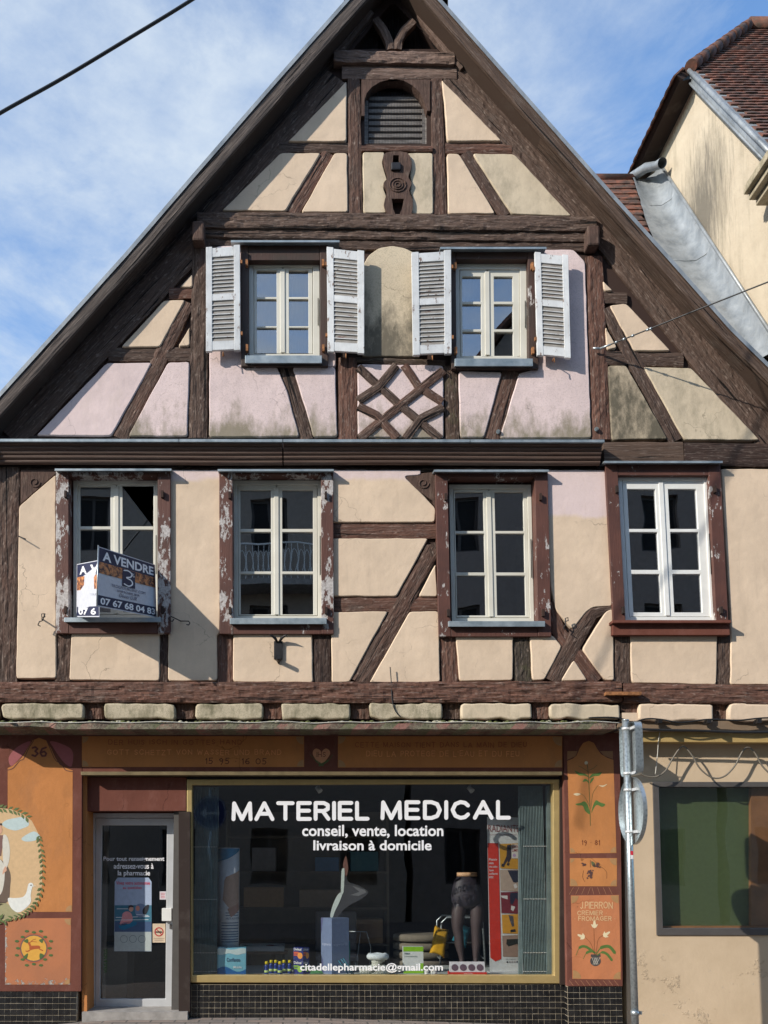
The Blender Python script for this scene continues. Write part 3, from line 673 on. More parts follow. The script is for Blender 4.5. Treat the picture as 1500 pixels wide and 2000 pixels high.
# gable rafters
T('rafter', [(22, 856), (385, 470), (660, 152)], [58, 62, 58], 'timber_grey', .005, rough=.007)
T('rafter', [(-40, 862), (330, 458), (705, 40)], [56, 52, 36], 'timber_dark', .018, rough=.003)
T('rafter', [(873, 132), (1180, 450), (1515, 870)], [58, 66, 62], 'timber_grey', .005, rough=.007)
T('rafter', [(838, 45), (1200, 440), (1600, 880)], [36, 44, 44], 'planed', .014, rough=.003)
T('rafter', [(820, 25), (885, 110), (905, 130)], [15, 16, 16], 'timber_grey', -.03, rough=.004)
T('rafter', [(725, 20), (660, 100)], [15, 16], 'timber_grey', -.03, rough=.004)
# top of the gable
T('collar_beam', [(652, 108), (888, 112)], 27, 'timber_grey', -.05, rough=.014, du=.03, dv=.02)
T('collar_beam', [(668, 140), (892, 140)], 29, 'timber_grey', -.008)
T('curved_brace', [(734, 34), (751, 58), (761, 80), (763, 95)], [15, 17, 17, 17], 'timber_grey', -.02, depth=.07)
T('curved_brace', [(808, 38), (788, 58), (778, 78), (777, 95)], [15, 17, 17, 17], 'timber_grey', -.02, depth=.07)
T('post', [(691, 153), (694, 416)], [26, 30], 'timber', -.004)
T('post', [(852, 153), (860, 418)], [24, 28], 'timber', -.004)
# arched head over the gable opening
archo = [(705, 154), (848, 154), (848, 230), (836, 216)]
mb = MB(); inn = arch[1:-1]
poly = [(706, 155), (706, 226), (712, 226)] + inn + [(840, 216), (840, 155)]
mb.pprism([poly], -.012, .10); mb.build('arched_head', M['timber_grey'], H)
# uv-less prism needs its own grain: give object coords material
g = G('hewn_wood_object'); v = g.tc.outputs['Object']
c = g.mix(g.ramp(g.noise(v, 9, 6), .3, .7), (.115, .07, .055), (.07, .045, .036)); gr = g.noise(g.mp(v, (40, 40, 7)), 1.2, 5, .6)
c = g.mix(g.ramp(gr, .55, .75, 0, .45), c, (.24, .18, .14)); M['wood_obj'] = g.fin(c, .85, g.bump(gr, .8, .012), spec=.2)
bpy.data.objects['arched_head'].data.materials[0] = M['wood_obj']
T('rail', [(706, 288), (845, 289)], 12, 'timber', -.03)
T('rail', [(545, 286), (680, 288)], 22); T('rail', [(870, 288), (1000, 290)], 22)
T('brace', [(642, 298), (570, 416)], 27); T('brace', [(908, 298), (988, 420)], 27)
# louvres in the opening, behind wire mesh
mb = MB()
for i in range(8):
    y = 190 + i * 12; a = W(720, y + 9, .12); b = W(824, y, .12); mb.hexa([(a.x, .10, a.z), (b.x, .10, a.z), (b.x, .10, b.z - .012), (a.x, .10, b.z - .012), (a.x, .16, a.z + .02), (b.x, .16, a.z + .02), (b.x, .16, b.z + .008), (a.x, .16, b.z + .008)])
mb.pbox(712, 196, 719, 281, .08, .16); mb.pbox(825, 190, 833, 281, .08, .16)
g = G('pale_louvre_wood'); v = g.tc.outputs['Object']; M['pale_wood'] = g.fin(g.mix(g.ramp(g.noise(g.mp(v, (4, 20, 30)), 1.5, 6, .65), .35, .7), (.13, .11, .10), (.34, .31, .28)), .85)
mb.build('louvre', M['pale_wood'], H)
mb = MB()
for i in range(38):
    x = 717 + i * 3; p = W(x, 280, .075); p2 = W(x, 180, .075); mb.box(p.x - .0012, p.x + .0012, .074, .076, p.z, p2.z)
mb.build('wire_mesh', M['iron'], H)
mb = MB()
for i in range(54):
    x = 692 + i * 3; p = W(x, 97, .12); t = abs(x - 768) / 84; p2 = W(x, 97 - 86 * (1 - t), .12); mb.box(p.x - .0014, p.x + .0014, .119, .121, p.z, p2.z)
mb.build('wire_mesh', M['iron'], H)
# big collar beams
T('collar_beam', [(385, 428), (700, 430), (1165, 436)], [34, 34, 32], 'timber_grey', -.05, depth=.12, rough=.012, du=.035, dv=.022)
T('collar_beam', [(395, 453), (1165, 462)], 20, 'timber_grey', -.02, depth=.1, rough=.012, du=.035, dv=.02)
T('collar_beam', [(410, 474), (1150, 480)], 22, 'timber', .004, rough=.008)
for x, y in ((387, 450), (1160, 459)):
    mb = MB(); mb.pbox(x - 12, y - 20, x + 12, y + 19, -.13, .02); mb.build('peg_end', M['wood_obj'], H, bevel=.02)
# lower gable: left
T('post', [(391, 470), (386, 855)], [32, 38], 'timber', -.006, rough=.009)
T('rail', [(330, 572), (376, 571)], 24); T('brace', [(366, 590), (234, 856)], [28, 34], 'timber', -.004, rough=.008); T('rail', [(212, 691), (372, 691)], 29, 'timber', .002)
T('brace', [(557, 712), (600, 858)], [26, 27], 'timber', -.002); T('post', [(679, 698), (679, 858)], 38, 'timber', -.004)
T('post', [(880, 714), (884, 858)], 27, 'timber_moss', -.004); T('brace', [(998, 722), (960, 858)], [34, 30], 'timber', -.002)
T('rail', [(695, 702), (870, 708)], 12, 'timber_moss', -.002)
T('post', [(1161, 500), (1175, 858)], [34, 38], 'timber', -.006, rough=.009)
T('rail', [(1180, 580), (1225, 582)], 26); T('brace', [(1186, 600), (1322, 860)], [30, 32], 'timber', -.004); T('rail', [(1184, 698), (1335, 702)], 30, 'timber', .002)
T('beam', [(1180, 883), (1335, 883)], 44, 'planed', -.03, rough=.002); T('beam', [(1337, 886), (1650, 890)], 48, 'timber_dark', -.035, rough=.003)
# lattice
lat = [[(700, 716), (775, 784), (860, 856)], [(866, 722), (780, 792), (703, 854)], [(774, 712), (740, 754), (700, 780)], [(790, 712), (816, 752), (864, 784)], [(700, 792), (736, 810), (776, 854)], [(866, 794), (822, 816), (792, 856)]]
for i, p in enumerate(lat): T('lattice_brace', p, 17, 'timber', -.034 - .005 * (i % 3), rough=.005, depth=.06)
T('rail', [(700, 853), (866, 856)], 8, 'timber_moss', -.004)
T('rail', [(-40, 853), (1180, 859)], 8, 'timber_dark', .01)
# first floor
T('post', [(15, 912), (12, 1332)], [48, 42], 'timber', -.012, rough=.01); T('post', [(-28, 912), (-30, 1332)], 36, 'timber_dark', .0)
mb = MB(); mb.pprism([[(40, 917), (112, 917), (108, 926), (40, 985)]], -.008, .04); mb.build('carved_bracket', M['wood_obj'], H, bevel=.006)
mb = MB(); mb.pprism([[(787, 928), (852, 921), (852, 992), (845, 978), (822, 962)]], -.008, .04); mb.build('carved_bracket', M['wood_obj'], H, bevel=.006)
def spiral(cx, cy, r0, r1, turns, Y, r, n=26): return [W(cx + (r0 + (r1 - r0) * i / n) * math.cos(turns * 6.283 * i / n), cy + (r0 + (r1 - r0) * i / n) * math.sin(turns * 6.283 * i / n), Y) for i in range(n + 1)]
for cx, cy in ((68, 942), (827, 944)):
    mb = MB(); mb.tube(spiral(cx, cy, 11, 3, 1.3, -.010, 0), .007, 6); mb.build('carving', M['wood_obj'], H)
T('beam', [(-50, 912), (1185, 917)], 12, 'timber_dark', .004)
for a, b, y0, y1, m_ in ((124, 124, 1236, 1330, 'timber'), (321, 320, 1237, 1332, 'timber_dark'), (439, 440, 1236, 1334, 'timber'), (628, 629, 1238, 1335, 'timber_dark'), (875, 880, 1240, 1332, 'timber'), (1019, 1022, 1240, 1331, 'timber_moss'), (1216, 1216, 1238, 1334, 'timber'), (1413, 1414, 1238, 1340, 'timber')):
    T('stud', [(a, y0), (b, y1)], 34 if a not in (321,) else 20, m_, .0, rough=.009, du=.035, dv=.02)
T('rail', [(650, 1036), (852, 1036)], 31, 'timber', .0, rough=.007); T('rail', [(652, 1180), (858, 1179)], 31, 'timber', .0, rough=.007)
T('brace', [(842, 1062), (850, 1085)], 30, 'timber', -.005); T('brace', [(848, 1070), (702, 1334)], [32, 36], 'timber', -.008, rough=.008)
T('brace', [(1077, 1175), (1092, 1235), (1128, 1285), (1166, 1331)], [14, 28, 34, 34], 'timber', -.004, rough=.007)
T('brace', [(1196, 1187), (1158, 1197), (1128, 1240), (1080, 1331)], [8, 24, 34, 32], 'timber', -.012, rough=.007)
# bressummer and joist ends
T('bressummer', [(-50, 1351), (600, 1352), (1215, 1350)], [40, 42, 40], 'timber', -.06, depth=.15, rough=.016, du=.028, dv=.02)
T('bressummer', [(1218, 1353), (1650, 1358)], 38, 'timber', -.055, depth=.15, rough=.011, du=.03, dv=.02)
mb = MB(); mb.pbox(1184, 1351, 1253, 1357, -.12, -.04); mb.build('iron_strap', M['rust'], H)
jb = [(-40, -3), (3, 163), (203, 342), (382, 513), (551, 685), (722, 865), (900, 1040), (1075, 1213), (1248, 1392), (1425, 1600)]
for i, (a, b) in enumerate(jb):
    big = a > 1200
    panel('plaster_block', [(a, 1374), (b, 1374 + (2 if a > 1000 else 0)), (b, 1404 + (4 if big else 0)), (a, 1404 + (4 if big else 0))], M['stone_dirty'] if a < 900 else M['cream_grey'] if a < 1200 else M['cream'], H, Yf=-.05, Yb=.05, r=.035, inset=.024, wob=.028)
    if i + 1 < len(jb):
        x0 = b + 2; x1 = jb[i + 1][0] - 2; T('joist_end', [((x0 + x1) / 2, 1370), ((x0 + x1) / 2, 1404)], (x1 - x0) + 3, 'timber', .0 + .01 * (i % 3), rough=.012, du=.02, dv=.02)
mb = MB(); mb.pprism([[(1215, 1392), (1248, 1392), (1248, 1408), (1215, 1408)]], -.03, .05); mb.build('plaster_block', M['cream'], H)
# ---- cornice: stacked mouldings under a zinc flashing
def moulding(x0, x1):
    mb = MB(); uvs = []; rows = []
    zt = W(600, 864, -.15).z; zb = W(600, 909, -.05).z; n = 34
    for i in range(n + 1):
        t = i / n; z = zt + (zb - zt) * t; prj = -.165 + .10 * t
        ph = (t * 5) % 1.0; prj -= .020 * math.sqrt(max(0, 1 - (2 * ph - 1) ** 2)) - .012
        rows.append((prj, z))
    vs = []; fs = []; uv = []; nx = int((x1 - x0) / .12)
    for i in range(nx + 1):
        x = x0 + (x1 - x0) * i / nx; sag = .006 * nz(x, 0, 0, .6)
        for j, (y, z) in enumerate(rows): vs.append((x, y, z + sag - .0014 * x)); uv.append((x + j // 7 * 13, j * .012))
    m = len(rows)
    for i in range(nx):
        for j in range(m - 1): fs.append((i * m + j, i * m + j + 1, (i + 1) * m + j + 1, (i + 1) * m + j))
    mb.add(vs, fs, False, uv); e = [v_ for v_ in vs[-m:]]; mb.add(e + [(p[0], .03, p[2]) for p in e], [(j, j + 1, m + j + 1, m + j) for j in range(m - 1)])
    return mb.build('cornice', M['mould'], H)
g = G('moulding_wood'); uvn = g.tc.outputs['UV']
c = g.mix(g.ramp(g.noise(g.mp(uvn, (1.5, 20, 1)), 2, 6, .65), .35, .7), (.072, .036, .026), (.13, .085, .062))
c = g.mix(g.ramp(g.noise(g.mp(uvn, (3, 30, 1)), 3, 6, .7), .60, .74, 0, .6), c, (.26, .21, .15)); M['mould'] = g.fin(c, .7, g.bump(g.noise(g.mp(uvn, (3, 80, 1)), 2, 4), .5, .006))
moulding(W(-60, 880, -.15).x, W(551, 880, -.15).x); moulding(W(553, 880, -.15).x + .004, W(1176, 880, -.15).x)
for x0, x1 in ((-60, 349), (350, 552), (553, 918), (919, 1181)):
    a = W(x0, 863, -.20); b = W(x1, 863, -.20); mb = MB(); s0 = -.0014 * a.x; s1 = -.0014 * b.x
    zt = a.z; mb.hexa([(a.x, -.20, zt + s0), (b.x - .002, -.20, zt + s1), (b.x - .002, -.20, zt + .028 + s1), (a.x, -.20, zt + .028 + s0), (a.x, .03, zt + .02 + s0), (b.x - .002, .03, zt + .02 + s1), (b.x - .002, .03, zt + .06 + s1), (a.x, .03, zt + .06 + s0)])
    mb.build('cornice_flashing', M['zinc'], H)

# ---- plaster fields
PN = 'plaster_panel'
for m_, px in (
 ('cream', [(677, 157), (677, 276), (562, 276)]), ('cream', [(862, 154), (981, 275), (873, 275), (868, 200)]),
 ('cream', [(548, 298), (627, 298), (557, 412), (433, 411)]), ('cream', [(653, 298), (678, 298), (680, 414), (588, 414)]),
 ('cream_grey', [(708, 296), (752, 296), (747, 318), (752, 336), (757, 352), (748, 365), (757, 385), (750, 400), (756, 416), (710, 416)]),
 ('cream_grey', [(794, 298), (846, 298), (846, 418), (802, 418), (806, 385), (799, 372), (804, 356), (800, 340), (804, 320)]),
 ('cream', [(873, 299), (897, 299), (968, 417), (876, 417)]), ('cream_grey', [(923, 299), (1005, 300), (1117, 422), (1000, 418)]),
 ('cream', [(376, 534), (376, 561), (350, 561)]), ('cream', [(320, 586), (362, 585), (312, 677), (236, 678)]), ('cream', [(371, 637), (371, 676), (347, 676)]),
 ('pink', [(208, 708), (297, 708), (217, 851), (70, 850)]), ('pink_dirty', [(328, 707), (370, 706), (366, 852), (250, 851)]),
 ('pink_dirty', [(410, 494), (425, 480), (474, 478), (474, 718), (541, 716), (560, 760), (585, 852), (408, 853)]),
 ('pink_dirty', [(571, 716), (655, 716), (659, 852), (612, 852), (598, 800)]),
 ('pink', [(636, 490), (656, 490), (656, 716), (636, 716)]),
 ('arch_soot', [(708, 520), (720, 497), (740, 484), (765, 479), (792, 483), (812, 494), (822, 510), (822, 696), (708, 696)]),
 ('pink_dirty', [(698, 710), (866, 713), (867, 855), (699, 853)]),
 ('pink_dirty', [(896, 724), (981, 726), (946, 854), (899, 854)]),
 ('pink_dirty', [(1014, 728), (1040, 722), (1043, 500), (1060, 487), (1120, 486), (1143, 510), (1150, 700), (1156, 855), (976, 855)]),
 ('cream', [(1177, 547), (1198, 568), (1180, 568)]), ('cream', [(1190, 596), (1224, 592), (1311, 685), (1239, 685)]), ('cream', [(1183, 637), (1206, 679), (1185, 683)]),
 ('cream_soot', [(1188, 713), (1224, 713), (1260, 778), (1305, 857), (1195, 859)]), ('cream_grey', [(1257, 716), (1350, 718), (1485, 859), (1337, 859)]),
 ('cream', [(37, 988), (109, 926), (110, 1325), (31, 1325)]), ('cream', [(139, 1234), (312, 1234), (311, 1330), (135, 1328)]),
 ('cream_pink3', [(330, 917), (430, 917), (430, 1237), (424, 1240), (424, 1330), (328, 1330)]), ('cream', [(455, 1236), (610, 1236), (611, 1333), (455, 1332)]),
 ('cream_pink3', [(648, 917), (822, 917), (822, 928), (789, 930), (815, 955), (851, 992), (850, 1020), (648, 1020)]),
 ('cream', [(648, 1051), (837, 1051), (774, 1165), (648, 1164)]), ('cream', [(851, 1100), (855, 1165), (817, 1165)]),
 ('cream', [(646, 1195), (758, 1193), (683, 1332), (648, 1333)]), ('cream', [(800, 1194), (857, 1193), (860, 1332), (721, 1335)]),
 ('cream', [(889, 1238), (1003, 1238), (1002, 1329), (898, 1330)]), ('cream', [(1035, 1240), (1078, 1240), (1098, 1262), (1063, 1329), (1040, 1329)]),
 ('cream_pink12', [(1064, 917), (1184, 917), (1196, 1184), (1160, 1186), (1145, 1195), (1118, 1230), (1085, 1190), (1075, 1150)]),
 ('cream', [(1184, 1193), (1198, 1188), (1200, 1329), (1182, 1329), (1137, 1268)]), ('cream', [(1121, 1288), (1148, 1329), (1095, 1330)]),
 ('cream', [(1231, 1236), (1401, 1236), (1400, 1337), (1234, 1334)]), ('cream', [(1408, 915), (1620, 915), (1620, 1337), (1427, 1337), (1428, 1230)]),
): panel(PN, px, M[m_], H)
# carved baluster plank of the gable
mb = MB()
outl = blob([(754, 298), (750, 318), (757, 345), (749, 358), (756, 372), (750, 398), (757, 416), (762, 430), (778, 434), (794, 430), (804, 416), (806, 392), (799, 372), (804, 358), (798, 345), (804, 322), (795, 298)], 3)
h1 = [(768, 303), (779, 303), (782, 330), (766, 330)]; h2 = [(765, 388), (789, 388), (785, 408), (776, 428), (768, 408)]
mb.pprism([outl, h1, h2], -.045, .02); mb.build('carved_plank', M['wood_obj'], H, bevel=.004)
mb = MB()
for r in (5, 10, 16): mb.tube([W(777 + r * math.cos(a / 14 * 6.283), 361 + r * .85 * math.sin(a / 14 * 6.283), -.047) for a in range(15)], .008, 6)
mb.build('carving', M['wood_obj'], H)
mb = MB(); mb.pbox(764, 316, 783, 331, -.07, -.02); mb.build('iron_cap', M['iron'], H, bevel=.01)
# ---- shutters
def shutter(q4, Ya, Yb_, nl=(10, 9)):
    (tl, tr, br, bl) = q4; TL, TR, BR, BL = W(*tl, Ya), W(*tr, Yb_), W(*br, Yb_), W(*bl, Ya)
    def S(s_, t_, d): a = TL.lerp(TR, s_); b = BL.lerp(BR, s_); p = a.lerp(b, t_); return p + Vector((0, -d, 0))
    def bx(mb, s0, s1, t0, t1, d0, d1, d2=None, d3=None):
        d2 = d1 if d2 is None else d2; d3 = d0 if d3 is None else d3   # d1 top front, d2 bottom front
        mb.hexa([S(s0, t1, d2), S(s1, t1, d2), S(s1, t0, d1), S(s0, t0, d1), S(s0, t1, d3), S(s1, t1, d3), S(s1, t0, d0), S(s0, t0, d0)])
    mb = MB(); sw = .18; bx(mb, 0, sw, 0, 1, 0, .035); bx(mb, 1 - sw, 1, 0, 1, 0, .035)
    for t0, t1 in ((0.012, .10), (.46, .52), (.91, .99)): bx(mb, sw + .002, 1 - sw - .002, t0, t1, .003, .032)
    sh = mb.build('shutter', M['shutter'], H, bevel=.003)
    mb = MB()
    for (t0, t1), n in zip(((.10, .46), (.52, .91)), nl):
        st = (t1 - t0) / n
        for i in range(n):
            a = t0 + i * st; j = random.uniform(-.002, .002)
            bx(mb, sw - .0, 1 - sw + .03, a + j, a + st * 1.02 + j, .012, .018, .030, .024)
    mb.build('louvres', M['louvre'], sh)
    mb = MB()
    for (t0, t1), n in zip(((.10, .46), (.52, .91)), nl):
        st = (t1 - t0) / n
        for i in range(n):
            b_ = t0 + (i + 1.02) * st; bx(mb, sw, 1 - sw + .03, b_ - .0035, b_ + .003, .018, .0325)
    mb.build('louvre_edges', M['shutter'], sh)
    for t in (.16, .84):
        mb = MB(); p = S(0.02 if Ya > Yb_ else .98, t, .02); mb.box(p.x - .03, p.x + .03, p.y - .012, p.y + .012, p.z - .018, p.z + .018); mb.build('hinge', M['rust'], sh)
    mb = MB(); p = S(.5, 1.0, .0); mb.tube([p + Vector((0, .04, -.01)), p + Vector((0, -.04, -.02)), p + Vector((0, -.045, -.07))], .006, 6); mb.build('shutter_dog', M['rust'], sh)
    return sh
shutter([(403, 487), (469, 482), (470, 687), (403, 690)], -.10, -.085)
shutter([(638, 486), (711, 494), (711, 694), (640, 690)], -.085, -.10)
shutter([(803, 497), (880, 492), (881, 694), (806, 697)], -.10, -.085)
shutter([(1043, 496), (1108, 502), (1113, 703), (1048, 697)], -.085, -.10)

# ---- little iron pieces of the facade
def scroll(cx, cy, fl=1):
    mb = MB(); e = 6.283
    pts = [(cx - 18 * fl + 5 * math.cos(a), cy - 2 + 5 * math.sin(a)) for a in (0, 1.2, 2.4, 3.6, 4.6)] + [(cx - 8 * fl, cy - 2), (cx, cy + 2), (cx + 8 * fl, cy + 2)] + [(cx + 14 * fl + 4 * math.cos(a), cy + 6 + 4 * math.sin(a)) for a in (-1.2, 0, 1.2, 2.4)]
    mb.tube([W(x, y, -.09) for x, y in pts], .006, 6); mb.tube([W(cx, cy + 2, -.09), W(cx, cy + 2, -.0)], .008, 6); return mb
mb = scroll(353, 1211); mb.build('shutter_scroll', M['iron'], H)
mb = MB(); mb.tube([W(x, y, -.10) for x, y in ((86, 1199), (81, 1199), (82, 1206), (88, 1205), (88, 1198), (83, 1212), (77, 1214), (74, 1221), (79, 1223))], .006, 6); mb.tube([W(82, 1209, -.10), W(82, 1209, 0)], .008, 6); mb.build('shutter_scroll', M['iron'], H)
mb = MB(); mb.tube([W(x, y, -.07) for x, y in ((1103, 1214), (1110, 1212), (1109, 1206), (1104, 1208), (1105, 1220), (1100, 1226), (1110, 1232))], .006, 6); mb.tube([W(1104, 1222, -.07), W(1104, 1222, 0)], .008, 6); mb.build('shutter_scroll', M['iron'], H)
mb = MB(); mb.tube([W(36, 1047, -.01), W(50, 1053, -.09)], .006, 6); mb.build('nail', M['iron'], H)
# flag socket
mb = MB(); mb.pbox(535, 1252, 552, 1287, -.04, -.015); mb.build('flag_holder', M['iron'], H, bevel=.002)
fh = bpy.data.objects['flag_holder']
for s_ in (-1, 1):
    mb = MB(); mb.tube([W(543.5 + s_ * x, y, Yy) for x, y, Yy in ((2, 1254, -.04), (6, 1247, -.06), (12, 1242, -.09), (17, 1240, -.12))], [.012, .016, .012, .003], 6); mb.build('leaf', M['iron'], fh)
mb = MB(); mb.tube([W(544, 1290, -.04), W(544, 1283, -.13)], .022, 12); mb.tube([W(544, 1297, -.02), W(544, 1287, -.04)], [.004, .03], 10); mb.build('socket', M['iron'], fh)
for x, y in ((973, 843), (1165, 838)):
    mb = MB(); mb.tube([W(x, y, -.035), W(x, y, .01)], .022, 14); mb.tube([W(x, y, -.045), W(x, y, -.035)], .012, 6); mb.build('tie_plate', M['galv'], H)

# ---- pent slab above the shop
g = G('painted_slab'); v = g.tc.outputs['Object']; xs = g.sep(v)[0]; 
wv = g.math('FRACT', g.math('MULTIPLY', g.math('ADD', xs, g.math('MULTIPLY', g.sep(v)[2], -1.1)), 2.6))
c = g.mix(g.ramp(wv, .33, .35), (.26, .115, .095), (.10, .042, .035)); c = g.mix(g.ramp(wv, .66, .68), c, (.115, .12, .06))
c = g.mix(g.ramp(g.noise(v, 6, 8, .72), .40, .56, .15, .93), c, g.mix(g.ramp(g.noise(v, 30, 5, .7), .4, .6), (.10, .085, .06), (.22, .20, .14))); M['slab'] = g.fin(c, .9, g.bump(g.noise(v, 30, 6, .7), .9, .012))
YS = -.30
mb = MB(); n = 90
zb = W(600, 1424, YS).z; zt = W(600, 1411, YS).z
vs = []
xa, xb = W(-60, 1415, YS).x, W(1203, 1415, YS).x
for i in range(n + 1):
    x = xa + (xb - xa) * i / n; cut = .03 if x < W(108, 1415, YS).x else 0; e = YS + .012 * nz(x, 0, 0, 6) + cut * 1.2; zz = .006 * nz(x, 5, 0, 9)
    vs += [(x, e, zb + zz + cut), (x, e + .004, zt + zz), (x, .0, zt + .05), (x, YG + .02, zb + .0)]
mb.add(vs, [(4 * i + j, 4 * i + (j + 1) % 4, 4 * i + 4 + (j + 1) % 4, 4 * i + 4 + j) for i in range(n) for j in range(4)] + [(0, 1, 2, 3), (4 * n, 4 * n + 1, 4 * n + 2, 4 * n + 3)])
mb.build('pent_slab', M['slab'], H)
# moss and rubble on top of the slab
M['moss'] = plain('moss', (.085, .095, .03), .95, var=.5, nscale=30, bump=.9)
M['lichen'] = plain('lichen', (.35, .33, .24), .95, var=.4, nscale=30, bump=.9)
for mm, cnt in (('moss', 150), ('lichen', 60)):
    mb = MB()
    for i in range(cnt):
        x = random.uniform(xa, xb - .1); y = random.uniform(YS + .02, -.06); s_ = random.uniform(.012, .034)
        mb.lathe((x, y, zt + .05 * (y - YS) / .3 - .004), [(s_, 0), (s_ * .8, s_ * .45), (s_ * .3, s_ * .7)], 7, 1, .8, random.random())
    tag(mb.build('moss_clumps', M[mm], H), kind='stuff')
# ---- ground floor: pillars, frieze
def gprism(name, px, Yf, Yb, mat, parent=None, bevel=0.0):
    mb = MB(); mb.pprism([px], Yf, Yb); return mb.build(name, mat, parent or H, bevel)
def rect(x0, y0, x1, y1): return [(x0, y0), (x1, y0), (x1, y1), (x0, y1)]
gprism('pillar', [(-60, 1426), (160, 1426), (158, 1936), (-60, 1936)], YG, .62, M['brownpaint'])
gprism('pillar', [(1100, 1426), (1210, 1426), (1216, 1926), (1108, 1926)], YG, .62, M['brownpaint'])
gprism('frieze', rect(161, 1426, 1099, 1507), YG, .5, M['brownpaint'])
gprism('head_strip', rect(158, 1507, 1098, 1514), YG - .05, YG + .2, M['brass_dull'], bevel=.003)
gprism('soffit', rect(-60, 1420, 1206, 1427), -.05, YG + .01, M['timber_dark'])
# painted fields (a skin of paint 3 mm thick)
YP = YG - .0014
def field(px, m_, nm='painted_field', Y=YP): return gprism(nm, px, Y, YG + .0, M[m_] if isinstance(m_, str) else m_)
bell = [(15, 1500), (24, 1496), (34, 1488), (44, 1478), (54, 1462), (64, 1446), (76, 1441), (90, 1446), (100, 1462), (108, 1480), (117, 1494), (130, 1500), (142, 1505)]
LPF = plane_map(YP)
field([(x, y) for x, y in bell] + [(141, 1781), (15, 1781)], 'orange')
field([(10, 1794), (139, 1793), (137, 1923), (10, 1923)], 'orange_flake')
rose = col(150, 78, 80)
field(blob([(17, 1480), (30, 1462), (50, 1450), (60, 1449), (50, 1466), (38, 1482), (22, 1496)]), rose); field(blob([(140, 1496), (128, 1492), (116, 1478), (104, 1460), (98, 1448), (118, 1452), (141, 1466)]), rose)
bel2 = [(1108, 1486), (1118, 1482), (1126, 1476), (1132, 1462), (1139, 1451), (1150, 1447), (1160, 1451), (1166, 1462), (1174, 1473), (1186, 1480), (1198, 1484)]
field(bel2 + [(1204, 1666), (1113, 1667)], 'orange'); field(rect(1113, 1676, 1205, 1731), 'orange'); field([(1115, 1749), (1209, 1748), (1213, 1913), (1118, 1912)], 'orange_red')
field([(1108, 1467), (1128, 1467), (1124, 1477), (1108, 1484)], col(150, 105, 66)); field([(1172, 1467), (1197, 1467), (1197, 1482), (1180, 1476)], col(150, 105, 66))
field(rect(160, 1438, 594, 1498), 'orange'); field(rect(660, 1438, 1098, 1499), 'orange')
D2 = plane_map(YP - 0.00070)
def dc(name, polys, c_, par=H, mf=D2): return decal(name, polys, c_ if not isinstance(c_, tuple) else col(*c_), par, mf)
# frieze corners, plaque and lettering
qc = lambda x, y, r, a0: [(x, y)] + [(x + r * math.cos(a0 + k * math.pi / 16), y + r * math.sin(a0 + k * math.pi / 16)) for k in range(9)]
cc = (168, 128, 84)
dc('painted_corner', [qc(161, 1439, 12, 0), qc(161, 1497, 12, -math.pi / 2), qc(593, 1439, 15, math.pi / 2), qc(593, 1497, 13, math.pi), qc(661, 1439, 14, 0), qc(661, 1498, 14, -math.pi / 2), qc(1097, 1439, 18, math.pi / 2), qc(1097, 1498, 14, math.pi),
   qc(1114, 1665, 9, -math.pi / 2), qc(1203, 1665, 11, math.pi), qc(1114, 1730, 14, -math.pi / 2), qc(1204, 1730, 12, math.pi), qc(1114, 1677, 8, 0), qc(1204, 1677, 13, math.pi / 2),
   qc(1116, 1750, 14, 0), qc(1208, 1749, 15, math.pi / 2), qc(1119, 1911, 16, -math.pi / 2), qc(1212, 1912, 14, math.pi), qc(140, 1780, 12, math.pi), qc(138, 1795, 12, math.pi / 2), qc(136, 1922, 10, math.pi)], cc)
heart = [(627, 1493), (612, 1476), (612, 1466), (618, 1462), (625, 1465), (628, 1469), (632, 1464), (638, 1462), (644, 1467), (643, 1476)]
dc('painted_heart', [blob(heart, 3)], (196, 138, 100)); dc('painted_leaf', [line([(606, 1474), (618, 1486), (632, 1496)], [1, 4, 1]), line([(650, 1474), (640, 1486), (622, 1496)], [1, 4, 1])], (70, 84, 44))
dc('heart_lettering', strokes('IHS', 619, 1478, 636, 9, 1.1), (96, 46, 34), mf=plane_map(YP - 0.00112))
dk = (86, 40, 22); lt = (222, 150, 90)
dc('frieze_lettering', strokes('DER HUIS ISCH IN GOTTES HAND', 212, 1454, 472, 9, 1.3, .45, hand=.1), (150, 82, 42)); dc('frieze_lettering', strokes('GOTT SCHETZT VON WASSER UND BRAND', 210, 1474, 549, 9, 1.4, .45, hand=.1), lt)
dc('frieze_lettering', strokes('15 95 · 16 05', 402, 1492, 520, 11, 1.5, .35, hand=.05), dk)
dc('frieze_lettering', strokes('CETTE MAISON TIENT DANS LA MAIN DE DIEU ·', 694, 1459, 1038, 9, 1.3, .45, hand=.1), (150, 82, 42)); dc('frieze_lettering', strokes("DIEU LA PROTEGE DE L'EAU ET DU FEU ·", 716, 1477, 1024, 10, 1.4, .45, hand=.1), lt)
dc('house_number', strokes('36', 63, 1477, 91, 18, 4.2, .22), (128, 62, 44)); dc('house_number', strokes('36', 63, 1477, 91, 18, 1.6, .22), (72, 30, 26), mf=plane_map(YP - 0.00168))
# outlines on the pillars
dc('painted_outline', [line([(15, 1504), (26, 1500), (38, 1486), (46, 1482), (56, 1462), (66, 1446)], 1.4), line([(142, 1507), (128, 1504), (120, 1492), (108, 1484), (98, 1462), (91, 1446)], 1.4)], (90, 50, 40), mf=plane_map(YP - 0.00140))
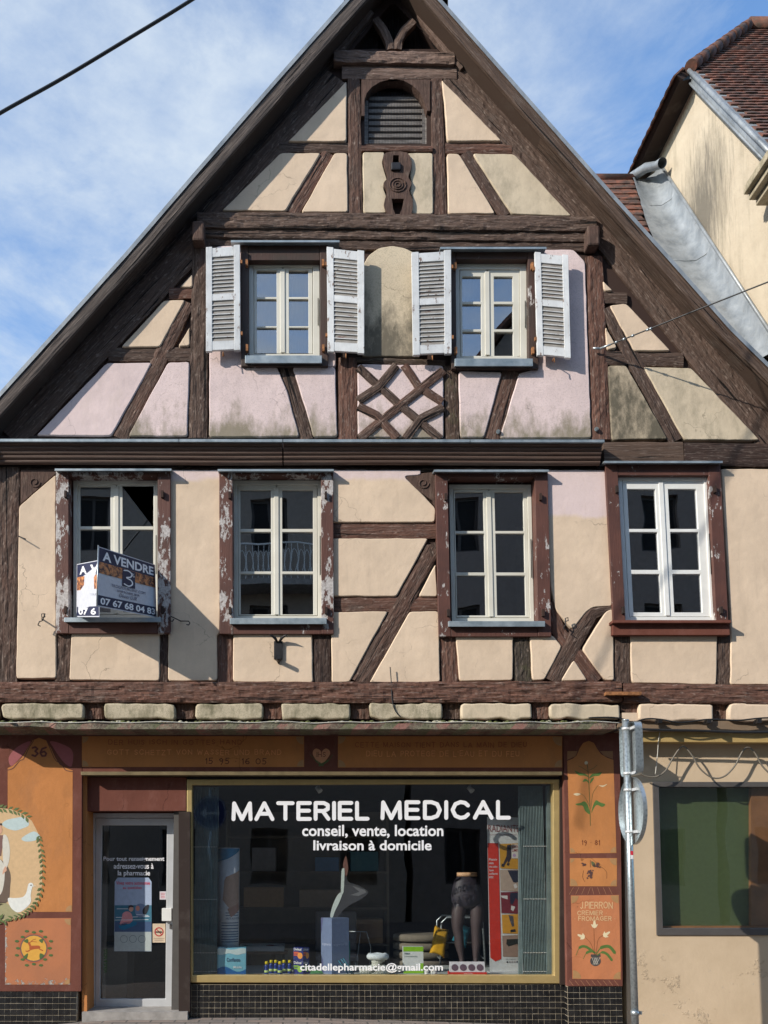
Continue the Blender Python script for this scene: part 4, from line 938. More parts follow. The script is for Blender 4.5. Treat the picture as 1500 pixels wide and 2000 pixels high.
# mural with the goose, at the left end
ov = [(-60 + 0, 1580), (-20, 1577), (20, 1580), (45, 1590), (62, 1603), (74, 1626), (80, 1660), (83, 1690), (82, 1730), (74, 1760), (58, 1780), (30, 1795), (-10, 1800), (-60, 1800)]
dc('painted_mural', [ov], (206, 172, 128), mf=plane_map(YP - 0.00042))
MU = plane_map(YP - 0.00098); MU2 = plane_map(YP - 0.00168)
dc('painted_cloud', [blob([(4, 1610), (12, 1602), (28, 1598), (44, 1596), (54, 1602), (56, 1612), (44, 1618), (30, 1622), (14, 1618)]), blob([(42, 1638), (52, 1630), (66, 1624), (76, 1630), (77, 1638), (62, 1643), (48, 1643)])], (184, 200, 198), mf=MU)
dc('painted_skirt', [blob([(-14, 1680), (8, 1684), (20, 1705), (20, 1730), (14, 1762), (-20, 1762)])], (100, 82, 68), mf=MU)
dc('painted_bodice', [[(-10, 1632), (6, 1631), (5, 1650), (2, 1672), (-10, 1672)]], (122, 86, 78), mf=MU2)
dc('painted_sleeve', [blob([(6, 1632), (14, 1634), (19, 1655), (18, 1680), (12, 1696), (7, 1690), (5, 1660)]), blob([(-14, 1682), (2, 1680), (9, 1700), (7, 1730), (0, 1748), (-14, 1750)])], (206, 200, 186), mf=MU2)
dc('painted_hand', [blob([(11, 1692), (13, 1700), (9, 1704), (5, 1708), (6, 1700)]), blob([(-6, 1612), (2, 1613), (4, 1624), (-2, 1630), (-8, 1628)])], (206, 158, 130), mf=plane_map(YP - 0.00224))
dc('painted_hat', [[(-10, 1608), (4, 1608), (4, 1612), (-10, 1612)]], (60, 44, 40), mf=plane_map(YP - 0.00224))
dc('painted_grass', [blob([(-20, 1764), (10, 1763), (24, 1775), (38, 1788), (20, 1794), (-20, 1797)])], (160, 152, 112), mf=MU)
dc('painted_goose', [blob([(16, 1754), (28, 1754), (44, 1752), (51, 1744), (54, 1732), (56, 1726), (61, 1724), (65, 1728), (62, 1736), (60, 1748), (60, 1762), (50, 1774), (36, 1782), (24, 1776), (17, 1764)], 4)], (222, 222, 214), mf=MU2)
dc('painted_beak', [[(64, 1728), (71, 1731), (64, 1732)]], (214, 196, 168), mf=MU2); dc('painted_eye', [disc(60.5, 1729, 1.3)], (40, 40, 46), mf=plane_map(YP - 0.00238))
leaves = []; pth = [(0, 1580), (16, 1580), (30, 1584), (44, 1590), (56, 1600)]
def sprig(pth, n, L_, out):
    c_ = cr([(x, y, 0) for x, y in pth], 12); m = len(c_)
    for i in range(n):
        a = c_[int(i * (m - 2) / n)]; b = c_[int(i * (m - 2) / n) + 1]; d = (b - a).normalized()
        for s_ in (-1, 1):
            dd = (d + Vector((-d.y, d.x, 0)) * .75 * s_).normalized(); l = L_ * random.uniform(.8, 1.2); nn_ = Vector((-dd.y, dd.x, 0))
            out.append([(a.x, a.y), ((a + dd * l * .5 + nn_ * l * .2).x, (a + dd * l * .5 + nn_ * l * .2).y), ((a + dd * l).x, (a + dd * l).y), ((a + dd * l * .5 - nn_ * l * .2).x, (a + dd * l * .5 - nn_ * l * .2).y)])
sprig([(-4, 1578), (20, 1581), (40, 1588), (58, 1600)], 7, 12, leaves); sprig([(76, 1632), (79, 1660), (83, 1690), (81, 1725), (74, 1755), (60, 1776), (40, 1788), (16, 1795)], 21, 10, leaves); sprig([(-10, 1800), (4, 1796), (18, 1805)], 3, 15, leaves)
decal('painted_wreath', leaves, col(92, 108, 58), H, plane_map(YP - 0.00174), step=.00012)
# deer medallion
dc('painted_wreath', [blob([(x + 30 * math.cos(a) * random.uniform(.9, 1.1), y + 30 * math.sin(a)) for a in [k * .5 for k in range(13)] for x, y in [(66, 1852)]])], (176, 92, 54), mf=plane_map(YP - 0.00028))
dc('painted_medallion', [disc(66, 1852, 27)], (112, 84, 76)); dc('painted_medallion', [disc(66, 1852, 24.5)], (212, 158, 62), mf=plane_map(YP - 0.00112))
dc('painted_deer', [blob([(58, 1846), (62, 1847), (76, 1847), (78, 1852), (66, 1854), (58, 1855)], 3), line([(60, 1850), (57, 1843), (55, 1841)], 4), line([(62, 1853), (54, 1858), (50, 1857)], 2), line([(76, 1853), (84, 1857)], 2), line([(57, 1842), (64, 1836), (70, 1834)], 1.1), line([(57, 1842), (62, 1839), (72, 1840)], 1.1)], (168, 82, 34), mf=plane_map(YP - 0.00168))
lv = []
for k in range(16):
    a = k * 6.283 / 16; r = 31 + 5 * (k % 2); x, y = 66 + r * math.cos(a), 1852 + r * math.sin(a); lv.append(disc(x, y, 4.2, 2.6, 8))
dc('painted_leaf', lv + [blob([(46, 1838), (54, 1834), (54, 1842)]), blob([(76, 1836), (84, 1834), (82, 1842)]), blob([(45, 1870), (54, 1862), (52, 1872)]), blob([(78, 1862), (86, 1866), (78, 1873)])], (74, 100, 48), mf=plane_map(YP - 0.00196))
# flowers on the right pillar
gr_ = (84, 112, 52); st_ = (96, 92, 48)
dc('painted_stem', [line([(1153, 1613), (1152, 1570), (1150, 1530), (1148, 1500), (1146, 1492)], 1.4), line([(1150, 1508), (1138, 1500), (1130, 1496)], .9), line([(1151, 1504), (1160, 1500), (1166, 1494)], .9), line([(1152, 1575), (1142, 1556), (1134, 1550)], .8), line([(1154, 1580), (1158, 1550), (1168, 1534)], .8)], st_)
dc('painted_leaf', [blob([(1122, 1505), (1132, 1509), (1144, 1512), (1150, 1518), (1142, 1515), (1130, 1514)], 4), blob([(1176, 1508), (1166, 1510), (1156, 1512), (1151, 1520), (1160, 1516), (1170, 1515)], 4), blob([(1138, 1526), (1142, 1521), (1148, 1524), (1151, 1532), (1146, 1526), (1140, 1527)], 3), blob([(1152, 1530), (1154, 1522), (1160, 1518), (1158, 1524), (1153, 1530)], 3),
   blob([(1124, 1570), (1134, 1568), (1141, 1565), (1148, 1572), (1152, 1590), (1143, 1584), (1138, 1574), (1128, 1573)], 4), blob([(1155, 1588), (1158, 1574), (1164, 1563), (1172, 1567), (1182, 1571), (1176, 1576), (1166, 1572), (1160, 1578)], 4)], gr_)
dc('painted_flower', [disc(1145, 1490, 3.4), blob([(1120, 1551), (1127, 1549), (1134, 1551), (1127, 1554)]), blob([(1170, 1534), (1178, 1534), (1186, 1531), (1178, 1537)])], (206, 190, 154))
dc('painted_date', strokes('19 · 81', 1137, 1650, 1171, 9, 1.2, .3, hand=.05), (104, 48, 26))
dots = [disc(1153 + random.gauss(0, 4) * (1 - k / 60), 1700 + k * .45, 1.6, 1.6, 8) for k in range(34)] + [disc(1139 + random.uniform(-4, 5), 1688 + random.uniform(-2, 3), 1.4, 1.4, 6) for k in range(9)] + [disc(1166 + random.uniform(-7, 7), 1690 + random.uniform(-4, 4), 1.6, 1.6, 6) for k in range(14)]
decal('painted_grapes', dots, col(88, 62, 58), H, D2, step=.00006)
dc('painted_stem', [line([(1153, 1680), (1153, 1694)], 1), line([(1140, 1700), (1138, 1712), (1142, 1722)], .8), line([(1170, 1690), (1184, 1702), (1185, 1716)], .8)], (104, 64, 34)); dc('painted_leaf', [blob([(1155, 1682), (1162, 1686), (1162, 1694), (1156, 1690)])], (92, 98, 62))
cw_ = (214, 178, 132)
dc('painted_lettering', strokes('J.PIERRON', 1134, 1774, 1196, 12, 1.5, .3, hand=.04), cw_); dc('painted_lettering', strokes('CREMIER ·', 1128, 1787, 1184, 8, 1.2, .35, hand=.05), cw_); dc('painted_lettering', strokes('· FROMAGER ·', 1123, 1798, 1201, 8, 1.2, .3, hand=.05), cw_)
tul = lambda x, y, r: [(x + (px_ * math.cos(r) - py_ * math.sin(r)), y + (px_ * math.sin(r) + py_ * math.cos(r))) for px_, py_ in [(-7, -1), (-3, 0), (-1.5, -8), (0, -9), (1.5, -8), (3, 0), (7, -1), (4, 5), (0, 7), (-4, 5)]]
dc('painted_flower', [tul(1161, 1806, 0), tul(1136, 1829, -1.15), tul(1184, 1825, .95)], (222, 206, 168))
dc('painted_stem', [line([(1160, 1813), (1161, 1850), (1163, 1867)], .9), line([(1142, 1830), (1154, 1843), (1162, 1866)], .8), line([(1177, 1827), (1168, 1836), (1164, 1866)], .8)], (128, 76, 40))
dc('painted_leaf', [line([(1125, 1866), (1132, 1851), (1144, 1849), (1160, 1860)], [1, 5, 5, 2]), line([(1139, 1873), (1146, 1861), (1156, 1858), (1163, 1862)], [1, 5, 4, 2]), line([(1165, 1863), (1174, 1851), (1190, 1849), (1202, 1863)], [2, 6, 6, 1]), line([(1166, 1866), (1176, 1860), (1186, 1864), (1196, 1877)], [2, 5, 5, 1])], gr_)
dc('painted_pot', [disc(1163, 1877, 10.5, 10), rect(1154, 1864, 1173, 1869)], (70, 68, 66)); dc('painted_pot', [line([(1156 + k * 4, 1870), (1162 + k * 3, 1884)], 1, False) for k in range(3)] + [line([(1172 - k * 4, 1870), (1164 - k * 3, 1884)], 1, False) for k in range(3)], (176, 170, 158), mf=plane_map(YP - 0.00140))
dc('painted_hatching', [line([(1116 + k * 11 + (4 if k < 4 else -4), 1733), (1112 + k * 12, 1747)], .8, False) for k in range(8)] + [line([(1112 + k * 11, 1915), (1120 + k * 11, 1925)], .8, False) for k in range(9)], (168, 118, 88))

# ---- small black tiles of the plinth
M['grout'] = plain('grout', (.44, .38, .28), .9, var=.3); g = G('black_tile'); v = g.tc.outputs['Object']
M['btile'] = g.fin(g.mix(g.ramp(g.noise(v, 12, 5), .4, .7), (.008, .008, .009), (.022, .021, .021)), g.ramp(g.noise(v, 8, 4), .3, .7, .12, .4))
def tiles(x0, x1, z0, z1, Y, s_=.058):
    mb = MB(); mb.box(x0, x1, Y, Y + .3, z0 - .3, z1); b = mb.build('plinth', M['grout'], H)
    mb = MB(); nx = int((x1 - x0) / s_); nz_ = int((z1 - z0) / s_) + 4; sx = (x1 - x0) / nx
    for i in range(nx):
        for j in range(nz_):
            x = x0 + i * sx + .002; z = z1 - (j + 1) * s_ + .002; t = [random.uniform(-.0012, .0012) for _ in range(4)]
            w_ = sx - .004; h_ = s_ - .004; Yt = Y - .0022
            mb.hexa([(x, Yt + t[0], z), (x + w_, Yt + t[1], z), (x + w_, Yt + t[2], z + h_), (x, Yt + t[3], z + h_), (x, Y, z), (x + w_, Y, z), (x + w_, Y, z + h_), (x, Y, z + h_)])
            if i == 0: mb.box(x0 - .0022, x0, Y + .003, Y + .055, z, z + h_); mb.box(x0 - .0022, x0, Y + .0604, Y + .112, z, z + h_)
    mb.build('plinth_tiles', M['btile'], b)
zl = W(80, 1937, YG + .0).z
tiles(W(-60, 1937, YG + .01).x, W(150, 1937, YG + .01).x, -.30, zl, YG + .01)
tiles(W(1108, 1927, YG + .01).x, W(1214, 1927, YG + .01).x, -.30, W(1160, 1927, YG + .01).z, YG + .01)
YW = YG + .10   # shop window frame front
tiles(W(352, 1924, YW + .02).x, W(1106, 1924, YW + .02).x, -.30, W(700, 1923, YW + .02).z, YW + .02)

# ---- shop window
op = [(365, 1522), (1094, 1518), (1098, 1921), (364, 1919)]; ip = [(375, 1533), (1080, 1530), (1083, 1905), (376, 1905)]
mb = MB(); mb.pprism([op, ip], YW, YW + .10); SW = mb.build('shop_window', M['brass'], H, bevel=.006)
YGL = YW + .06
mb = MB(); mb.pprism([[(370, 1528), (1086, 1525), (1088, 1910), (370, 1910)]], YGL, YGL + .008); mb.build('pane', M['shopglass'], SW)
LM = plane_map(YGL - .0006)
x = 0
decal('lettering', strokes('MATERIEL', 456, 1600, 718, 31, 7.6, .33, slope=-.004), M['letters'], SW, LM, step=.00003)
decal('lettering', strokes('MEDICAL', 747, 1598, 994, 31, 7.6, .36, slope=-.004), M['letters'], SW, LM, step=.00003)
text('lettering', 'conseil, vente, location', LM, (590, 1611, 866, 1637), M['letters'], SW, .022)
text('lettering', 'livraison à domicile', LM, (612, 1641, 843, 1661), M['letters'], SW, .022)
text('lettering', 'citadellepharmacie@gmail.com', LM, (586, 1881, 865, 1900), M['letters'], SW, .02)
# surrounding reveals, roller box, jamb post
gprism('window_head', rect(366, 1514.5, 1099, 1522), YG + .08, YG + .4, M['black'])  # black colour stands in for the shade under the metal strip
gprism('jamb_post', [(349, 1585), (371, 1585), (371, 1982), (349, 1982)], YG + .06, .7, M['timber_dark'])
gprism('jamb_post', rect(1094, 1515, 1105, 1923), YG + .07, .7, M['timber_dark'])
gprism('roller_box', [(168, 1518), (364, 1518), (364, 1584), (168, 1584)], YG + .10, .62, M['brownpaint'], bevel=.006)
# ---- shop door
YD = .46
mb = MB(); mb.pprism([[(177, 1588), (351, 1588), (349, 1982), (176, 1982)], [(186, 1597), (341, 1597), (340, 1976), (185, 1976)]], YD, YD + .08); DR = mb.build('shop_door', M['alu'], H, bevel=.004)
mb = MB(); mb.pprism([[(187, 1598), (340, 1598), (339, 1975), (186, 1975)], [(199, 1612), (326, 1612), (323, 1951), (195, 1951)]], YD + .006, YD + .06); mb.build('door_leaf', M['alu'], DR, bevel=.004)
mb = MB(); mb.pprism([[(195, 1609), (329, 1609), (327, 1954), (192, 1954)]], YD + .03, YD + .036); mb.build('pane', M['shopglass'], DR)
mb = MB(); mb.pbox(316, 1774, 335, 1799, YD - .06, YD + .006); mb.build('handle', M['pvcwhite'], DR, bevel=.004); mb = MB(); mb.pbox(331, 1806, 335, 1814, YD - .004, YD + .006); mb.build('lock', M['darkframe'], DR)
gprism('threshold', rect(160, 1977, 366, 2004), YD - .34, YD + .3, M['kerb'])
gprism('door_jamb', [(159, 1515), (168, 1515), (170, 1990), (160, 1990)], YG + .05, .7, M['orange'])
DM = plane_map(YD + .026); DM2 = plane_map(YD + .022)
for s_, r in (('Pour tout renseignement', (202, 1673, 321, 1684)), ('adressez-vous à', (222, 1686, 300, 1697)), ('la pharmacie', (230, 1700, 293, 1713))): text('lettering', s_, DM, r, M['letters'], DR, .02)
text('lettering', 'VOUS & NOUS', lambda x, y, l=0: W(206 + (y - 1860) * .9, 1900 - (x - 200), YD + .026 - l), (200, 1856, 246, 1864), col(70, 120, 60), DR, .01)
# shop room
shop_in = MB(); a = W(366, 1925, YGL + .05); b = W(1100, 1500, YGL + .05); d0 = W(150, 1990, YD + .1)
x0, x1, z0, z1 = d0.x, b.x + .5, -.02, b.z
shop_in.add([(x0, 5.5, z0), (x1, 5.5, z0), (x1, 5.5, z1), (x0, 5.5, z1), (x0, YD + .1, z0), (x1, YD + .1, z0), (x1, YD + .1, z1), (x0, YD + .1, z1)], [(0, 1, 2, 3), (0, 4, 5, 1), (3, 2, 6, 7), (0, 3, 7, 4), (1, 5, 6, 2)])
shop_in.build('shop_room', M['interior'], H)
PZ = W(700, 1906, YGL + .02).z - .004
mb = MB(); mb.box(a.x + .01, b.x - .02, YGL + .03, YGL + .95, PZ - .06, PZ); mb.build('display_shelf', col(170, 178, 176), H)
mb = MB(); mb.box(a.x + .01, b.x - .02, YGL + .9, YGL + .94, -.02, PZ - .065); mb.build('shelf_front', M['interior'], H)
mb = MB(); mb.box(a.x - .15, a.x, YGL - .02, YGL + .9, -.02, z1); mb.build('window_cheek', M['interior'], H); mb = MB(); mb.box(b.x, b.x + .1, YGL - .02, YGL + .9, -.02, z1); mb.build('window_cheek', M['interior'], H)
# folding grilles at both ends
def grille(x0, x1, y0, y1, Y, n):
    mb = MB(); P = []; 
    for i in range(2 * n + 1):
        x = x0 + (x1 - x0) * i / (2 * n); P.append((x, Y + (.018 if i % 2 else 0)))
    vs = []
    for x, yy in P: a_ = W(x, y1, Y); b_ = W(x, y0, Y); vs += [(a_.x, yy, a_.z), (a_.x, yy, b_.z)]
    mb.add(vs, [(2 * i, 2 * i + 1, 2 * i + 3, 2 * i + 2) for i in range(2 * n)])
    o = mb.build('folding_grille', M['grille'], H)
    mb = MB()
    for t in (.32, .60, .885, .985):
        for i in range(n):
            x = x0 + (x1 - x0) * (i + .5) / n; p = W(x - .4, y0 + (y1 - y0) * t, Y); mb.box(p.x - .0035, p.x + .0035, Y - .006, Y + .002, p.z - .004, p.z + .004)
    mb.build('rivets', M['pvcwhite'], o); return o
M['grille'] = plain('grille_grey_green', (.19, .25, .25), .45, .2, var=.2)
grille(378, 424, 1537, 1903, YGL + .10, 15); grille(1022, 1068, 1535, 1903, YGL + .10, 15)
gprism('grille_channel', rect(1069, 1535, 1081, 1904), YGL + .07, YGL + .14, M['grille']); gprism('grille_channel', rect(1014, 1535, 1021, 1904), YGL + .12, YGL + .17, M['grille'])

# ================================================================ right-hand ground floor (neighbour shop under the same gable)
YR = YG + .09
wr = [(1217, 1440), (1660, 1440), (1660, 2010), (1225, 2030)]; hr = [(1284, 1532), (1600, 1532), (1600, 1818), (1291, 1818)]
g = G('beige_render_rough'); v = g.tc.outputs['Object']; zz = g.sep(v)[2]
c = g.mix(g.ramp(g.noise(v, 2.2, 6, .6), .3, .7), (.52, .40, .27), (.61, .475, .33)); low = g.ramp(zz, .3, .7, 1, 0)
blis = g.ramp(g.noise(g.mp(v, (1, 1, 1.2)), 3.1, 8, .72, .2), .56, .60); h = g.math('ADD', g.math('MULTIPLY', g.noise(v, 14, 6, .6), .35), g.math('MULTIPLY', g.math('MULTIPLY', blis, low), 1.6))
c = g.mix(g.math('MULTIPLY', low, g.ramp(g.noise(v, 9, 7, .7), .64, .70)), c, (.45, .38, .30)); M['roughwall'] = g.fin(c, .93, g.bump(h, .5, .014), spec=.15)
mb = MB(); mb.pprism([wr, hr], YR, YR + .3); mb.build('shop_wall', M['roughwall'], H)
mb = MB(); mb.pprism([[(1275, 1527), (1610, 1527), (1610, 1827), (1283, 1827)], [(1287, 1537), (1597, 1537), (1597, 1813), (1295, 1813)]], YR - .015, YR + .12); W5 = mb.build('shop_window', M['darkframe'], H, bevel=.004)
mb = MB(); mb.pprism([[(1280, 1530), (1604, 1530), (1604, 1820), (1288, 1820)]], YR + .05, YR + .056); mb.build('pane', M['shopglass'], W5)
gprism('back_panel', rect(1270, 1500, 1472, 1850), YR + .14, YR + .16, col(84, 98, 62)); gprism('wood_panel', rect(1467, 1500, 1640, 1850), YR + .08, YR + .13, M['pine'] if 'pine' in M else plain('varnished_pine', (.26, .12, .05), .5, var=.25, nscale=4))
gprism('shop_board', rect(1270, 1809, 1600, 1822), YR + .06, YR + .139, plain('varnished_board', (.35, .16, .06), .5, var=.2)); gprism('ceiling_board', rect(1270, 1525, 1600, 1532), YR + .1, YR + .45, M['interior'])
mb = MB(); mb.pprism([[(1240, 1429), (1660, 1429), (1660, 1451), (1240, 1449)]], YR - .15, YR + .1); mb.build('lintel_profile', M['lintel'], H, bevel=.004)
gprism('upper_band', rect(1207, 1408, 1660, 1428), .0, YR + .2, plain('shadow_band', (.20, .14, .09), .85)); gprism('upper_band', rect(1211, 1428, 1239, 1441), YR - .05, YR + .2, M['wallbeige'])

# ================================================================ cables
def cable(name, pts, r, mat, label, group=None):
    mb = MB(); mb.tube(cr(pts, 8), r, 8); o = mb.build(name, mat); tag(o, label, 'cable', group); return o
P1 = W(-120, 300, -3); cable('overhead_cable', [W(-400, 470, -3.6), W(-120, 294, -3.3), W(0, 221, -3.2), W(120, 154, -3.1), W(250, 76, -3.05), W(377, -2, -3.0), W(520, -98, -2.9), W(900, -380, -2.6)], .012, M['cable'], 'thick dark overhead cable crossing the sky at the upper left')
an = W(1172, 681, -.06); dirw = Vector((1.0, -.885, -.005)).normalized()
cable('span_wire', [an, an + dirw * 2, an + dirw * 5 + Vector((0, 0, -.05)), an + dirw * 11], .007, M['cable'], 'thin taut span wire anchored to the gable post on the right')
mb = MB(); mb.tube([W(1158, 680, -.05), an], .011, 8); mb.tube([an, an + dirw * .12], [.014, .008], 8)
for k in (.16, .24, .33, .48, .51): mb.tube([an + dirw * k, an + dirw * (k + .025)], .013, 8)
tag(mb.build('wire_anchor', M['galv']), 'metal strainer and insulators holding the span wire to the right gable post', 'wire anchor')
pts = [(i * 60 - 50, 1409 + (3 if i % 2 else 0) + random.uniform(-1, 1)) for i in range(22)]
cable('thin_wire', [W(x, y, -.31 + .01 * (i % 2)) for i, (x, y) in enumerate(pts)], .0045, M['cable_white'], 'thin pale wire clipped along the mossy ledge above the orange frieze')
cable('black_cable', [W(x, y, -.10) for x, y in ((1150, 1402), (1190, 1401), (1215, 1404), (1235, 1411), (1262, 1404), (1290, 1405), (1330, 1411), (1385, 1405), (1440, 1407), (1500, 1402), (1600, 1405), (1660, 1404))], .008, M['cable'], 'black cable looping along under the plaster blocks above the ochre lintel')
cable('black_cable', [W(x, y, -.08) for x, y in ((1240, 1424), (1300, 1426), (1360, 1427), (1440, 1430), (1520, 1430), (1660, 1433))], .013, M['cable'], 'thick black cable running straight along the top of the ochre lintel')
pts = [(1243, 1507), (1262, 1516), (1282, 1517), (1300, 1505), (1316, 1478), (1333, 1458), (1350, 1473), (1368, 1502), (1392, 1519), (1415, 1516), (1435, 1496), (1450, 1468), (1461, 1460), (1474, 1470), (1492, 1500), (1520, 1519), (1550, 1510), (1575, 1465), (1600, 1470)]
cable('festoon_cable', [W(x, y, YR - .12) for x, y in pts], .0085, M['cable_grey'], 'grey festoon cable hanging in scallops over the dark framed window')
cable('hanging_wire', [W(x, y, -.06) for x, y in ((762, 1303), (764, 1330), (766, 1368), (772, 1388), (782, 1400))], .005, M['cable'], 'short black wire hanging down the big beam above the shop frieze')
cable('hanging_wire', [W(x, y, YR - .16) for x, y in ((1296, 1412), (1289, 1430), (1286, 1448), (1284, 1475), (1280, 1512))], .004, M['cable_white'], 'short pale wire dangling from the lintel left of the festoon')
for x in (1290, 1386, 1484): 
    mb = MB(); mb.pbox(x - 4, 1404, x + 4, 1412, -.12, -.03); tag(mb.build('cable_clip', M['iron']), 'small black clip holding the looping black cable, ' + {1290: 'nearest the sign pole', 1386: 'middle one', 1484: 'nearest the right edge'}[x], 'cable clip')

# ================================================================ sign pole (seen from behind)
px_, py_ = 2.90, -.87
SP = thing('road_sign', 'galvanised road sign pole with a box sign above a round sign, both seen from behind', 'road sign', (px_, py_, -.12))
topz = W(1216, 1408, py_).z
mb = MB(); mb.tube([(px_, py_, -.12), (px_, py_, topz)], .031, 18); mb.build('pole', M['galv'], SP)
mb = MB(); mb.tube([(px_, py_, topz), (px_, py_, topz + .012)], [.034, .03], 18); mb.build('pole_cap', M['galv'], SP)
hd = Vector((.0, -1, 0)); nb = Vector((-1, 0, 0))
zc = (W(1220, 1518, py_).z + W(1220, 1650, py_).z) / 2; rad = (W(1220, 1518, py_).z - W(1220, 1650, py_).z) / 2
cen = Vector((px_, py_, zc)) - nb * .048
mb = MB(); N = 40; vs = [cen]; 
for k in range(N): a = 6.283185 * k / N; vs.append(cen + hd * rad * math.cos(a) + Vector((0, 0, rad * math.sin(a))))
mb.add(vs, [(0, 1 + k, 1 + (k + 1) % N) for k in range(N)]); rim = []
for k in range(N): rim += [vs[1 + k] + nb * .03, vs[1 + k] - nb * .006]
mb.add(rim, [(2 * k, 2 * k + 1, (2 * k + 3) % (2 * N), (2 * k + 2) % (2 * N)) for k in range(N)], True); mb.build('round_sign', M['galv'], SP)
zt2 = W(1220, 1413, py_).z; zb2 = W(1220, 1515, py_).z; c2 = Vector((px_, py_, (zt2 + zb2) / 2)) - nb * .055; hw = .20; hh = (zt2 - zb2) / 2
mb = MB(); pr = []
for k in range(32):
    a = 6.283185 * k / 32; e = 7; ca, sa = math.cos(a), math.sin(a); u = math.copysign(abs(ca) ** (2 / e), ca); v2 = math.copysign(abs(sa) ** (2 / e), sa); pr.append(c2 + hd * hw * u + Vector((0, 0, hh * v2)))
mb.add(pr, [tuple(range(32))]); rim = []
for p in pr: rim += [p + nb * .045, p - nb * .02]
mb.add(rim, [(2 * k, 2 * k + 1, (2 * k + 3) % 64, (2 * k + 2) % 64) for k in range(32)], True); mb.build('box_sign', M['galv'], SP)
for z in (zt2 - .05, zb2 + .02, zc + rad * .62, zc - rad * .62):
    mb = MB(); mb.tube([(px_, py_, z - .012), (px_, py_, z + .012)], .036, 18); c3 = Vector((px_, py_, z)) - nb * .04; mb.hexa([c3 + hd * .13 * s1 + Vector((0, 0, .012 * s2)) + nb * d_ for d_ in (.012, -.012) for s1, s2 in ((-1, -1), (1, -1), (1, 1), (-1, 1))]); mb.build('clamp', M['alu'], SP)
for z, c_ in ((1666, (200, 40, 60)), (1674, (220, 220, 220))):
    mb = MB(); p = W(1218, z, py_ - .034); mb.box(px_ - .004, px_ + .018, py_ - .0345, py_ - .030, p.z - .018, p.z + .018); mb.build('sticker', col(*c_), SP)
mb = MB(); p = W(1232, 1978, py_); mb.tube([(px_, py_, p.z - .02), (px_, py_, p.z + .02)], .037, 16); mb.box(px_ + .03, px_ + .06, py_ - .01, py_ + .01, p.z - .015, p.z + .015); mb.build('clamp', M['galv'], SP)
# second sign further down the street, facing the shop (seen only as a reflection)
S2 = thing('road_sign', 'blue round arrow sign across the street, mirrored at upper left of the shop glass', 'road sign', (-2.25, -11.05, -.11))
mb = MB(); mb.tube([(-2.25, -11.07, -.11), (-2.25, -11.07, 3.2)], .03, 14); mb.build('pole', M['galv'], S2)
mb = MB(); mb.tube([(-2.25, -11.04, 2.66), (-2.25, -11.02, 2.66)], .40, 36); mb.build('round_sign', col(26, 42, 100), S2)
ArM = lambda x, y, l=0: Vector((-2.25 + x, -11.005 + l, 2.66 + y))
decal('arrow', [[(.24, -.03), (-.06, -.03), (-.06, -.15), (-.25, 0), (-.06, .15), (-.06, .03), (.24, .03)]] , col(150, 154, 170), S2, ArM)
ring = [(.375 * math.cos(k * .2618), .375 * math.sin(k * .2618)) for k in range(25)]
decal('sign_border', stroke(ring, .025), col(150, 154, 170), S2, ArM, step=.0001)

# ================================================================ for-sale boards in the first-floor window
FS = thing('sale_sign', 'folded blue and white estate agent board A VENDRE standing out from the left first-floor window', 'sign', tuple(W(225, 1206, -.1)))
ed_t, ed_b = W(192, 1067, -.72), W(189, 1184, -.72)
rt_t, rt_b = W(303, 1103, .0), W(306, 1206, .0)
lf_t, lf_b = W(150, 1102, .0), W(149, 1205, .0)
navy = col(24, 32, 66); pap = col(196, 198, 206, .5)
def board(A0, B0, A1, B1):
    """A top, B bottom; 0 left edge, 1 right edge -> map (0..100, 0..100)"""
    nrm = (A1 - A0).cross(B0 - A0).normalized()
    if nrm.y > 0: nrm = -nrm
    def f(x, y, l=0): return (A0.lerp(A1, x / 100)).lerp(B0.lerp(B1, x / 100), y / 100) + nrm * (l + .001)
    mb = MB(); qd = [B0, B1, A1, A0]; mb.hexa([p for p in qd] + [p - nrm * .006 for p in qd]); mb.build('panel', pap, FS); return f
def face(f, full):
    if not full: return half(f)
    decal('band', [rect(1.5, 1.5, 98.5, 25), rect(1.5, 81, 98.5, 98)], navy, FS, lambda x, y, l=0: f(x, y, .001))
    decal('picture', [rect(1.5, 25, 98.5, 44)], M['photo'], FS, lambda x, y, l=0: f(x, y, .0015))
    text('lettering', 'A VENDRE', f, (7, 6, 96, 22), M['letters'], FS, .03, lift=.003)
    text('lettering', '07 67 68 04 83', f, (5, 84, 97, 96), M['letters'], FS, .03, lift=.003)
    decal('emblem', [rect(40, 25.5, 62, 56)], navy, FS, lambda x, y, l=0: f(x, y, .0025)); decal('emblem', stroke([(43, 28), (50, 27), (56, 31), (54, 37), (47, 40), (55, 43), (57, 49), (51, 54), (43, 52)], 2.2, True), M['letters'], FS, lambda x, y, l=0: f(x, y, .0035 + l))
    text('lettering', '%', f, (55, 29, 61, 36), M['letters'], FS, lift=.004)
    for s_, r in (('TROISPOURCENT.COM', (22, 57, 80, 62)), ('IMMOBILIER', (32, 64.5, 70, 68.5)), ('Olivier LUX', (35, 70, 66, 77))): text('lettering', s_, f, r, col(60, 66, 96), FS, .0, lift=.003, shear=.25 if s_[0] == 'O' else 0)
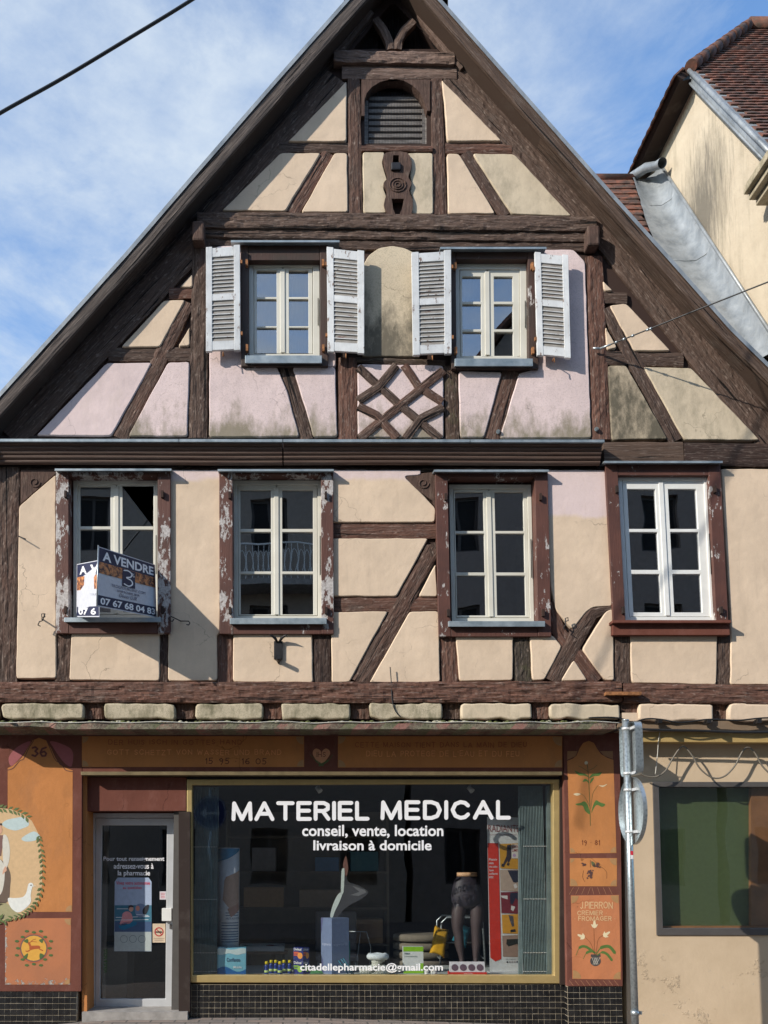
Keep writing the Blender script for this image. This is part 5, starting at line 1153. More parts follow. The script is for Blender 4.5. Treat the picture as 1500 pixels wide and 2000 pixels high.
def half(f):
    decal('band', [rect(3, 1.5, 99, 25), rect(3, 81, 99, 98)], navy, FS, lambda x, y, l=0: f(x, y, .001)); decal('picture', [rect(3, 25, 99, 50)], M['photo'], FS, lambda x, y, l=0: f(x, y, .0015))
    for s_, r in (('A', (16, 6, 50, 21)), ('07', (12, 84, 54, 96)), ('6', (66, 84, 88, 96))): text('lettering', s_, f, r, M['letters'], FS, .03, lift=.003)
    decal('lettering', [[(66, 6), (76, 6), (86, 17), (97, 6), (99, 6), (99, 10), (90, 21), (82, 21)]], M['letters'], FS, lambda x, y, l=0: f(x, y, .003)); text('lettering', 'TRO', f, (64, 58, 98, 62), col(150, 154, 170), FS, .0, lift=.003)
g = G('warm_night_photo'); v = g.tc.outputs['Object']; c = g.mix(g.ramp(g.noise(v, 22, 5, .7), .42, .58), (.05, .015, .02), (.62, .24, .08)); c = g.mix(g.ramp(g.vor(v, 46), .05, .25, .8, 0), c, (.75, .45, .2)); M['photo'] = g.fin(c, .5)
face(board(ed_t, ed_b, rt_t, rt_b), True); face(board(lf_t, lf_b, W(191.5, 1094, -.66), W(194, 1205, -.62)), False)
mb = MB(); mb.tube([ed_t + Vector((0, 0, .01)), ed_b], .006, 8); mb.tube([ed_b.lerp(ed_t, .1), W(186, 1176, -.2)], .005, 6); mb.build('support_rod', M['galv'], FS)

# ================================================================ goods in the shop window
def at(px, py, Y): return W(px, py, Y)
GP = 'goods displayed in the shop window'
def item(name, label, cat, px, Y, grp=None):
    p = W(px, 1900, Y); return thing(name, label, cat, (p.x, Y, PZ), grp)
def wx(px, Y): return W(px, 1800, Y).x
def wz(py, Y): return W(700, py, Y).z
# printed cylinder
Y = YGL + .38; t = item('display_column', 'tall white printed cardboard column standing behind the blue pad pack', 'display', 446, Y); r = (wx(467, Y) - wx(425, Y)) / 2; cx = wx(446, Y)
ztp = wz(1656, Y); mb = MB(); mb.lathe((cx, Y, PZ), [(r, 0), (r, ztp - PZ)], 32); mb.build('tube', col(226, 228, 232), t)
def cyl(x, y, l=0): a = -math.pi / 2 + (x - 50) / 50 * 1.45; return Vector((cx + (r + .002 + l) * math.cos(a), Y + (r + .002 + l) * math.sin(a), ztp + (PZ - ztp) * y / 100))
def cdecal(nm, poly, c_, lift=0.0):
    mb = MB(); 
    xs_ = [p[0] for p in poly]; x0_, x1_ = min(xs_), max(xs_); n_ = 12
    top = [p for p in poly]; K = n_
    vs = []
    for i in range(K + 1):
        x_ = x0_ + (x1_ - x0_) * i / K; ys = []
        for (ax, ay), (bx_, by) in zip(poly, poly[1:] + poly[:1]):
            if (ax - x_) * (bx_ - x_) <= 0 and ax != bx_: ys.append(ay + (by - ay) * (x_ - ax) / (bx_ - ax))
        vs += [cyl(x_, min(ys), lift), cyl(x_, max(ys), lift)]
    mb.add(vs, [(2 * i, 2 * i + 1, 2 * i + 3, 2 * i + 2) for i in range(K)], True); return mb.build(nm, col(*c_), t)
cdecal('printed_band', [(4, .5), (96, .5), (96, 2), (50, 9), (4, 12)], (46, 126, 170)); cdecal('printed_figure', [(40, 24), (96, 18), (96, 44), (60, 50), (34, 42)], (190, 160, 142)); cdecal('printed_figure', [(50, 49), (96, 44), (96, 50), (60, 56)], (178, 140, 126), .001)
for i, yy in enumerate([52, 54, 60, 62, 64.5, 67, 69, 71, 73, 75]): cdecal('printed_line', [(30 if i > 1 else 44, yy), (92, yy), (92, yy + .7), (30 if i > 1 else 44, yy + .7)], (96, 118, 148))
text('printed_lettering', 'HALTE AUX FUITES', lambda x, y, l=0: cyl(x, y, .001), (45, 56, 96, 57.6), col(60, 90, 130), t, .01)
# pad pack
Y = YGL + .16; t = item('pad_pack', 'blue and turquoise soft pack of incontinence pads at the left of the display', 'pack', 452, Y)
xa_, xb_ = wx(425, Y), wx(481, Y); zt_ = wz(1851, Y); mb = MB(); n = 8
def pk(u, v2, w_): bul = .012 * math.sin(math.pi * u) * math.sin(math.pi * v2); return Vector((xa_ + (xb_ - xa_) * u, Y - .04 * 1 - bul if w_ == 0 else Y + .10, PZ + (zt_ - PZ) * v2 + (.008 * math.sin(u * 9) if v2 > .95 else 0)))
vs = [pk(i / n, j / n, 0) for j in range(n + 1) for i in range(n + 1)]; mb.add(vs, [(j * 9 + i, j * 9 + i + 1, j * 9 + i + 10, j * 9 + i + 9) for j in range(n) for i in range(n)], True)
mb.hexa([pk(0, 0, 0) + Vector((0, .002, 0)), pk(1, 0, 0) + Vector((0, .002, 0)), pk(1, 1, 0) + Vector((0, .002, 0)), pk(0, 1, 0) + Vector((0, .002, 0)), pk(0, 0, 1), pk(1, 0, 1), pk(1, 1, 1), pk(0, 1, 1)]); mb.build('wrapping', col(122, 186, 206, .3), t)
pf = lambda x, y, l=0: pk(x / 100, 1 - y / 100, 0) + Vector((0, -.0015 - l, 0))
def gridd(nm, top, bot, c_, par, f, n_=10, lift=0.0):
    mb = MB(); vs = []
    for i in range(n_ + 1):
        x_ = 100 * i / n_
        for j in range(7): yt = top(x_); yb = bot(x_); vs.append(f(x_, yt + (yb - yt) * j / 6, lift))
    mb.add(vs, [(i * 7 + j, i * 7 + j + 1, i * 7 + j + 8, i * 7 + j + 7) for i in range(n_) for j in range(6)], True); return mb.build(nm, col(*c_), par)
gridd('printed_wave', lambda x: 78 - 10 * math.sin(x / 16), lambda x: 99.5, (18, 96, 160), t, pf, lift=.001); gridd('printed_band', lambda x: 3, lambda x: 22 + 3 * math.sin(x / 9), (196, 214, 214), t, pf, lift=.001)
text('printed_lettering', 'Confiance', pf, (34, 36, 80, 50), col(20, 50, 90), t, .02, lift=.003); text('printed_lettering', 'Mobile', pf, (58, 66, 86, 75), M['white'], t, .01, lift=.004)
# tray with bottles on a stool
Y = YGL + 1.25; p0 = W(512, 1848, Y); ST = thing('low_stool', 'low wooden stool behind the window carrying the white tray', 'stool', (p0.x, Y, 0)); zs = wz(1852, Y) - .02
mb = MB(); mb.box(p0.x - .30, p0.x + .30, Y - .2, Y + .2, zs - .03, zs); mb.build('seat', plain('stool_wood', (.22, .13, .07), .6), ST, bevel=.006)
for sx in (-.25, .25):
    for sy in (-.15, .15): mb = MB(); mb.box(p0.x + sx - .015, p0.x + sx + .015, Y + sy - .015, Y + sy + .015, -.02, zs - .03); mb.build('leg', M['interior'], ST)
TR = thing('tray', 'white shallow tray with tubes and small bottles on the low stool', 'tray', (p0.x, Y, zs)); mb = MB(); rr = [(-.26, -.17), (.26, -.17), (.26, .17), (-.26, .17)]
mb.box(p0.x - .26, p0.x + .26, Y - .17, Y + .17, zs + .002, zs + .012)
for bx0, bx1, by0, by1 in ((-.26, .26, -.17, -.155), (-.26, .26, .155, .17), (-.26, -.245, -.154, .154), (.245, .26, -.154, .154)): mb.box(p0.x + bx0, p0.x + bx1, Y + by0, Y + by1, zs + .013, zs + .06)
mb.build('base', col(200, 202, 200), TR)
for i, (dx_, dy_, c_) in enumerate(((-.15, -.05, (30, 120, 96)), (.1, .02, (120, 50, 40)), (.17, -.03, (40, 50, 110)))):
    mb = MB(); q0 = Vector((p0.x + dx_, Y + dy_, zs + .035)); d_ = Vector((math.cos(i * 1.3 - .5), math.sin(i * 1.3 - .5), 0)); mb.tube([q0 - d_ * .06, q0 + d_ * .04, q0 + d_ * .06], [.022, .02, .008], 10); o = mb.build('tube', col(*c_)); tag(o, ('green', 'red brown', 'dark blue')[i] + ' tube lying in the white tray on the stool', 'tube')
# yellow-capped bottles
bot = None; bl = [(521, 1902, 'front bottle at the far left of the yellow-capped group'), (530, 1900, 'yellow-capped bottle just behind the far left one'), (539, 1900, 'yellow-capped bottle left of the front middle one'), (547, 1902, 'front middle bottle of the yellow-capped group'), (555, 1899, 'yellow-capped bottle behind right of the middle one'), (566, 1899, 'yellow-capped bottle at the right end, beside the blue boxes')]
for i, (bx_, by, lab) in enumerate(bl):
    Y = YGL + (.14 if by > 1901 else .26); hb = .135
    t = item('drink_bottle', lab, 'bottle', bx_, Y, 'small yellow-capped drink bottles in the shop window'); xx = wx(bx_, Y)
    mb = MB(); mb.lathe((xx, Y, PZ), [(.021, 0), (.023, .01), (.023, .05), (.019, .065), (.022, .08), (.02, .095), (.011, .106)], 14); mb.build('body', col(24, 52, 130, .35), t)
    mb = MB(); mb.lathe((xx, Y, PZ + .106), [(.016, 0), (.016, .026), (.014, .03)], 14); mb.build('cap', col(226, 204, 30, .4), t)
    mb = MB(); mb.lathe((xx, Y, PZ + .022), [(.0236, 0), (.0236, .024)], 14); mb.build('label_band', col(190, 214, 130), t)
# stacked boxes
for k in range(2):
    Y = YGL + .22; t = item('food_box', ('blue food supplement box with an orange picture, upper of two stacked' if k else 'blue food supplement box with a green picture, lower of two stacked'), 'box', 588, Y, 'stacked food boxes in the shop window')
    x0_, x1_, xm = wx(573, Y), wx(604, Y), wx(592, Y); hb = (wz(1850, Y) - PZ) / 2; z_ = PZ + k * (hb + .001); P4 = [(x0_, Y), (xm, Y - .05), (x1_, Y), (xm - .06, Y + .07)]
    mb = MB(); mb.prism([[Vector((a_, b_, z_)) for a_, b_ in P4]], 'xy', lambda p: p + Vector((0, 0, hb - .002))); mb.build('carton', col(24, 36, 110, .4), t)
    f = lambda x, y, l=0: Vector((x0_ + (xm - x0_) * x / 100, Y - .05 * x / 100 - .0015 - l, z_ + hb * (1 - y / 100))); f2 = lambda x, y, l=0: Vector((xm + (x1_ - xm) * x / 100, Y - .05 + .05 * x / 100 - .0015 - l, z_ + hb * (1 - y / 100)))
    for ff in (f, f2):
        decal('printed_label', [rect(4, 34, 55, 50), rect(4, 54, 50, 64)], col(210, 90, 50) if k else col(120, 160, 60), t, ff); decal('printed_picture', [disc(68, 62, 26, 24)], col(232, 150, 60) if k else col(150, 190, 70), t, lambda x, y, l=0, ff=ff: ff(x, y, .001)); text('printed_lettering', 'Delical', ff, (6, 5, 82, 24), M['white'], t, .02, lift=.002)
# blue-grey tall box
Y = YGL + .30; t = item('tall_box', 'tall blue-grey cardboard pedestal carrying the leg cut-out', 'box', 655, Y); x0_, xm, x1_ = wx(627, Y), wx(648, Y - .1), wx(681, Y); ztb = wz(1792, Y)
mb = MB(); mb.prism([[Vector((x0_, Y, PZ)), Vector((xm, Y - .12, PZ)), Vector((x1_, Y - .03, PZ)), Vector((x1_ - .12, Y + .12, PZ))]], 'xy', lambda p: p + Vector((0, 0, ztb - PZ))); mb.build('carton', col(112, 128, 160), t)
fL = lambda x, y, l=0: Vector((x0_ + (xm - x0_) * x / 100, Y - .12 * x / 100 - .002 - l, ztb + (PZ - ztb) * y / 100)); fR = lambda x, y, l=0: Vector((xm + (x1_ - xm) * x / 100, Y - .12 + .09 * x / 100 - .002 - l, ztb + (PZ - ztb) * y / 100))
text('printed_lettering', 'sigvaris', fR, (10, 45, 92, 51), col(160, 172, 200), t); text('printed_lettering', 'sigvaris', fL, (12, 45, 88, 51), col(196, 204, 228), t)
decal('printed_flash', [[(0, 0), (20, 0), (8, 22), (0, 30)], [(0, 80), (14, 72), (22, 86), (30, 99), (0, 99)]], col(84, 88, 128), t, fL)
# leg cut-out standing on the box
Yc = YGL + .30; t = thing('leg_cutout', 'cardboard cut-out of crossed legs in dark leggings on the blue-grey pedestal', 'display figure', (wx(660, Yc), Yc, ztb))
mb = MB(); mb.pprism([blob([(645, 1791), (648, 1778), (657, 1758), (666, 1745), (672, 1722), (676, 1710), (680, 1722), (696, 1728), (716, 1738), (718, 1745), (706, 1756), (690, 1764), (672, 1776), (660, 1790)], 4)], Yc, Yc + .006); mb.build('leggings', col(62, 62, 66), t)
mb = MB(); mb.pprism([blob([(645, 1790), (648, 1774), (654, 1758), (660, 1747), (666, 1743), (668, 1748), (662, 1764), (654, 1780), (650, 1791)], 4)], Yc - .004, Yc - .001); mb.pprism([blob([(666, 1742), (667, 1702), (670, 1696), (673, 1700), (671, 1742)], 3)], Yc - .004, Yc - .001); mb.build('white_edge', col(206, 216, 208), t)
mb = MB(); mb.pprism([blob([(672, 1698), (670, 1688), (675, 1672), (678, 1680), (680, 1698), (676, 1712)], 4)], Yc - .0005, Yc + .008); mb.build('foot', col(124, 88, 78), t)
mb = MB(); mb.pprism([[(688, 1730), (712, 1738), (716, 1743), (700, 1750), (684, 1748), (702, 1742)]], Yc - .003, Yc - .001); mb.build('sheen', col(112, 112, 114), t)
# wire stand, pens, slipper
Y = YGL + .55; t = item('wire_stand', 'thin bent wire stand right of the blue-grey pedestal', 'stand', 705, Y); mb = MB(); mb.tube([W(682, 1819, Y), W(716, 1820, Y), W(724, 1850, Y), W(722, 1893, Y)], .004, 6); mb.tube([W(704, 1821, Y), W(698, 1870, Y), W(698, 1892, Y)], .003, 6); mb.build('wire', M['galv'], t)
for i, (a_, b_) in enumerate((((661, 1876), (680, 1902)), ((666, 1873), (688, 1903)), ((670, 1871), (691, 1903)))):
    mb = MB(); mb.tube([W(*a_, YGL + .12), W(*b_, YGL + .10)], .006, 8); tag(mb.build('applicator_stick', col(40, 110, 130)), 'teal applicator stick leaning on the blue-grey pedestal, ' + ('leftmost', 'middle', 'rightmost')[i] + ' of three', 'stick', 'teal sticks leaning on the pedestal')
mb = MB(); mb.pbox(680, 1838, 684, 1885, YGL + .34, YGL + .36); tag(mb.build('teal_ruler', col(60, 140, 138)), 'upright teal strip beside the blue-grey pedestal', 'strip')
Y = YGL + .16; t = item('slipper_boot', 'pale knitted slipper boot with fluffy white cuff in the shop window', 'slipper', 728, Y)
def loft(secs, n=16):
    mb = MB(); vs = []
    for (cx_, cy_, cz_, rx, ry, tilt) in secs:
        for k in range(n): a = 6.2832 * k / n; vs.append((cx_ + rx * math.cos(a) * math.cos(tilt), cy_ + ry * math.sin(a), cz_ + rx * math.cos(a) * math.sin(tilt)))
    m = len(secs); mb.add(vs, [(i * n + k, i * n + (k + 1) % n, (i + 1) * n + (k + 1) % n, (i + 1) * n + k) for i in range(m - 1) for k in range(n)], True); mb.add(vs[:n], [tuple(range(n))]); mb.add(vs[-n:], [tuple(range(n))]); return mb
xs0 = wx(728, Y)
g = G('knit'); v = g.tc.outputs['Object']; kn = g.vor(v, 85); M['knit'] = g.fin(g.mix(g.ramp(kn, .1, .5), (.33, .35, .30), (.60, .62, .55)), .95, g.bump(kn, .9, .01))
mb = loft([(xs0 - .14, Y, PZ + .03, .012, .03, 1.57), (xs0 - .12, Y, PZ + .035, .032, .045, 1.57), (xs0 - .05, Y, PZ + .045, .043, .05, 1.57), (xs0 + .01, Y, PZ + .06, .058, .055, 1.3), (xs0 + .045, Y, PZ + .09, .07, .055, .7), (xs0 + .055, Y, PZ + .13, .07, .055, .1), (xs0 + .05, Y, PZ + .16, .075, .057, 0)]); mb.build('shoe', M['knit'], t)
mb = loft([(xs0 + .06, Y, PZ + .0, .11, .05, 0), (xs0 + .07, Y, PZ + .05, .10, .05, 0), (xs0 + .055, Y, PZ + .10, .07, .05, 0)]); mb.build('heel', M['knit'], t)
mb = MB(); mb.tube([(xs0 + .05 + .085 * math.cos(a * .3927), Y + .06 * math.sin(a * .3927), PZ + .185 + .004 * math.sin(a * 2)) for a in range(17)], .032, 10); mb.build('cuff', plain('fluffy_cuff', (.66, .72, .74), .98, var=.12, nscale=50, bump=1.0), t)
# green box, jars, four-circle box
Y = YGL + .24; t = item('care_box', 'white care product box with bright green bands, right of the slipper', 'box', 807, Y); x0_, x1_ = wx(787, Y), wx(826, Y); zt_ = wz(1849, Y)
mb = MB(); mb.box(x0_, x1_, Y, Y + .08, PZ, zt_); mb.build('carton', col(212, 216, 214), t); fb = lambda x, y, l=0: Vector((x0_ + (x1_ - x0_) * x / 100, Y - .0015 - l, zt_ + (PZ - zt_) * y / 100))
decal('green_band', [rect(0, 0, 100, 18), rect(0, 90, 100, 99.5), rect(82, 62, 100, 89)], col(136, 190, 30), t, fb); text('printed_lettering', 'Le savon & shampooing', fb, (6, 34, 70, 40), col(50, 90, 90), t, .01, lift=.001); text('printed_lettering', 'Natur', fb, (6, 22, 34, 29), col(40, 80, 80), t, .02, lift=.001)
for i, x_ in enumerate((832, 846)):
    Y = YGL + .12; t = item('cream_jar', ('small white pot beside the green and white box', 'larger white pot in front of the mannequin legs')[i], 'jar', x_, Y); rj = .022 + .01 * i; mb = MB(); mb.lathe((wx(x_, Y), Y, PZ), [(rj, 0), (rj, .03 + .012 * i)], 18); mb.build('body', M['pvcwhite'], t); mb = MB(); mb.lathe((wx(x_, Y), Y, PZ + .0305 + .012 * i), [(rj + .002, 0), (rj + .002, .012)], 18); mb.build('lid', M['pvcwhite'], t)
Y = YGL + .08; t = item('sample_stand', 'white counter display with four purple grey discs on a red base', 'display', 911, Y); x0_, x1_ = wx(878, Y), wx(946, Y); zt_ = wz(1879, Y); zr = PZ + .035
mb = MB(); mb.hexa([(x0_, Y, zr), (x1_, Y, zr), (x1_, Y + .03, zt_), (x0_, Y + .03, zt_), (x0_, Y + .08, zr), (x1_, Y + .08, zr), (x1_, Y + .05, zt_), (x0_, Y + .05, zt_)]); mb.build('back_card', col(206, 204, 208), t)
mb = MB(); mb.box(x0_ - .012, x1_ + .012, Y - .03, Y + .09, PZ, zr - .001); mb.build('base', col(206, 42, 32), t); ff = lambda x, y, l=0: Vector((x0_ + (x1_ - x0_) * x / 100, Y + .03 * (1 - y / 100) - .003 - l, zt_ + (zr - zt_) * y / 100))
decal('disc', [disc(14 + 24 * k, 56, 10, 33) for k in range(4)], col(92, 70, 84), t, ff); text('printed_lettering', 'RADIANTE', lambda x, y, l=0: Vector((x0_ + (x1_ - x0_) * x / 100, Y - .032, zr - .03 * y / 100)), (38, 30, 62, 75), M['white'], t)
# mannequin legs
Y = YGL + .72; t = item('mannequin_legs', 'headless leg mannequin wearing sheer dark tights, standing in the shop window', 'mannequin', 914, Y)
sc_ = (8.72 + Y) / F; X0 = wx(914, Y); zz_ = lambda y: wz(y, Y)
def sec(x, y, rx, ry, dy_=0): return (wx(x, Y), Y + dy_, zz_(y), rx * sc_, ry * sc_, 0)
mb = loft([sec(913, 1712, 20, 13), sec(912, 1722, 24, 15), sec(912, 1738, 28, 18), sec(912, 1752, 30, 19), sec(913, 1762, 30, 18), sec(914, 1770, 24, 15), sec(914, 1774, 12, 10)], 22); 
lg = loft([sec(899, 1756, 9, 10), sec(897, 1768, 12.5, 13), sec(896, 1778, 14, 14.5), sec(894, 1800, 12.5, 12.5), sec(893, 1812, 10.5, 11), sec(896, 1828, 9.5, 10, .01), sec(897, 1846, 9, 10, .015), sec(900, 1868, 5.5, 6), sec(901, 1880, 5, 6), sec(901, 1888, 5, 9, -.02)], 16)
rg = loft([sec(928, 1756, 9, 10), sec(931, 1768, 12.5, 13), sec(932, 1778, 14, 14.5), sec(931, 1800, 12.5, 12.5), sec(930, 1812, 10.5, 11), sec(930, 1828, 9.5, 10, .01), sec(930, 1846, 9, 10, .015), sec(928, 1868, 5.5, 6), sec(928, 1880, 5, 6), sec(928, 1888, 5, 9, -.02)], 16)
mb.add(lg.v, lg.f, True); mb.add(rg.v, rg.f, True)
g = G('sheer_tights'); zc_ = g.sep(g.tc.outputs['Object'])[2]; lwn = g.t.nodes.new('ShaderNodeLayerWeight'); lwn.inputs[0].default_value = .4
c = g.mix(lwn.outputs[1], (.075, .05, .05), (.014, .011, .013)); c = g.mix(g.ramp(zc_, zz_(1770) - PZ - .01, zz_(1770) - PZ + .01), c, (.03, .024, .034)); M['tights'] = g.fin(c, .55)
mb.build('body', M['tights'], t); mb = loft([sec(913, 1711.5, 20.5, 13.5), sec(913, 1704, 20, 13)], 22); mb.build('waist_top', col(214, 170, 130), t)
# cushions
def cushion(name, lab, c_, cx_, cy_, Y, rot, hw_, hh_):
    t = MB(); p = W(cx_, cy_, Y); n = 12; vs = []; fs = []
    for sgn in (-1, 1):
        b = len(vs)
        for j in range(n + 1):
            for i in range(n + 1):
                u, v2 = i / n * 2 - 1, j / n * 2 - 1; pin = 1 - .10 * (1 - u * u) * abs(v2) - .10 * (1 - v2 * v2) * abs(u); th = .07 * ((1 - u ** 4) * (1 - v2 ** 4)) ** .5
                a_ = u * hw_ * pin; b_ = v2 * hh_ * pin; vs.append(p + Vector((a_ * math.cos(rot) - b_ * math.sin(rot), sgn * th + .12 * v2, a_ * math.sin(rot) + b_ * math.cos(rot))))
        fs += [(b + j * (n + 1) + i, b + j * (n + 1) + i + 1, b + (j + 1) * (n + 1) + i + 1, b + (j + 1) * (n + 1) + i) for j in range(n) for i in range(n)]
    t.add(vs, fs, True); o = t.build(name, col(*c_, .9)); return tag(o, lab, 'cushion')
cushion('cushion', 'mustard yellow cushion leaning behind the display, left of the mannequin', (206, 156, 22), 858, 1838, YGL + .95, -.32, .085, .155); cushion('cushion', 'turquoise cushion behind the mannequin legs', (26, 110, 130), 902, 1824, YGL + 1.1, -.5, .09, .12)
# roll-up banner
Yb0 = YGL + .30; BN = thing('roll_up_banner', 'tall roll-up banner with red side stripe and five pictures of stockinged legs', 'banner', (wx(990, Yb0), Yb0, PZ)); bx0, bx1 = wx(955, Yb0), wx(1026, Yb0); bz1 = wz(1596, Yb0)
def bf(x, y, l=0): return Vector((bx0 + (bx1 - bx0) * x / 100, Yb0 + .06 * x / 100 - .0015 - l, bz1 + (PZ + .01 - bz1) * y / 100))
mb = MB(); q0 = [bf(0, 100), bf(100, 100), bf(100, 0), bf(0, 0)]; mb.hexa([p + Vector((0, .003, 0)) for p in q0] + [p + Vector((0, .008, 0)) for p in q0]); mb.build('sheet', col(214, 216, 214), BN)
decal('red_stripe', [[(0, 17), (31, 17), (33, 92), (16, 93.5), (2, 91)]], col(206, 48, 28), BN, bf)
pics = [((204, 148, 40), 17.5, 33.5, 34), ((186, 164, 146), 34.5, 48, 34), ((122, 34, 48), 49, 62.5, 35), ((216, 154, 44), 63.5, 75.5, 37), ((158, 132, 116), 77, 90.5, 37)]
for i, (c_, y0_, y1_, xl) in enumerate(pics):
    decal('picture', [[(xl, y0_), (99, y0_ - .4), (99, y1_ + .6), (xl + 1, y1_)]], col(*c_), BN, lambda x, y, l=0: bf(x, y, .001)); dkc = [(50, 40, 48), (34, 38, 60), (30, 30, 56), (84, 80, 84), (36, 40, 36)][i]; h_ = y1_ - y0_
    Q = lambda pts: [(xl + (99 - xl) * a_ / 100, y0_ + h_ * b_ / 100) for a_, b_ in pts]
    legs = [[[(34, 5), (50, 2), (44, 55), (22, 86), (14, 82), (30, 50)], [(52, 5), (62, 20), (50, 60), (40, 78), (34, 74), (42, 40)]], [[(34, 2), (62, 2), (76, 40), (72, 62), (58, 60), (44, 28)], [(62, 2), (80, 2), (82, 56), (74, 60)]], [[(44, 2), (96, 2), (98, 50), (88, 52), (66, 28), (52, 60), (42, 56), (40, 20)]], [[(30, 2), (52, 8), (56, 62), (46, 66), (36, 30)], [(84, 10), (98, 10), (96, 66), (84, 70)]], [[(20, 18), (80, 16), (86, 30), (88, 76), (74, 78), (70, 40), (28, 52), (18, 40)]]][i]
    decal('pictured_legs', [Q(l) for l in legs], col(*dkc), BN, lambda x, y, l=0: bf(x, y, .002 + l)); shc = (222, 216, 212) if i in (1, 2) else (40, 32, 32)
    shoe = [[(8, 80), (22, 84), (18, 94), (6, 92)], [(34, 76), (44, 80), (38, 90), (30, 86)]] if i == 0 else [[(58, 72), (70, 66), (76, 84), (64, 90)], [(80, 56), (92, 60), (98, 84), (86, 78)]] if i == 1 else [[(0, 16), (30, 16), (30, 34), (4, 26)], [(46, 64), (64, 70), (54, 92), (44, 84)]] if i == 2 else [[(38, 82), (60, 78), (62, 92), (38, 96)]] if i == 3 else [[(72, 80), (90, 78), (98, 92), (78, 94)]]
    decal('pictured_shoes', [Q(l) for l in shoe], col(*shc), BN, lambda x, y, l=0: bf(x, y, .003 + l))
for s_, r_, c_ in (('RADIANTE', (2, 5, 92, 9.5), (150, 80, 80)), ('la mode qui se porte bien', (6, 11, 84, 12), (150, 90, 90))): text('printed_lettering', s_, bf, r_, col(*c_), BN, -.005 if s_[0] == 'R' else 0, lift=.001)
decal('price_card', [rect(68, 17.8, 98.5, 27)], col(222, 216, 206), BN, lambda x, y, l=0: bf(x, y, .0042)); text('printed_lettering', 'EDITION', bf, (70, 18.5, 97, 20.3), col(150, 40, 40), BN, .02, lift=.005); text('printed_lettering', 'LIMITEE', bf, (70, 20.8, 97, 22.6), col(150, 40, 40), BN, .02, lift=.005)
decal('colour_dot', [disc(76, 25, 4.5, 1.1)], col(186, 160, 196), BN, lambda x, y, l=0: bf(x, y, .005)); decal('colour_dot', [disc(92, 25, 4.5, 1.1)], col(150, 40, 50), BN, lambda x, y, l=0: bf(x, y, .005))
for i, s_ in enumerate(('Plaisir', 'matieres', 'tres confort', 'chaussettes', 'collants', 'MODE !')): text('printed_lettering', s_, bf, (3, 27 + i * 2.3, 16 + 11 * ((i + 1) % 2), 28.4 + i * 2.3), M['white'], BN, .01, lift=.001)
for k in range(8): decal('colour_dot', [disc(50 + 7 * k, 94, 2.3, .6)], col(*random.choice([(40, 36, 40), (60, 50, 60), (160, 150, 150), (90, 60, 60)])), BN, lambda x, y, l=0: bf(x, y, .001))
text('printed_lettering', 'DES COULEURS TENDANCE', bf, (46, 91.8, 99, 92.7), col(90, 90, 90), BN, lift=.001)
mb = MB(); mb.box(bx0 - .01, bx1 + .01, Yb0 - .03, Yb0 + .10, PZ, PZ + .012); mb.build('foot', M['alu'], BN)
# sachets, small bits
mb = MB(); mb.hexa([W(606, 1902, YGL + .08), W(632, 1902, YGL + .08), W(628, 1896, YGL + .12), W(608, 1895, YGL + .12)] + [p + Vector((0, .02, .004)) for p in (W(606, 1902, YGL + .08), W(632, 1902, YGL + .08), W(628, 1896, YGL + .12), W(608, 1895, YGL + .12))]); tag(mb.build('sachet', col(80, 136, 84)), 'flat green sachet lying on the shelf between the blue boxes and pedestal', 'sachet')
mb = MB(); mb.tube([(wx(574, YGL + .09), YGL + .09, PZ + .008), (wx(588, YGL + .11), YGL + .11, PZ + .008)], .007, 8); tag(mb.build('pen', col(90, 110, 170)), 'blue pen lying in front of the blue boxes', 'pen')
mb = MB(); mb.tube([(wx(498, YGL + .12), YGL + .12, PZ + .006), (wx(512, YGL + .10), YGL + .10, PZ + .006)], [.005, .009], 8); tag(mb.build('small_brush', col(150, 120, 96)), 'tiny brown brush lying left of the yellow-capped bottles', 'brush')
for x_, lb in ((622, 'left'), (918, 'right')):
    p = W(x_, 1532, YGL + .5); t = thing('spotlight', 'small ceiling spotlight at the %s above the display' % lb, 'spotlight', tuple(p)); mb = MB(); mb.tube([p, p + Vector((0, 0, -.04))], .012, 8); mb.build('stem', M['alu'], t); mb = MB(); mb.tube([p + Vector((-.02, 0, -.03)), p + Vector((.02, -.03, -.08))], [.022, .03], 12); mb.build('lamp_head', M['pvcwhite'], t)
# things further back in the shop
def dim(name, lab, cat, boxes, c_):
    mb = MB()
    for b_ in boxes: mb.box(*b_)
    o = mb.build(name, col(*c_), bevel=.006); return tag(o, lab, cat)
Y = 2.3; zf = -.02
t = thing('shelf_unit', 'dark shelf unit at the back of the shop', 'shelf', (0.2, Y, zf))
mb = MB()
for z in (.5, .95, 1.4, 1.85): mb.box(-1.0, 1.0, Y, Y + .4, z, z + .03)
mb.box(-1.03, -1.0, Y, Y + .4, zf, 2.2); mb.box(1.0, 1.03, Y, Y + .4, zf, 2.2); mb.box(-1, 1, Y + .38, Y + .4, zf, 2.2); mb.build('carcass', plain('dark_shelf', (.20, .17, .13), .7), t)
for i, (x_, z_, w_, h_, c_) in enumerate(((-.8, .98, .5, .25, (196, 160, 120)), (-.1, .98, .6, .22, (176, 156, 136)), (.55, 1.43, .35, .25, (100, 150, 166)), (-.7, 1.43, .3, .3, (190, 190, 196)), (.1, 1.43, .3, .18, (70, 126, 180)), (.5, .53, .45, .3, (180, 146, 110)))):
    dim('storage_box', ('brown carton on the middle shelf at the left', 'brown carton in the middle of the middle shelf', 'teal box on the upper shelf at the right', 'grey box on the upper shelf at the left', 'blue box in the middle of the upper shelf', 'brown carton on the lowest shelf')[i] + ', back of the shop', 'box', [(x_, x_ + w_, Y + .03, Y + .33, z_ + .001, z_ + h_)], c_)
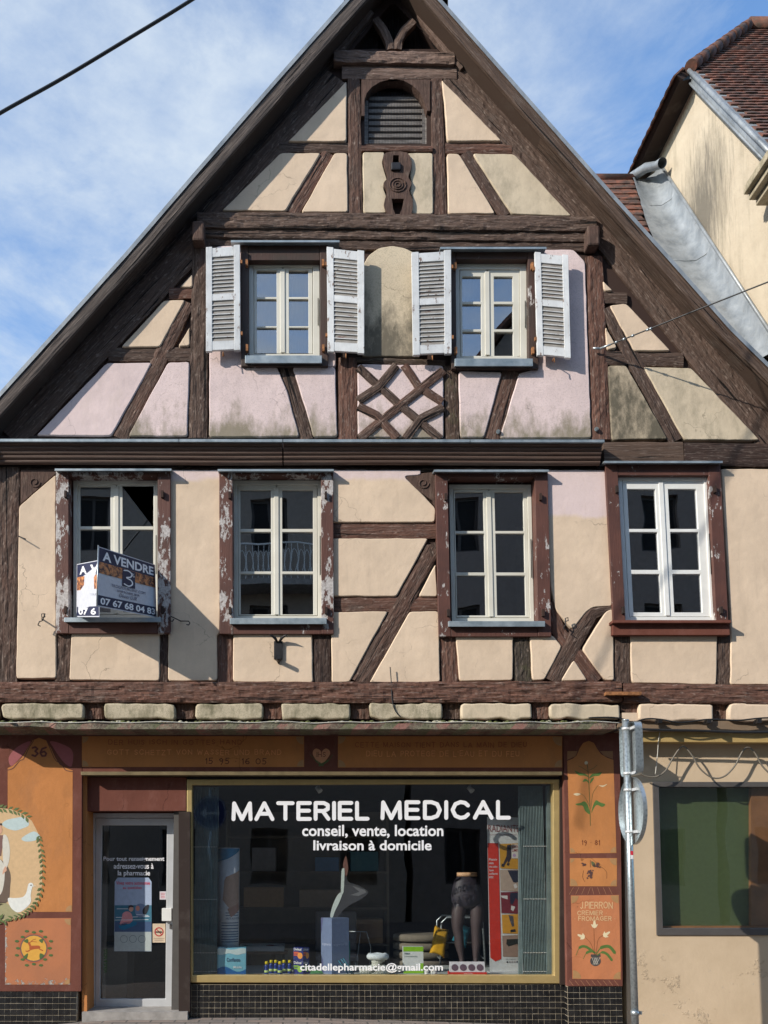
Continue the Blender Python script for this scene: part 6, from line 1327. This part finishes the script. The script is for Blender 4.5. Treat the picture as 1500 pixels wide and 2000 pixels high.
for k in range(4): 
    z_ = .32 + .1 * k; mb = loft([(1.35, 1.75, z_, .30, .22, 0), (1.35, 1.75, z_ + .012, .33, .25, 0), (1.35, 1.75, z_ + .07, .33, .25, 0), (1.35, 1.75, z_ + .085, .29, .22, 0)], 20); tag(mb.build('folded_blanket', col(126, 118, 104, .95)), 'folded beige blanket, ' + ('lowest', 'second from below', 'second from top', 'topmost')[k] + ' in the pile behind the display', 'blanket', 'folded blankets piled in the shop')
t = thing('side_table', 'low dark table under the blanket pile in the shop', 'table', (1.35, 1.75, zf)); mb = MB(); mb.box(.95, 1.75, 1.45, 2.1, .27, .31); mb.build('tabletop', M['interior'], t)
for sx in (.98, 1.69):
    for sy in (1.48, 2.04): mb = MB(); mb.box(sx, sx + .03, sy, sy + .03, zf, .27); mb.build('leg', M['interior'], t)
dim('floor_mat', 'orange brown mat on the shop floor behind the display', 'mat', [(.2, 1.0, 1.9, 2.6, zf + .002, zf + .02)], (150, 90, 50))
# inside the door
dim('red_trim_post', 'thin pale post with a red end just inside the shop door', 'post', [(-2.25, -2.20, .9, .95, zf, 2.1)], (170, 166, 160)); dim('waste_cabinet', 'low grey cabinet just inside the shop door', 'cabinet', [(-2.35, -2.02, 1.2, 1.6, zf, .62)], (120, 122, 118))
# posters on the door glass
YPp = YD + .024; PO = MB(); pp = [(224, 1722), (230, 1714), (290, 1714), (296, 1722), (296, 1858), (223, 1858)]; PO.pprism([pp], YPp, YPp + .003); po = PO.build('poster', col(160, 176, 200)); tag(po, 'health poster with two people on a bench stuck inside the shop door glass', 'poster')
pm_ = plane_map(YPp - .001); pm2 = plane_map(YPp - .002); pm3 = plane_map(YPp - .003)
decal('sea', [rect(224, 1768, 296, 1800)], col(56, 110, 132), po, pm_); decal('ground_strip', [rect(224, 1800, 296, 1820)], col(60, 84, 120), po, pm_); decal('lower_text_field', [rect(223.5, 1820, 295.5, 1857.5)], col(170, 180, 178), po, pm_)
decal('bench', [line([(226, 1792), (292, 1790)], 1.2, False), line([(224, 1797), (290, 1796)], 1, False), line([(228, 1775), (250, 1775)], 1, False), line([(266, 1786), (290, 1788)], 1, False)], col(206, 212, 216), po, pm2)
decal('woman_figure', [blob([(240, 1784), (248, 1780), (256, 1784), (259, 1796), (254, 1803), (236, 1808), (234, 1804), (238, 1793)])], col(206, 140, 144), po, pm2); decal('woman_legs', [blob([(233, 1806), (246, 1801), (264, 1800), (266, 1806), (250, 1813), (240, 1816), (233, 1812)])], col(16, 104, 140), po, pm2)
decal('woman_head', [disc(256, 1775, 4.6, 5.6)], col(196, 150, 132), po, pm2); decal('woman_hair', [blob([(251, 1776), (251, 1770), (256, 1767.5), (261, 1770), (260, 1772), (254, 1772)])], col(56, 44, 50), po, pm3)
decal('man_figure', [blob([(264, 1772), (272, 1765), (282, 1768), (284, 1784), (276, 1792), (266, 1788)])], col(110, 128, 158), po, pm2); decal('man_head', [disc(269, 1774, 4, 5)], col(190, 130, 116), po, pm3); decal('dark_bag', [blob([(279, 1776), (286, 1768), (291, 1768), (289, 1778), (284, 1786), (279, 1784)])], col(32, 34, 42), po, pm3)
for k in range(3): decal('round_icon', stroke([(242 + 17.5 * k + 7 * math.cos(a * .3927), 1834 + 7 * math.sin(a * .3927)) for a in range(17)], .7), col(90, 100, 104), po, lambda x, y, l=0: pm2(x, y, l * .2))
text('printed_lettering', 'Vivez votre autonomie', pm2, (227, 1721, 293, 1728), col(206, 60, 84), po, .01); text('printed_lettering', 'au quotidien', pm2, (240, 1731, 277, 1738), col(206, 60, 84), po, .01)
mb = MB(); mb.pprism([rect(298, 1804, 323, 1841)], YPp, YPp + .002); ns = mb.build('no_smoking_notice', col(206, 186, 160)); tag(ns, 'small cream no-smoking notice with a red ring on the door glass', 'notice')
decal('red_ring', stroke([(310.5 + 8 * math.cos(a * .3927), 1820 + 8 * math.sin(a * .3927)) for a in range(17)] , 2) + stroke([(305, 1814), (316, 1826)], 1.6), col(176, 30, 36), ns, lambda x, y, l=0: pm_(x, y, l * .2)); decal('cigarette', [rect(304, 1819, 316, 1821.5)], col(50, 44, 44), ns, pm3); decal('printed_line', [rect(300, 1833, 321, 1833.6), rect(302, 1836, 319, 1836.6)], col(120, 80, 70), ns, pm_)
mb = MB(); mb.pprism([rect(312, 1741, 324, 1757)], YPp, YPp + .002); st = mb.build('door_sticker', col(206, 200, 204)); tag(st, 'tiny white sticker with red print on the door glass above the handle', 'sticker'); decal('printed_line', [rect(314, 1744 + 3 * k, 322, 1745 + 3 * k) for k in range(4)], col(196, 70, 84), st, pm_)

# ================================================================ tall neighbour on the right
XW = 5.50
A_ = WX(1358, 176, XW); Fp = WX(1283, 312, XW)
NB = thing('neighbour_house', 'tall cream rendered house with tiled half-hipped roof at the upper right', 'house', (6.5, 4, -.1))
O0 = WX(1347, 138, XW - .10); O1 = WX(1500, 292, XW - .10); O2 = WX(1345, 168, XW - .10); sl = (O0.z - O1.z) / (O0.y - O1.y); hgt = O0.z - O2.z
Yf0 = .45; rz = lambda y: O0.z - sl * (O0.y - y)
zE = O0.z - .15
side = [Vector((XW, Yf0, -.1)), Vector((XW, Yf0, rz(Yf0) - .12)), Vector((XW, O0.y, zE)), Vector((XW, 9, zE)), Vector((XW, 9, -.1))]
g = G('neighbour_render'); v = g.tc.outputs['Object']; stn = g.ramp(g.noise(g.mp(v, (1, 2.4, .38)), 1.5, 9, .7), .50, .64); pz_ = g.sep(g.pos()); 
band = g.math('MULTIPLY', g.ramp(pz_[1], 2.0, 3.0), g.ramp(pz_[1], 4.4, 3.4)); band2 = g.ramp(pz_[2], 11.6, 10.9)
c = g.mix(g.ramp(g.noise(v, 1.6, 5), .3, .7), (.52, .44, .33), (.60, .515, .39)); SC = WX(1372, 420, XW); ay = g.math('DIVIDE', g.math('SUBTRACT', pz_[1], SC.y), .75); az = g.math('DIVIDE', g.math('SUBTRACT', pz_[2], SC.z), 1.0)
rr_ = g.math('SQRT', g.math('ADD', g.math('MULTIPLY', ay, ay), g.math('MULTIPLY', az, az))); sk_ = g.noise(g.mp(v, (1, 8, .9)), 2.6, 11, .78)
c = g.mix(g.ramp(g.math('SUBTRACT', g.math('MULTIPLY', sk_, 2.7), rr_), .1, 1.0, 0, .85), c, (.13, .12, .10))
c = g.mix(g.math('MULTIPLY', stn, .45), c, (.30, .26, .19))
c = g.mix(g.ramp(g.noise(g.mp(v, (1, 5, .7)), 6, 6, .7), .6, .75, 0, .35), c, (.25, .21, .15)); M['nrender'] = g.fin(c, .93, g.bump(g.math('ADD', g.noise(v, 3, 4), g.math('MULTIPLY', g.noise(v, 60, 4), .12)), .7, .04), spec=.1)
mb = MB(); mb.prism([side], 'yz', lambda p: Vector((p.x + .3, p.y, p.z))); mb.build('wall', M['nrender'], NB); mb = MB(); mb.box(XW + .31, XW + 6, Yf0, Yf0 + .3, -.1, rz(Yf0) - .2); mb.build('wall', M['nrender'], NB)
# near slope of its roof
nsv = Vector((0, 1, sl)).normalized(); dR = ray(1460, 56); nrmP = Vector((0, -sl, 1)).normalized(); tt = (O0 - CAM).dot(nrmP) / dR.dot(nrmP); RR = CAM + dR * tt
Yb_ = Yf0 - .35; base = Vector((XW - .02, Yb_, O0.z - sl * (O0.y - Yb_) - .04)); Ltot = (RR.z - base.z) / nsv.z; Lhip = (O0.z - base.z) / nsv.z
slab = [base, base + Vector((6, 0, 0)), Vector((base.x + 6, RR.y, RR.z)), RR + Vector((0, 0, 0)), Vector((XW - .02, O0.y, O0.z - .04))]
mb = MB(); mb.add(slab + [p - nrmP * .08 for p in slab], [(0, 1, 2, 3, 4), (9, 8, 7, 6, 5), (0, 5, 6, 1), (1, 6, 7, 2), (2, 7, 8, 3), (3, 8, 9, 4), (4, 9, 5, 0)]); mb.build('roof', M['tiles'], NB)
def hipx(r):
    s_ = r * .125
    return .0 if s_ < Lhip else (RR.x - base.x) * (s_ - Lhip) / (Ltot - Lhip) + .02
tilefield('roof_tiles', base + nrmP * .0, Vector((1, 0, 0)), nsv, int(Ltot / .125), 1, .17, .125, M['tiles'], NB, start=hipx, stop=lambda r: 4.2, th=.02, lift=.022)
# hip plane seen from below, with tile ends along its eave
XE = XW - .30; ez = O0.z - .12
ea, eb = Vector((XE, O0.y - .05, ez)), Vector((XE, Fp.y + .9, ez))
mb = MB(); far = Vector((RR.x, Fp.y + 2.4, RR.z)); hp = [ea, eb, far, RR]; nh = (hp[1] - hp[0]).cross(hp[3] - hp[0]).normalized(); nh = nh if nh.z > 0 else -nh
mb.add(hp + [p - nh * .10 for p in hp], [(0, 1, 2, 3), (7, 6, 5, 4), (0, 4, 5, 1), (1, 5, 6, 2), (2, 6, 7, 3), (3, 7, 4, 0)]); mb.build('roof', M['timber_dark'], NB)
tilefield('roof_tiles', ea + Vector((-.02, 0, -.03)), Vector((0, 1, 0)), (RR - (ea + eb) * .5 + Vector((0, (ea.y + eb.y) / 2 - RR.y, 0))).normalized(), 2, 1, .17, .13, M['tiles'], NB, stop=lambda r: eb.y - ea.y - r * .1, th=.022, lift=.02)
mb = MB(); mb.add([(XE + .03, ea.y, ez - .09), (XW + .02, ea.y, ez - .02), (XW + .02, eb.y, ez - .02), (XE + .03, eb.y, ez - .09)], [(0, 1, 2, 3)]); mb.build('soffit_board', M['timber_dark'], NB)
mb = MB(); n = 9
for k in range(n):
    a_ = O0.lerp(RR, k / n) + nrmP * .05; b_ = O0.lerp(RR, (k + 1.12) / n) + nrmP * .05; mb.tube([a_, b_], [.085, .075], 12)
mb.tube([RR + nrmP * .05, RR + Vector((6, 0, .05))], .1, 12); mb.build('ridge_tiles', M['tiles'], NB)
# zinc-clad rake
ra = Vector((XW - .10, O0.y, O0.z)); rb_ = Vector((XW - .10, Yf0 - .4, rz(Yf0 - .4)))
mb = MB(); mb.hexa([rb_ + Vector((0, 0, -hgt)), ra + Vector((0, 0, -hgt)), ra, rb_] + [p + Vector((.22, 0, 0)) for p in (rb_ + Vector((0, 0, -hgt)), ra + Vector((0, 0, -hgt)), ra, rb_)]); mb.build('rake_cladding', M['zinc2'], NB)
mb = MB(); mb.tube([ra + Vector((-.01, 0, -hgt)), rb_ + Vector((-.01, 0, -hgt))], .016, 8); mb.tube([ra + Vector((-.01, 0, 0)), rb_ + Vector((-.01, 0, 0))], .03, 8); mb.build('rake_edge', M['zinc2'], NB)
# stone cornice return
cA = WX(1478, 405, XW - .28); mb = MB()
for dx_, z0_, z1_ in ((.34, .14, .24), (.28, .07, .138), (.2, .0, .068)): mb.box(XW - dx_, XW + .0, .2, WX(1458, 372, XW - .3).y, WX(1458, 385, XW - .3).z + z0_ - .12, WX(1458, 385, XW - .3).z + z1_ - .12)
mb.build('cornice', M['stone_dirty'], NB, bevel=.012)

# low rear wing with its slope towards the street, and the zinc valley against the wall
wa = WX(1280, 352, XW); wb = WX(1500, 703, XW)
RW = thing('rear_wing_roof', 'low tiled roof squeezed between the gable and the tall cream house', 'roof', (4, 4, 6))
sv = Vector((0, wa.y - wb.y, wa.z - wb.z)).normalized(); low_ = Vector((0, wb.y, wb.z)) - sv * .05; Lw = (wa.z - low_.z) / sv.z
nrw = Vector((0, -sv.z, sv.y)); x0_, x1_ = 3.8, XW
qd = [Vector((x0_, low_.y, low_.z)), Vector((x1_, low_.y, low_.z)), Vector((x1_, low_.y, low_.z)) + sv * Lw, Vector((x0_, low_.y, low_.z)) + sv * Lw]
mb = MB(); mb.add(qd + [p - nrw * .1 for p in qd], [(0, 1, 2, 3), (7, 6, 5, 4), (0, 4, 5, 1), (1, 5, 6, 2), (2, 6, 7, 3), (3, 7, 4, 0)]); mb.build('slab', M['timber_dark'], RW)
tilefield('roof_tiles', Vector((x0_, low_.y, low_.z)), Vector((1, 0, 0)), sv, int(Lw / .2), 1, .19, .2, M['tiles'], RW, stop=lambda r: x1_ - x0_ - .36 - .6 * (1 - r / int(Lw / .2)), th=.02, lift=.02)
mb = MB(); mb.tube([Vector((x0_, low_.y, low_.z)) + sv * Lw, Vector((x1_ - .35, low_.y, low_.z)) + sv * Lw], .09, 10); mb.build('ridge_tiles', M['tiles'], RW)
mb = MB(); K = 30; vs = []
for i in range(K + 1):
    s_ = Lw * (i / K); o_ = Vector((0, low_.y, low_.z)) + sv * s_
    wd_ = .38 + .6 * (1 - i / K)
    prof_ = [(-wd_ + .03 * nz(s_, 2, 0, 9), .062), (-wd_ + .03, .06 + .006 * nz(s_, 0, 0, 5)), (-.32, .014), (-.16, .02 + .004 * nz(s_, 1, 4, 5)), (-.045, .10), (-.035, .19), (-.005, .235)]
    vs += [o_ + Vector((XW + a_, 0, 0)) + nrw * b_ for a_, b_ in prof_]
m = 7; mb.add(vs, [(i * m + j, i * m + j + 1, (i + 1) * m + j + 1, (i + 1) * m + j) for i in range(K) for j in range(m - 1)], True); mb.build('zinc_valley', M['zinc2'], RW)
mb = MB(); mb.tube([Vector((XW - .03, low_.y, low_.z)) + nrw * .25, Vector((XW - .03, low_.y, low_.z)) + sv * Lw + nrw * .25], .022, 8); mb.build('flashing_edge', M['zinc2'], RW)
mb = MB()
for s_ in (2.7, 4.6): 
    o_ = Vector((XW, low_.y, low_.z)) + sv * s_; mb.tube([o_ + Vector((-.47, 0, 0)) + nrw * .034, o_ + Vector((-.3, 0, 0)) + nrw * .016, o_ + Vector((-.16, 0, 0)) + nrw * .024, o_ + Vector((-.045, 0, 0)) + nrw * .105, o_ + Vector((-.03, 0, 0)) + nrw * .2], .006, 6)
mb.build('seam', M['zinc2'], RW)
sp0 = WX(1262, 330, XW - .25); mb = MB(); mb.tube([sp0 + Vector((-.1, .3, .12)), sp0 + Vector((0, 0, .02)), sp0 + Vector((.05, -.25, -.16)), sp0 + Vector((.08, -.4, -.24))], [.07, .07, .062, .075], 14, False); tag(mb.build('zinc_spout', M['zinc2']), 'bent zinc rain spout at the top of the valley gutter', 'spout')

# ================================================================ across the street, behind the camera (seen in the glass)
M['planed_dark'] = plain('dark_frames', (.07, .06, .055), .7)
def opp(name, lab, x0, x1, h, rh, c_, Y0=-14.0, gable=False):
    t = thing(name, lab, 'house', ((x0 + x1) / 2, Y0 - 4, -.11)); mb = MB(); hs = []
    nx = int((x1 - x0) / 2.2); rects = []
    for fl in range(int(h // 3)):
        for i in range(nx):
            cx_ = x0 + (i + .5) * (x1 - x0) / nx; z0_ = .9 + fl * 3.0; rects.append((cx_ - .5, cx_ + .5, z0_, z0_ + 1.5))
    out = [Vector((x0, Y0, -.11)), Vector((x1, Y0, -.11)), Vector((x1, Y0, h))] + ([Vector(((x0 + x1) / 2, Y0, h + rh))] if gable else []) + [Vector((x0, Y0, h))]
    mb.prism([out] + [[Vector((a_, Y0, c0_)), Vector((b_, Y0, c0_)), Vector((b_, Y0, d_)), Vector((a_, Y0, d_))] for a_, b_, c0_, d_ in rects], 'xz', lambda p: p + Vector((0, -.3, 0)))
    mb.box(x0, x0 + .3, Y0 - 8, Y0 - .31, -.11, h); mb.box(x1 - .3, x1, Y0 - 8, Y0 - .31, -.11, h); mb.box(x0, x1, Y0 - 8.3, Y0 - 8.01, -.11, h); mb.build('wall', plain('render_' + name, c_, .9), t)
    for a_, b_, c0_, d_ in rects:
        mb = MB(); mb.prism([[Vector((a_, Y0 - .12, c0_)), Vector((b_, Y0 - .12, c0_)), Vector((b_, Y0 - .12, d_)), Vector((a_, Y0 - .12, d_))]] + [[Vector((u0, Y0 - .12, c0_ + .08)), Vector((u1, Y0 - .12, c0_ + .08)), Vector((u1, Y0 - .12, d_ - .08)), Vector((u0, Y0 - .12, d_ - .08))] for u0, u1 in ((a_ + .07, (a_ + b_) / 2 - .04), ((a_ + b_) / 2 + .04, b_ - .07))], 'xz', lambda p: p + Vector((0, -.05, 0))); wn_ = mb.build('window', M['planed_dark'], t)
        mb = MB(); mb.box(a_ + .05, b_ - .05, Y0 - .16, Y0 - .15, c0_ + .05, d_ - .05); mb.build('pane', M['black'], wn_)
    mb = MB()
    if gable:
        cx_ = (x0 + x1) / 2; 
        for s_ in (-1, 1):
            e = x0 - .4 if s_ < 0 else x1 + .4; r4 = [Vector((e, Y0 + .4, h - .3)), Vector((cx_, Y0 + .4, h + rh + .1)), Vector((cx_, Y0 - 8.4, h + rh + .1)), Vector((e, Y0 - 8.4, h - .3))]; mb.add(r4 + [p + Vector((0, 0, .15)) for p in r4], [(0, 1, 2, 3), (7, 6, 5, 4), (0, 4, 5, 1), (1, 5, 6, 2), (2, 6, 7, 3), (3, 7, 4, 0)])
    else:
        for s_ in (0, 1):
            e = Y0 + .4 if s_ == 0 else Y0 - 8.4; r4 = [Vector((x0 - .2, e, h - .2)), Vector((x1 + .2, e, h - .2)), Vector((x1 + .2, Y0 - 4, h + rh)), Vector((x0 - .2, Y0 - 4, h + rh))]; mb.add(r4 + [p + Vector((0, 0, .15)) for p in r4], [(0, 1, 2, 3), (7, 6, 5, 4), (0, 4, 5, 1), (1, 5, 6, 2), (2, 6, 7, 3), (3, 7, 4, 0)])
    mb.build('roof', M['tiles'], t)
opp('opposite_house', 'rendered house across the street, mirrored darkly in the first-floor windows', -9.5, 2.6, 12.3, 1.6, (.30, .25, .21))
opp('opposite_gabled_house', 'tall gabled house across the street, mirrored in the right attic window', 2.8, 10.9, 12.6, 5.2, (.26, .21, .18), gable=True)
opp('opposite_corner_house', 'plain house at the far right across the street, mirrored in the dark framed shop window', 11.2, 24, 11.0, 3.0, (.28, .25, .2))
opp('far_left_house', 'low house further up the street on the far side', -30, -17, 6.0, 2.0, (.30, .26, .2))

oh = bpy.data.objects['opposite_house']
mb = MB(); mb.box(-2.4, .8, -13.99, -13.1, 8.7, 8.85); BL = mb.build('balcony', M['kerb'], oh)
mb = MB(); mb.box(-2.4, .8, -13.14, -13.1, 9.75, 9.79)
for i in range(22):
    x = -2.36 + i * .15; mb.box(x, x + .015, -13.13, -13.115, 8.86, 9.74)
    mb.tube([(x + .075 + .07 * math.cos(a * .524), -13.12, 9.3 + .3 * math.sin(a * .524)) for a in range(13)], .009, 5)
mb.build('railing', M['pvcwhite'], BL)

# walking frame and rollator among the stock
t = thing('walking_frame', 'pale metal walking frame standing behind the display near the mannequin', 'walking frame', (1.75, 1.35, -.02))
mb = MB()
for sy in (0, .35):
    mb.tube([(1.5, 1.35 + sy, -.02), (1.54, 1.35 + sy, .86), (1.6, 1.35 + sy, .92), (1.95, 1.35 + sy, .92), (2.01, 1.35 + sy, .86), (2.05, 1.35 + sy, -.02)], .012, 8)
mb.tube([(1.52, 1.35, .45), (1.52, 1.70, .45)], .01, 8); mb.tube([(2.03, 1.35, .45), (2.03, 1.70, .45)], .01, 8); mb.tube([(1.6, 1.70, .60), (1.96, 1.70, .60)], .01, 8)
mb.build('frame', M['galv'], t)
for sx in (1.545, 2.0):
    mb = MB(); mb.tube([(sx, 1.35, .8), (sx - .002, 1.35, .86)], .017, 8); mb.build('grip', M['cable'], t)
t = thing('shop_chair', 'grey upholstered chair in the middle of the shop behind the pedestal', 'chair', (.35, 1.75, -.02))
mb = MB(); mb.box(.1, .6, 1.5, 1.95, .40, .47); mb.build('seat', col(120, 118, 122), t, bevel=.02)
mb = MB(); mb.box(.1, .6, 1.96, 2.02, .48, .95); mb.build('backrest', col(120, 118, 122), t, bevel=.02)
for sx in (.12, .55):
    for sy in (1.52, 1.92): mb = MB(); mb.box(sx, sx + .025, sy, sy + .025, -.02, .399); mb.build('leg', M['galv'], t)
t = thing('stock_carton', 'large pale carton standing on the shop floor left of the chair', 'carton', (-.35, 1.8, -.02)); mb = MB(); mb.box(-.65, -.15, 1.55, 2.05, -.02, .55); mb.build('carton', col(190, 176, 150), t, bevel=.004); mb = MB(); mb.box(-.42, -.37, 1.548, 1.55, -.02, .55); mb.build('tape', col(150, 120, 80), t)
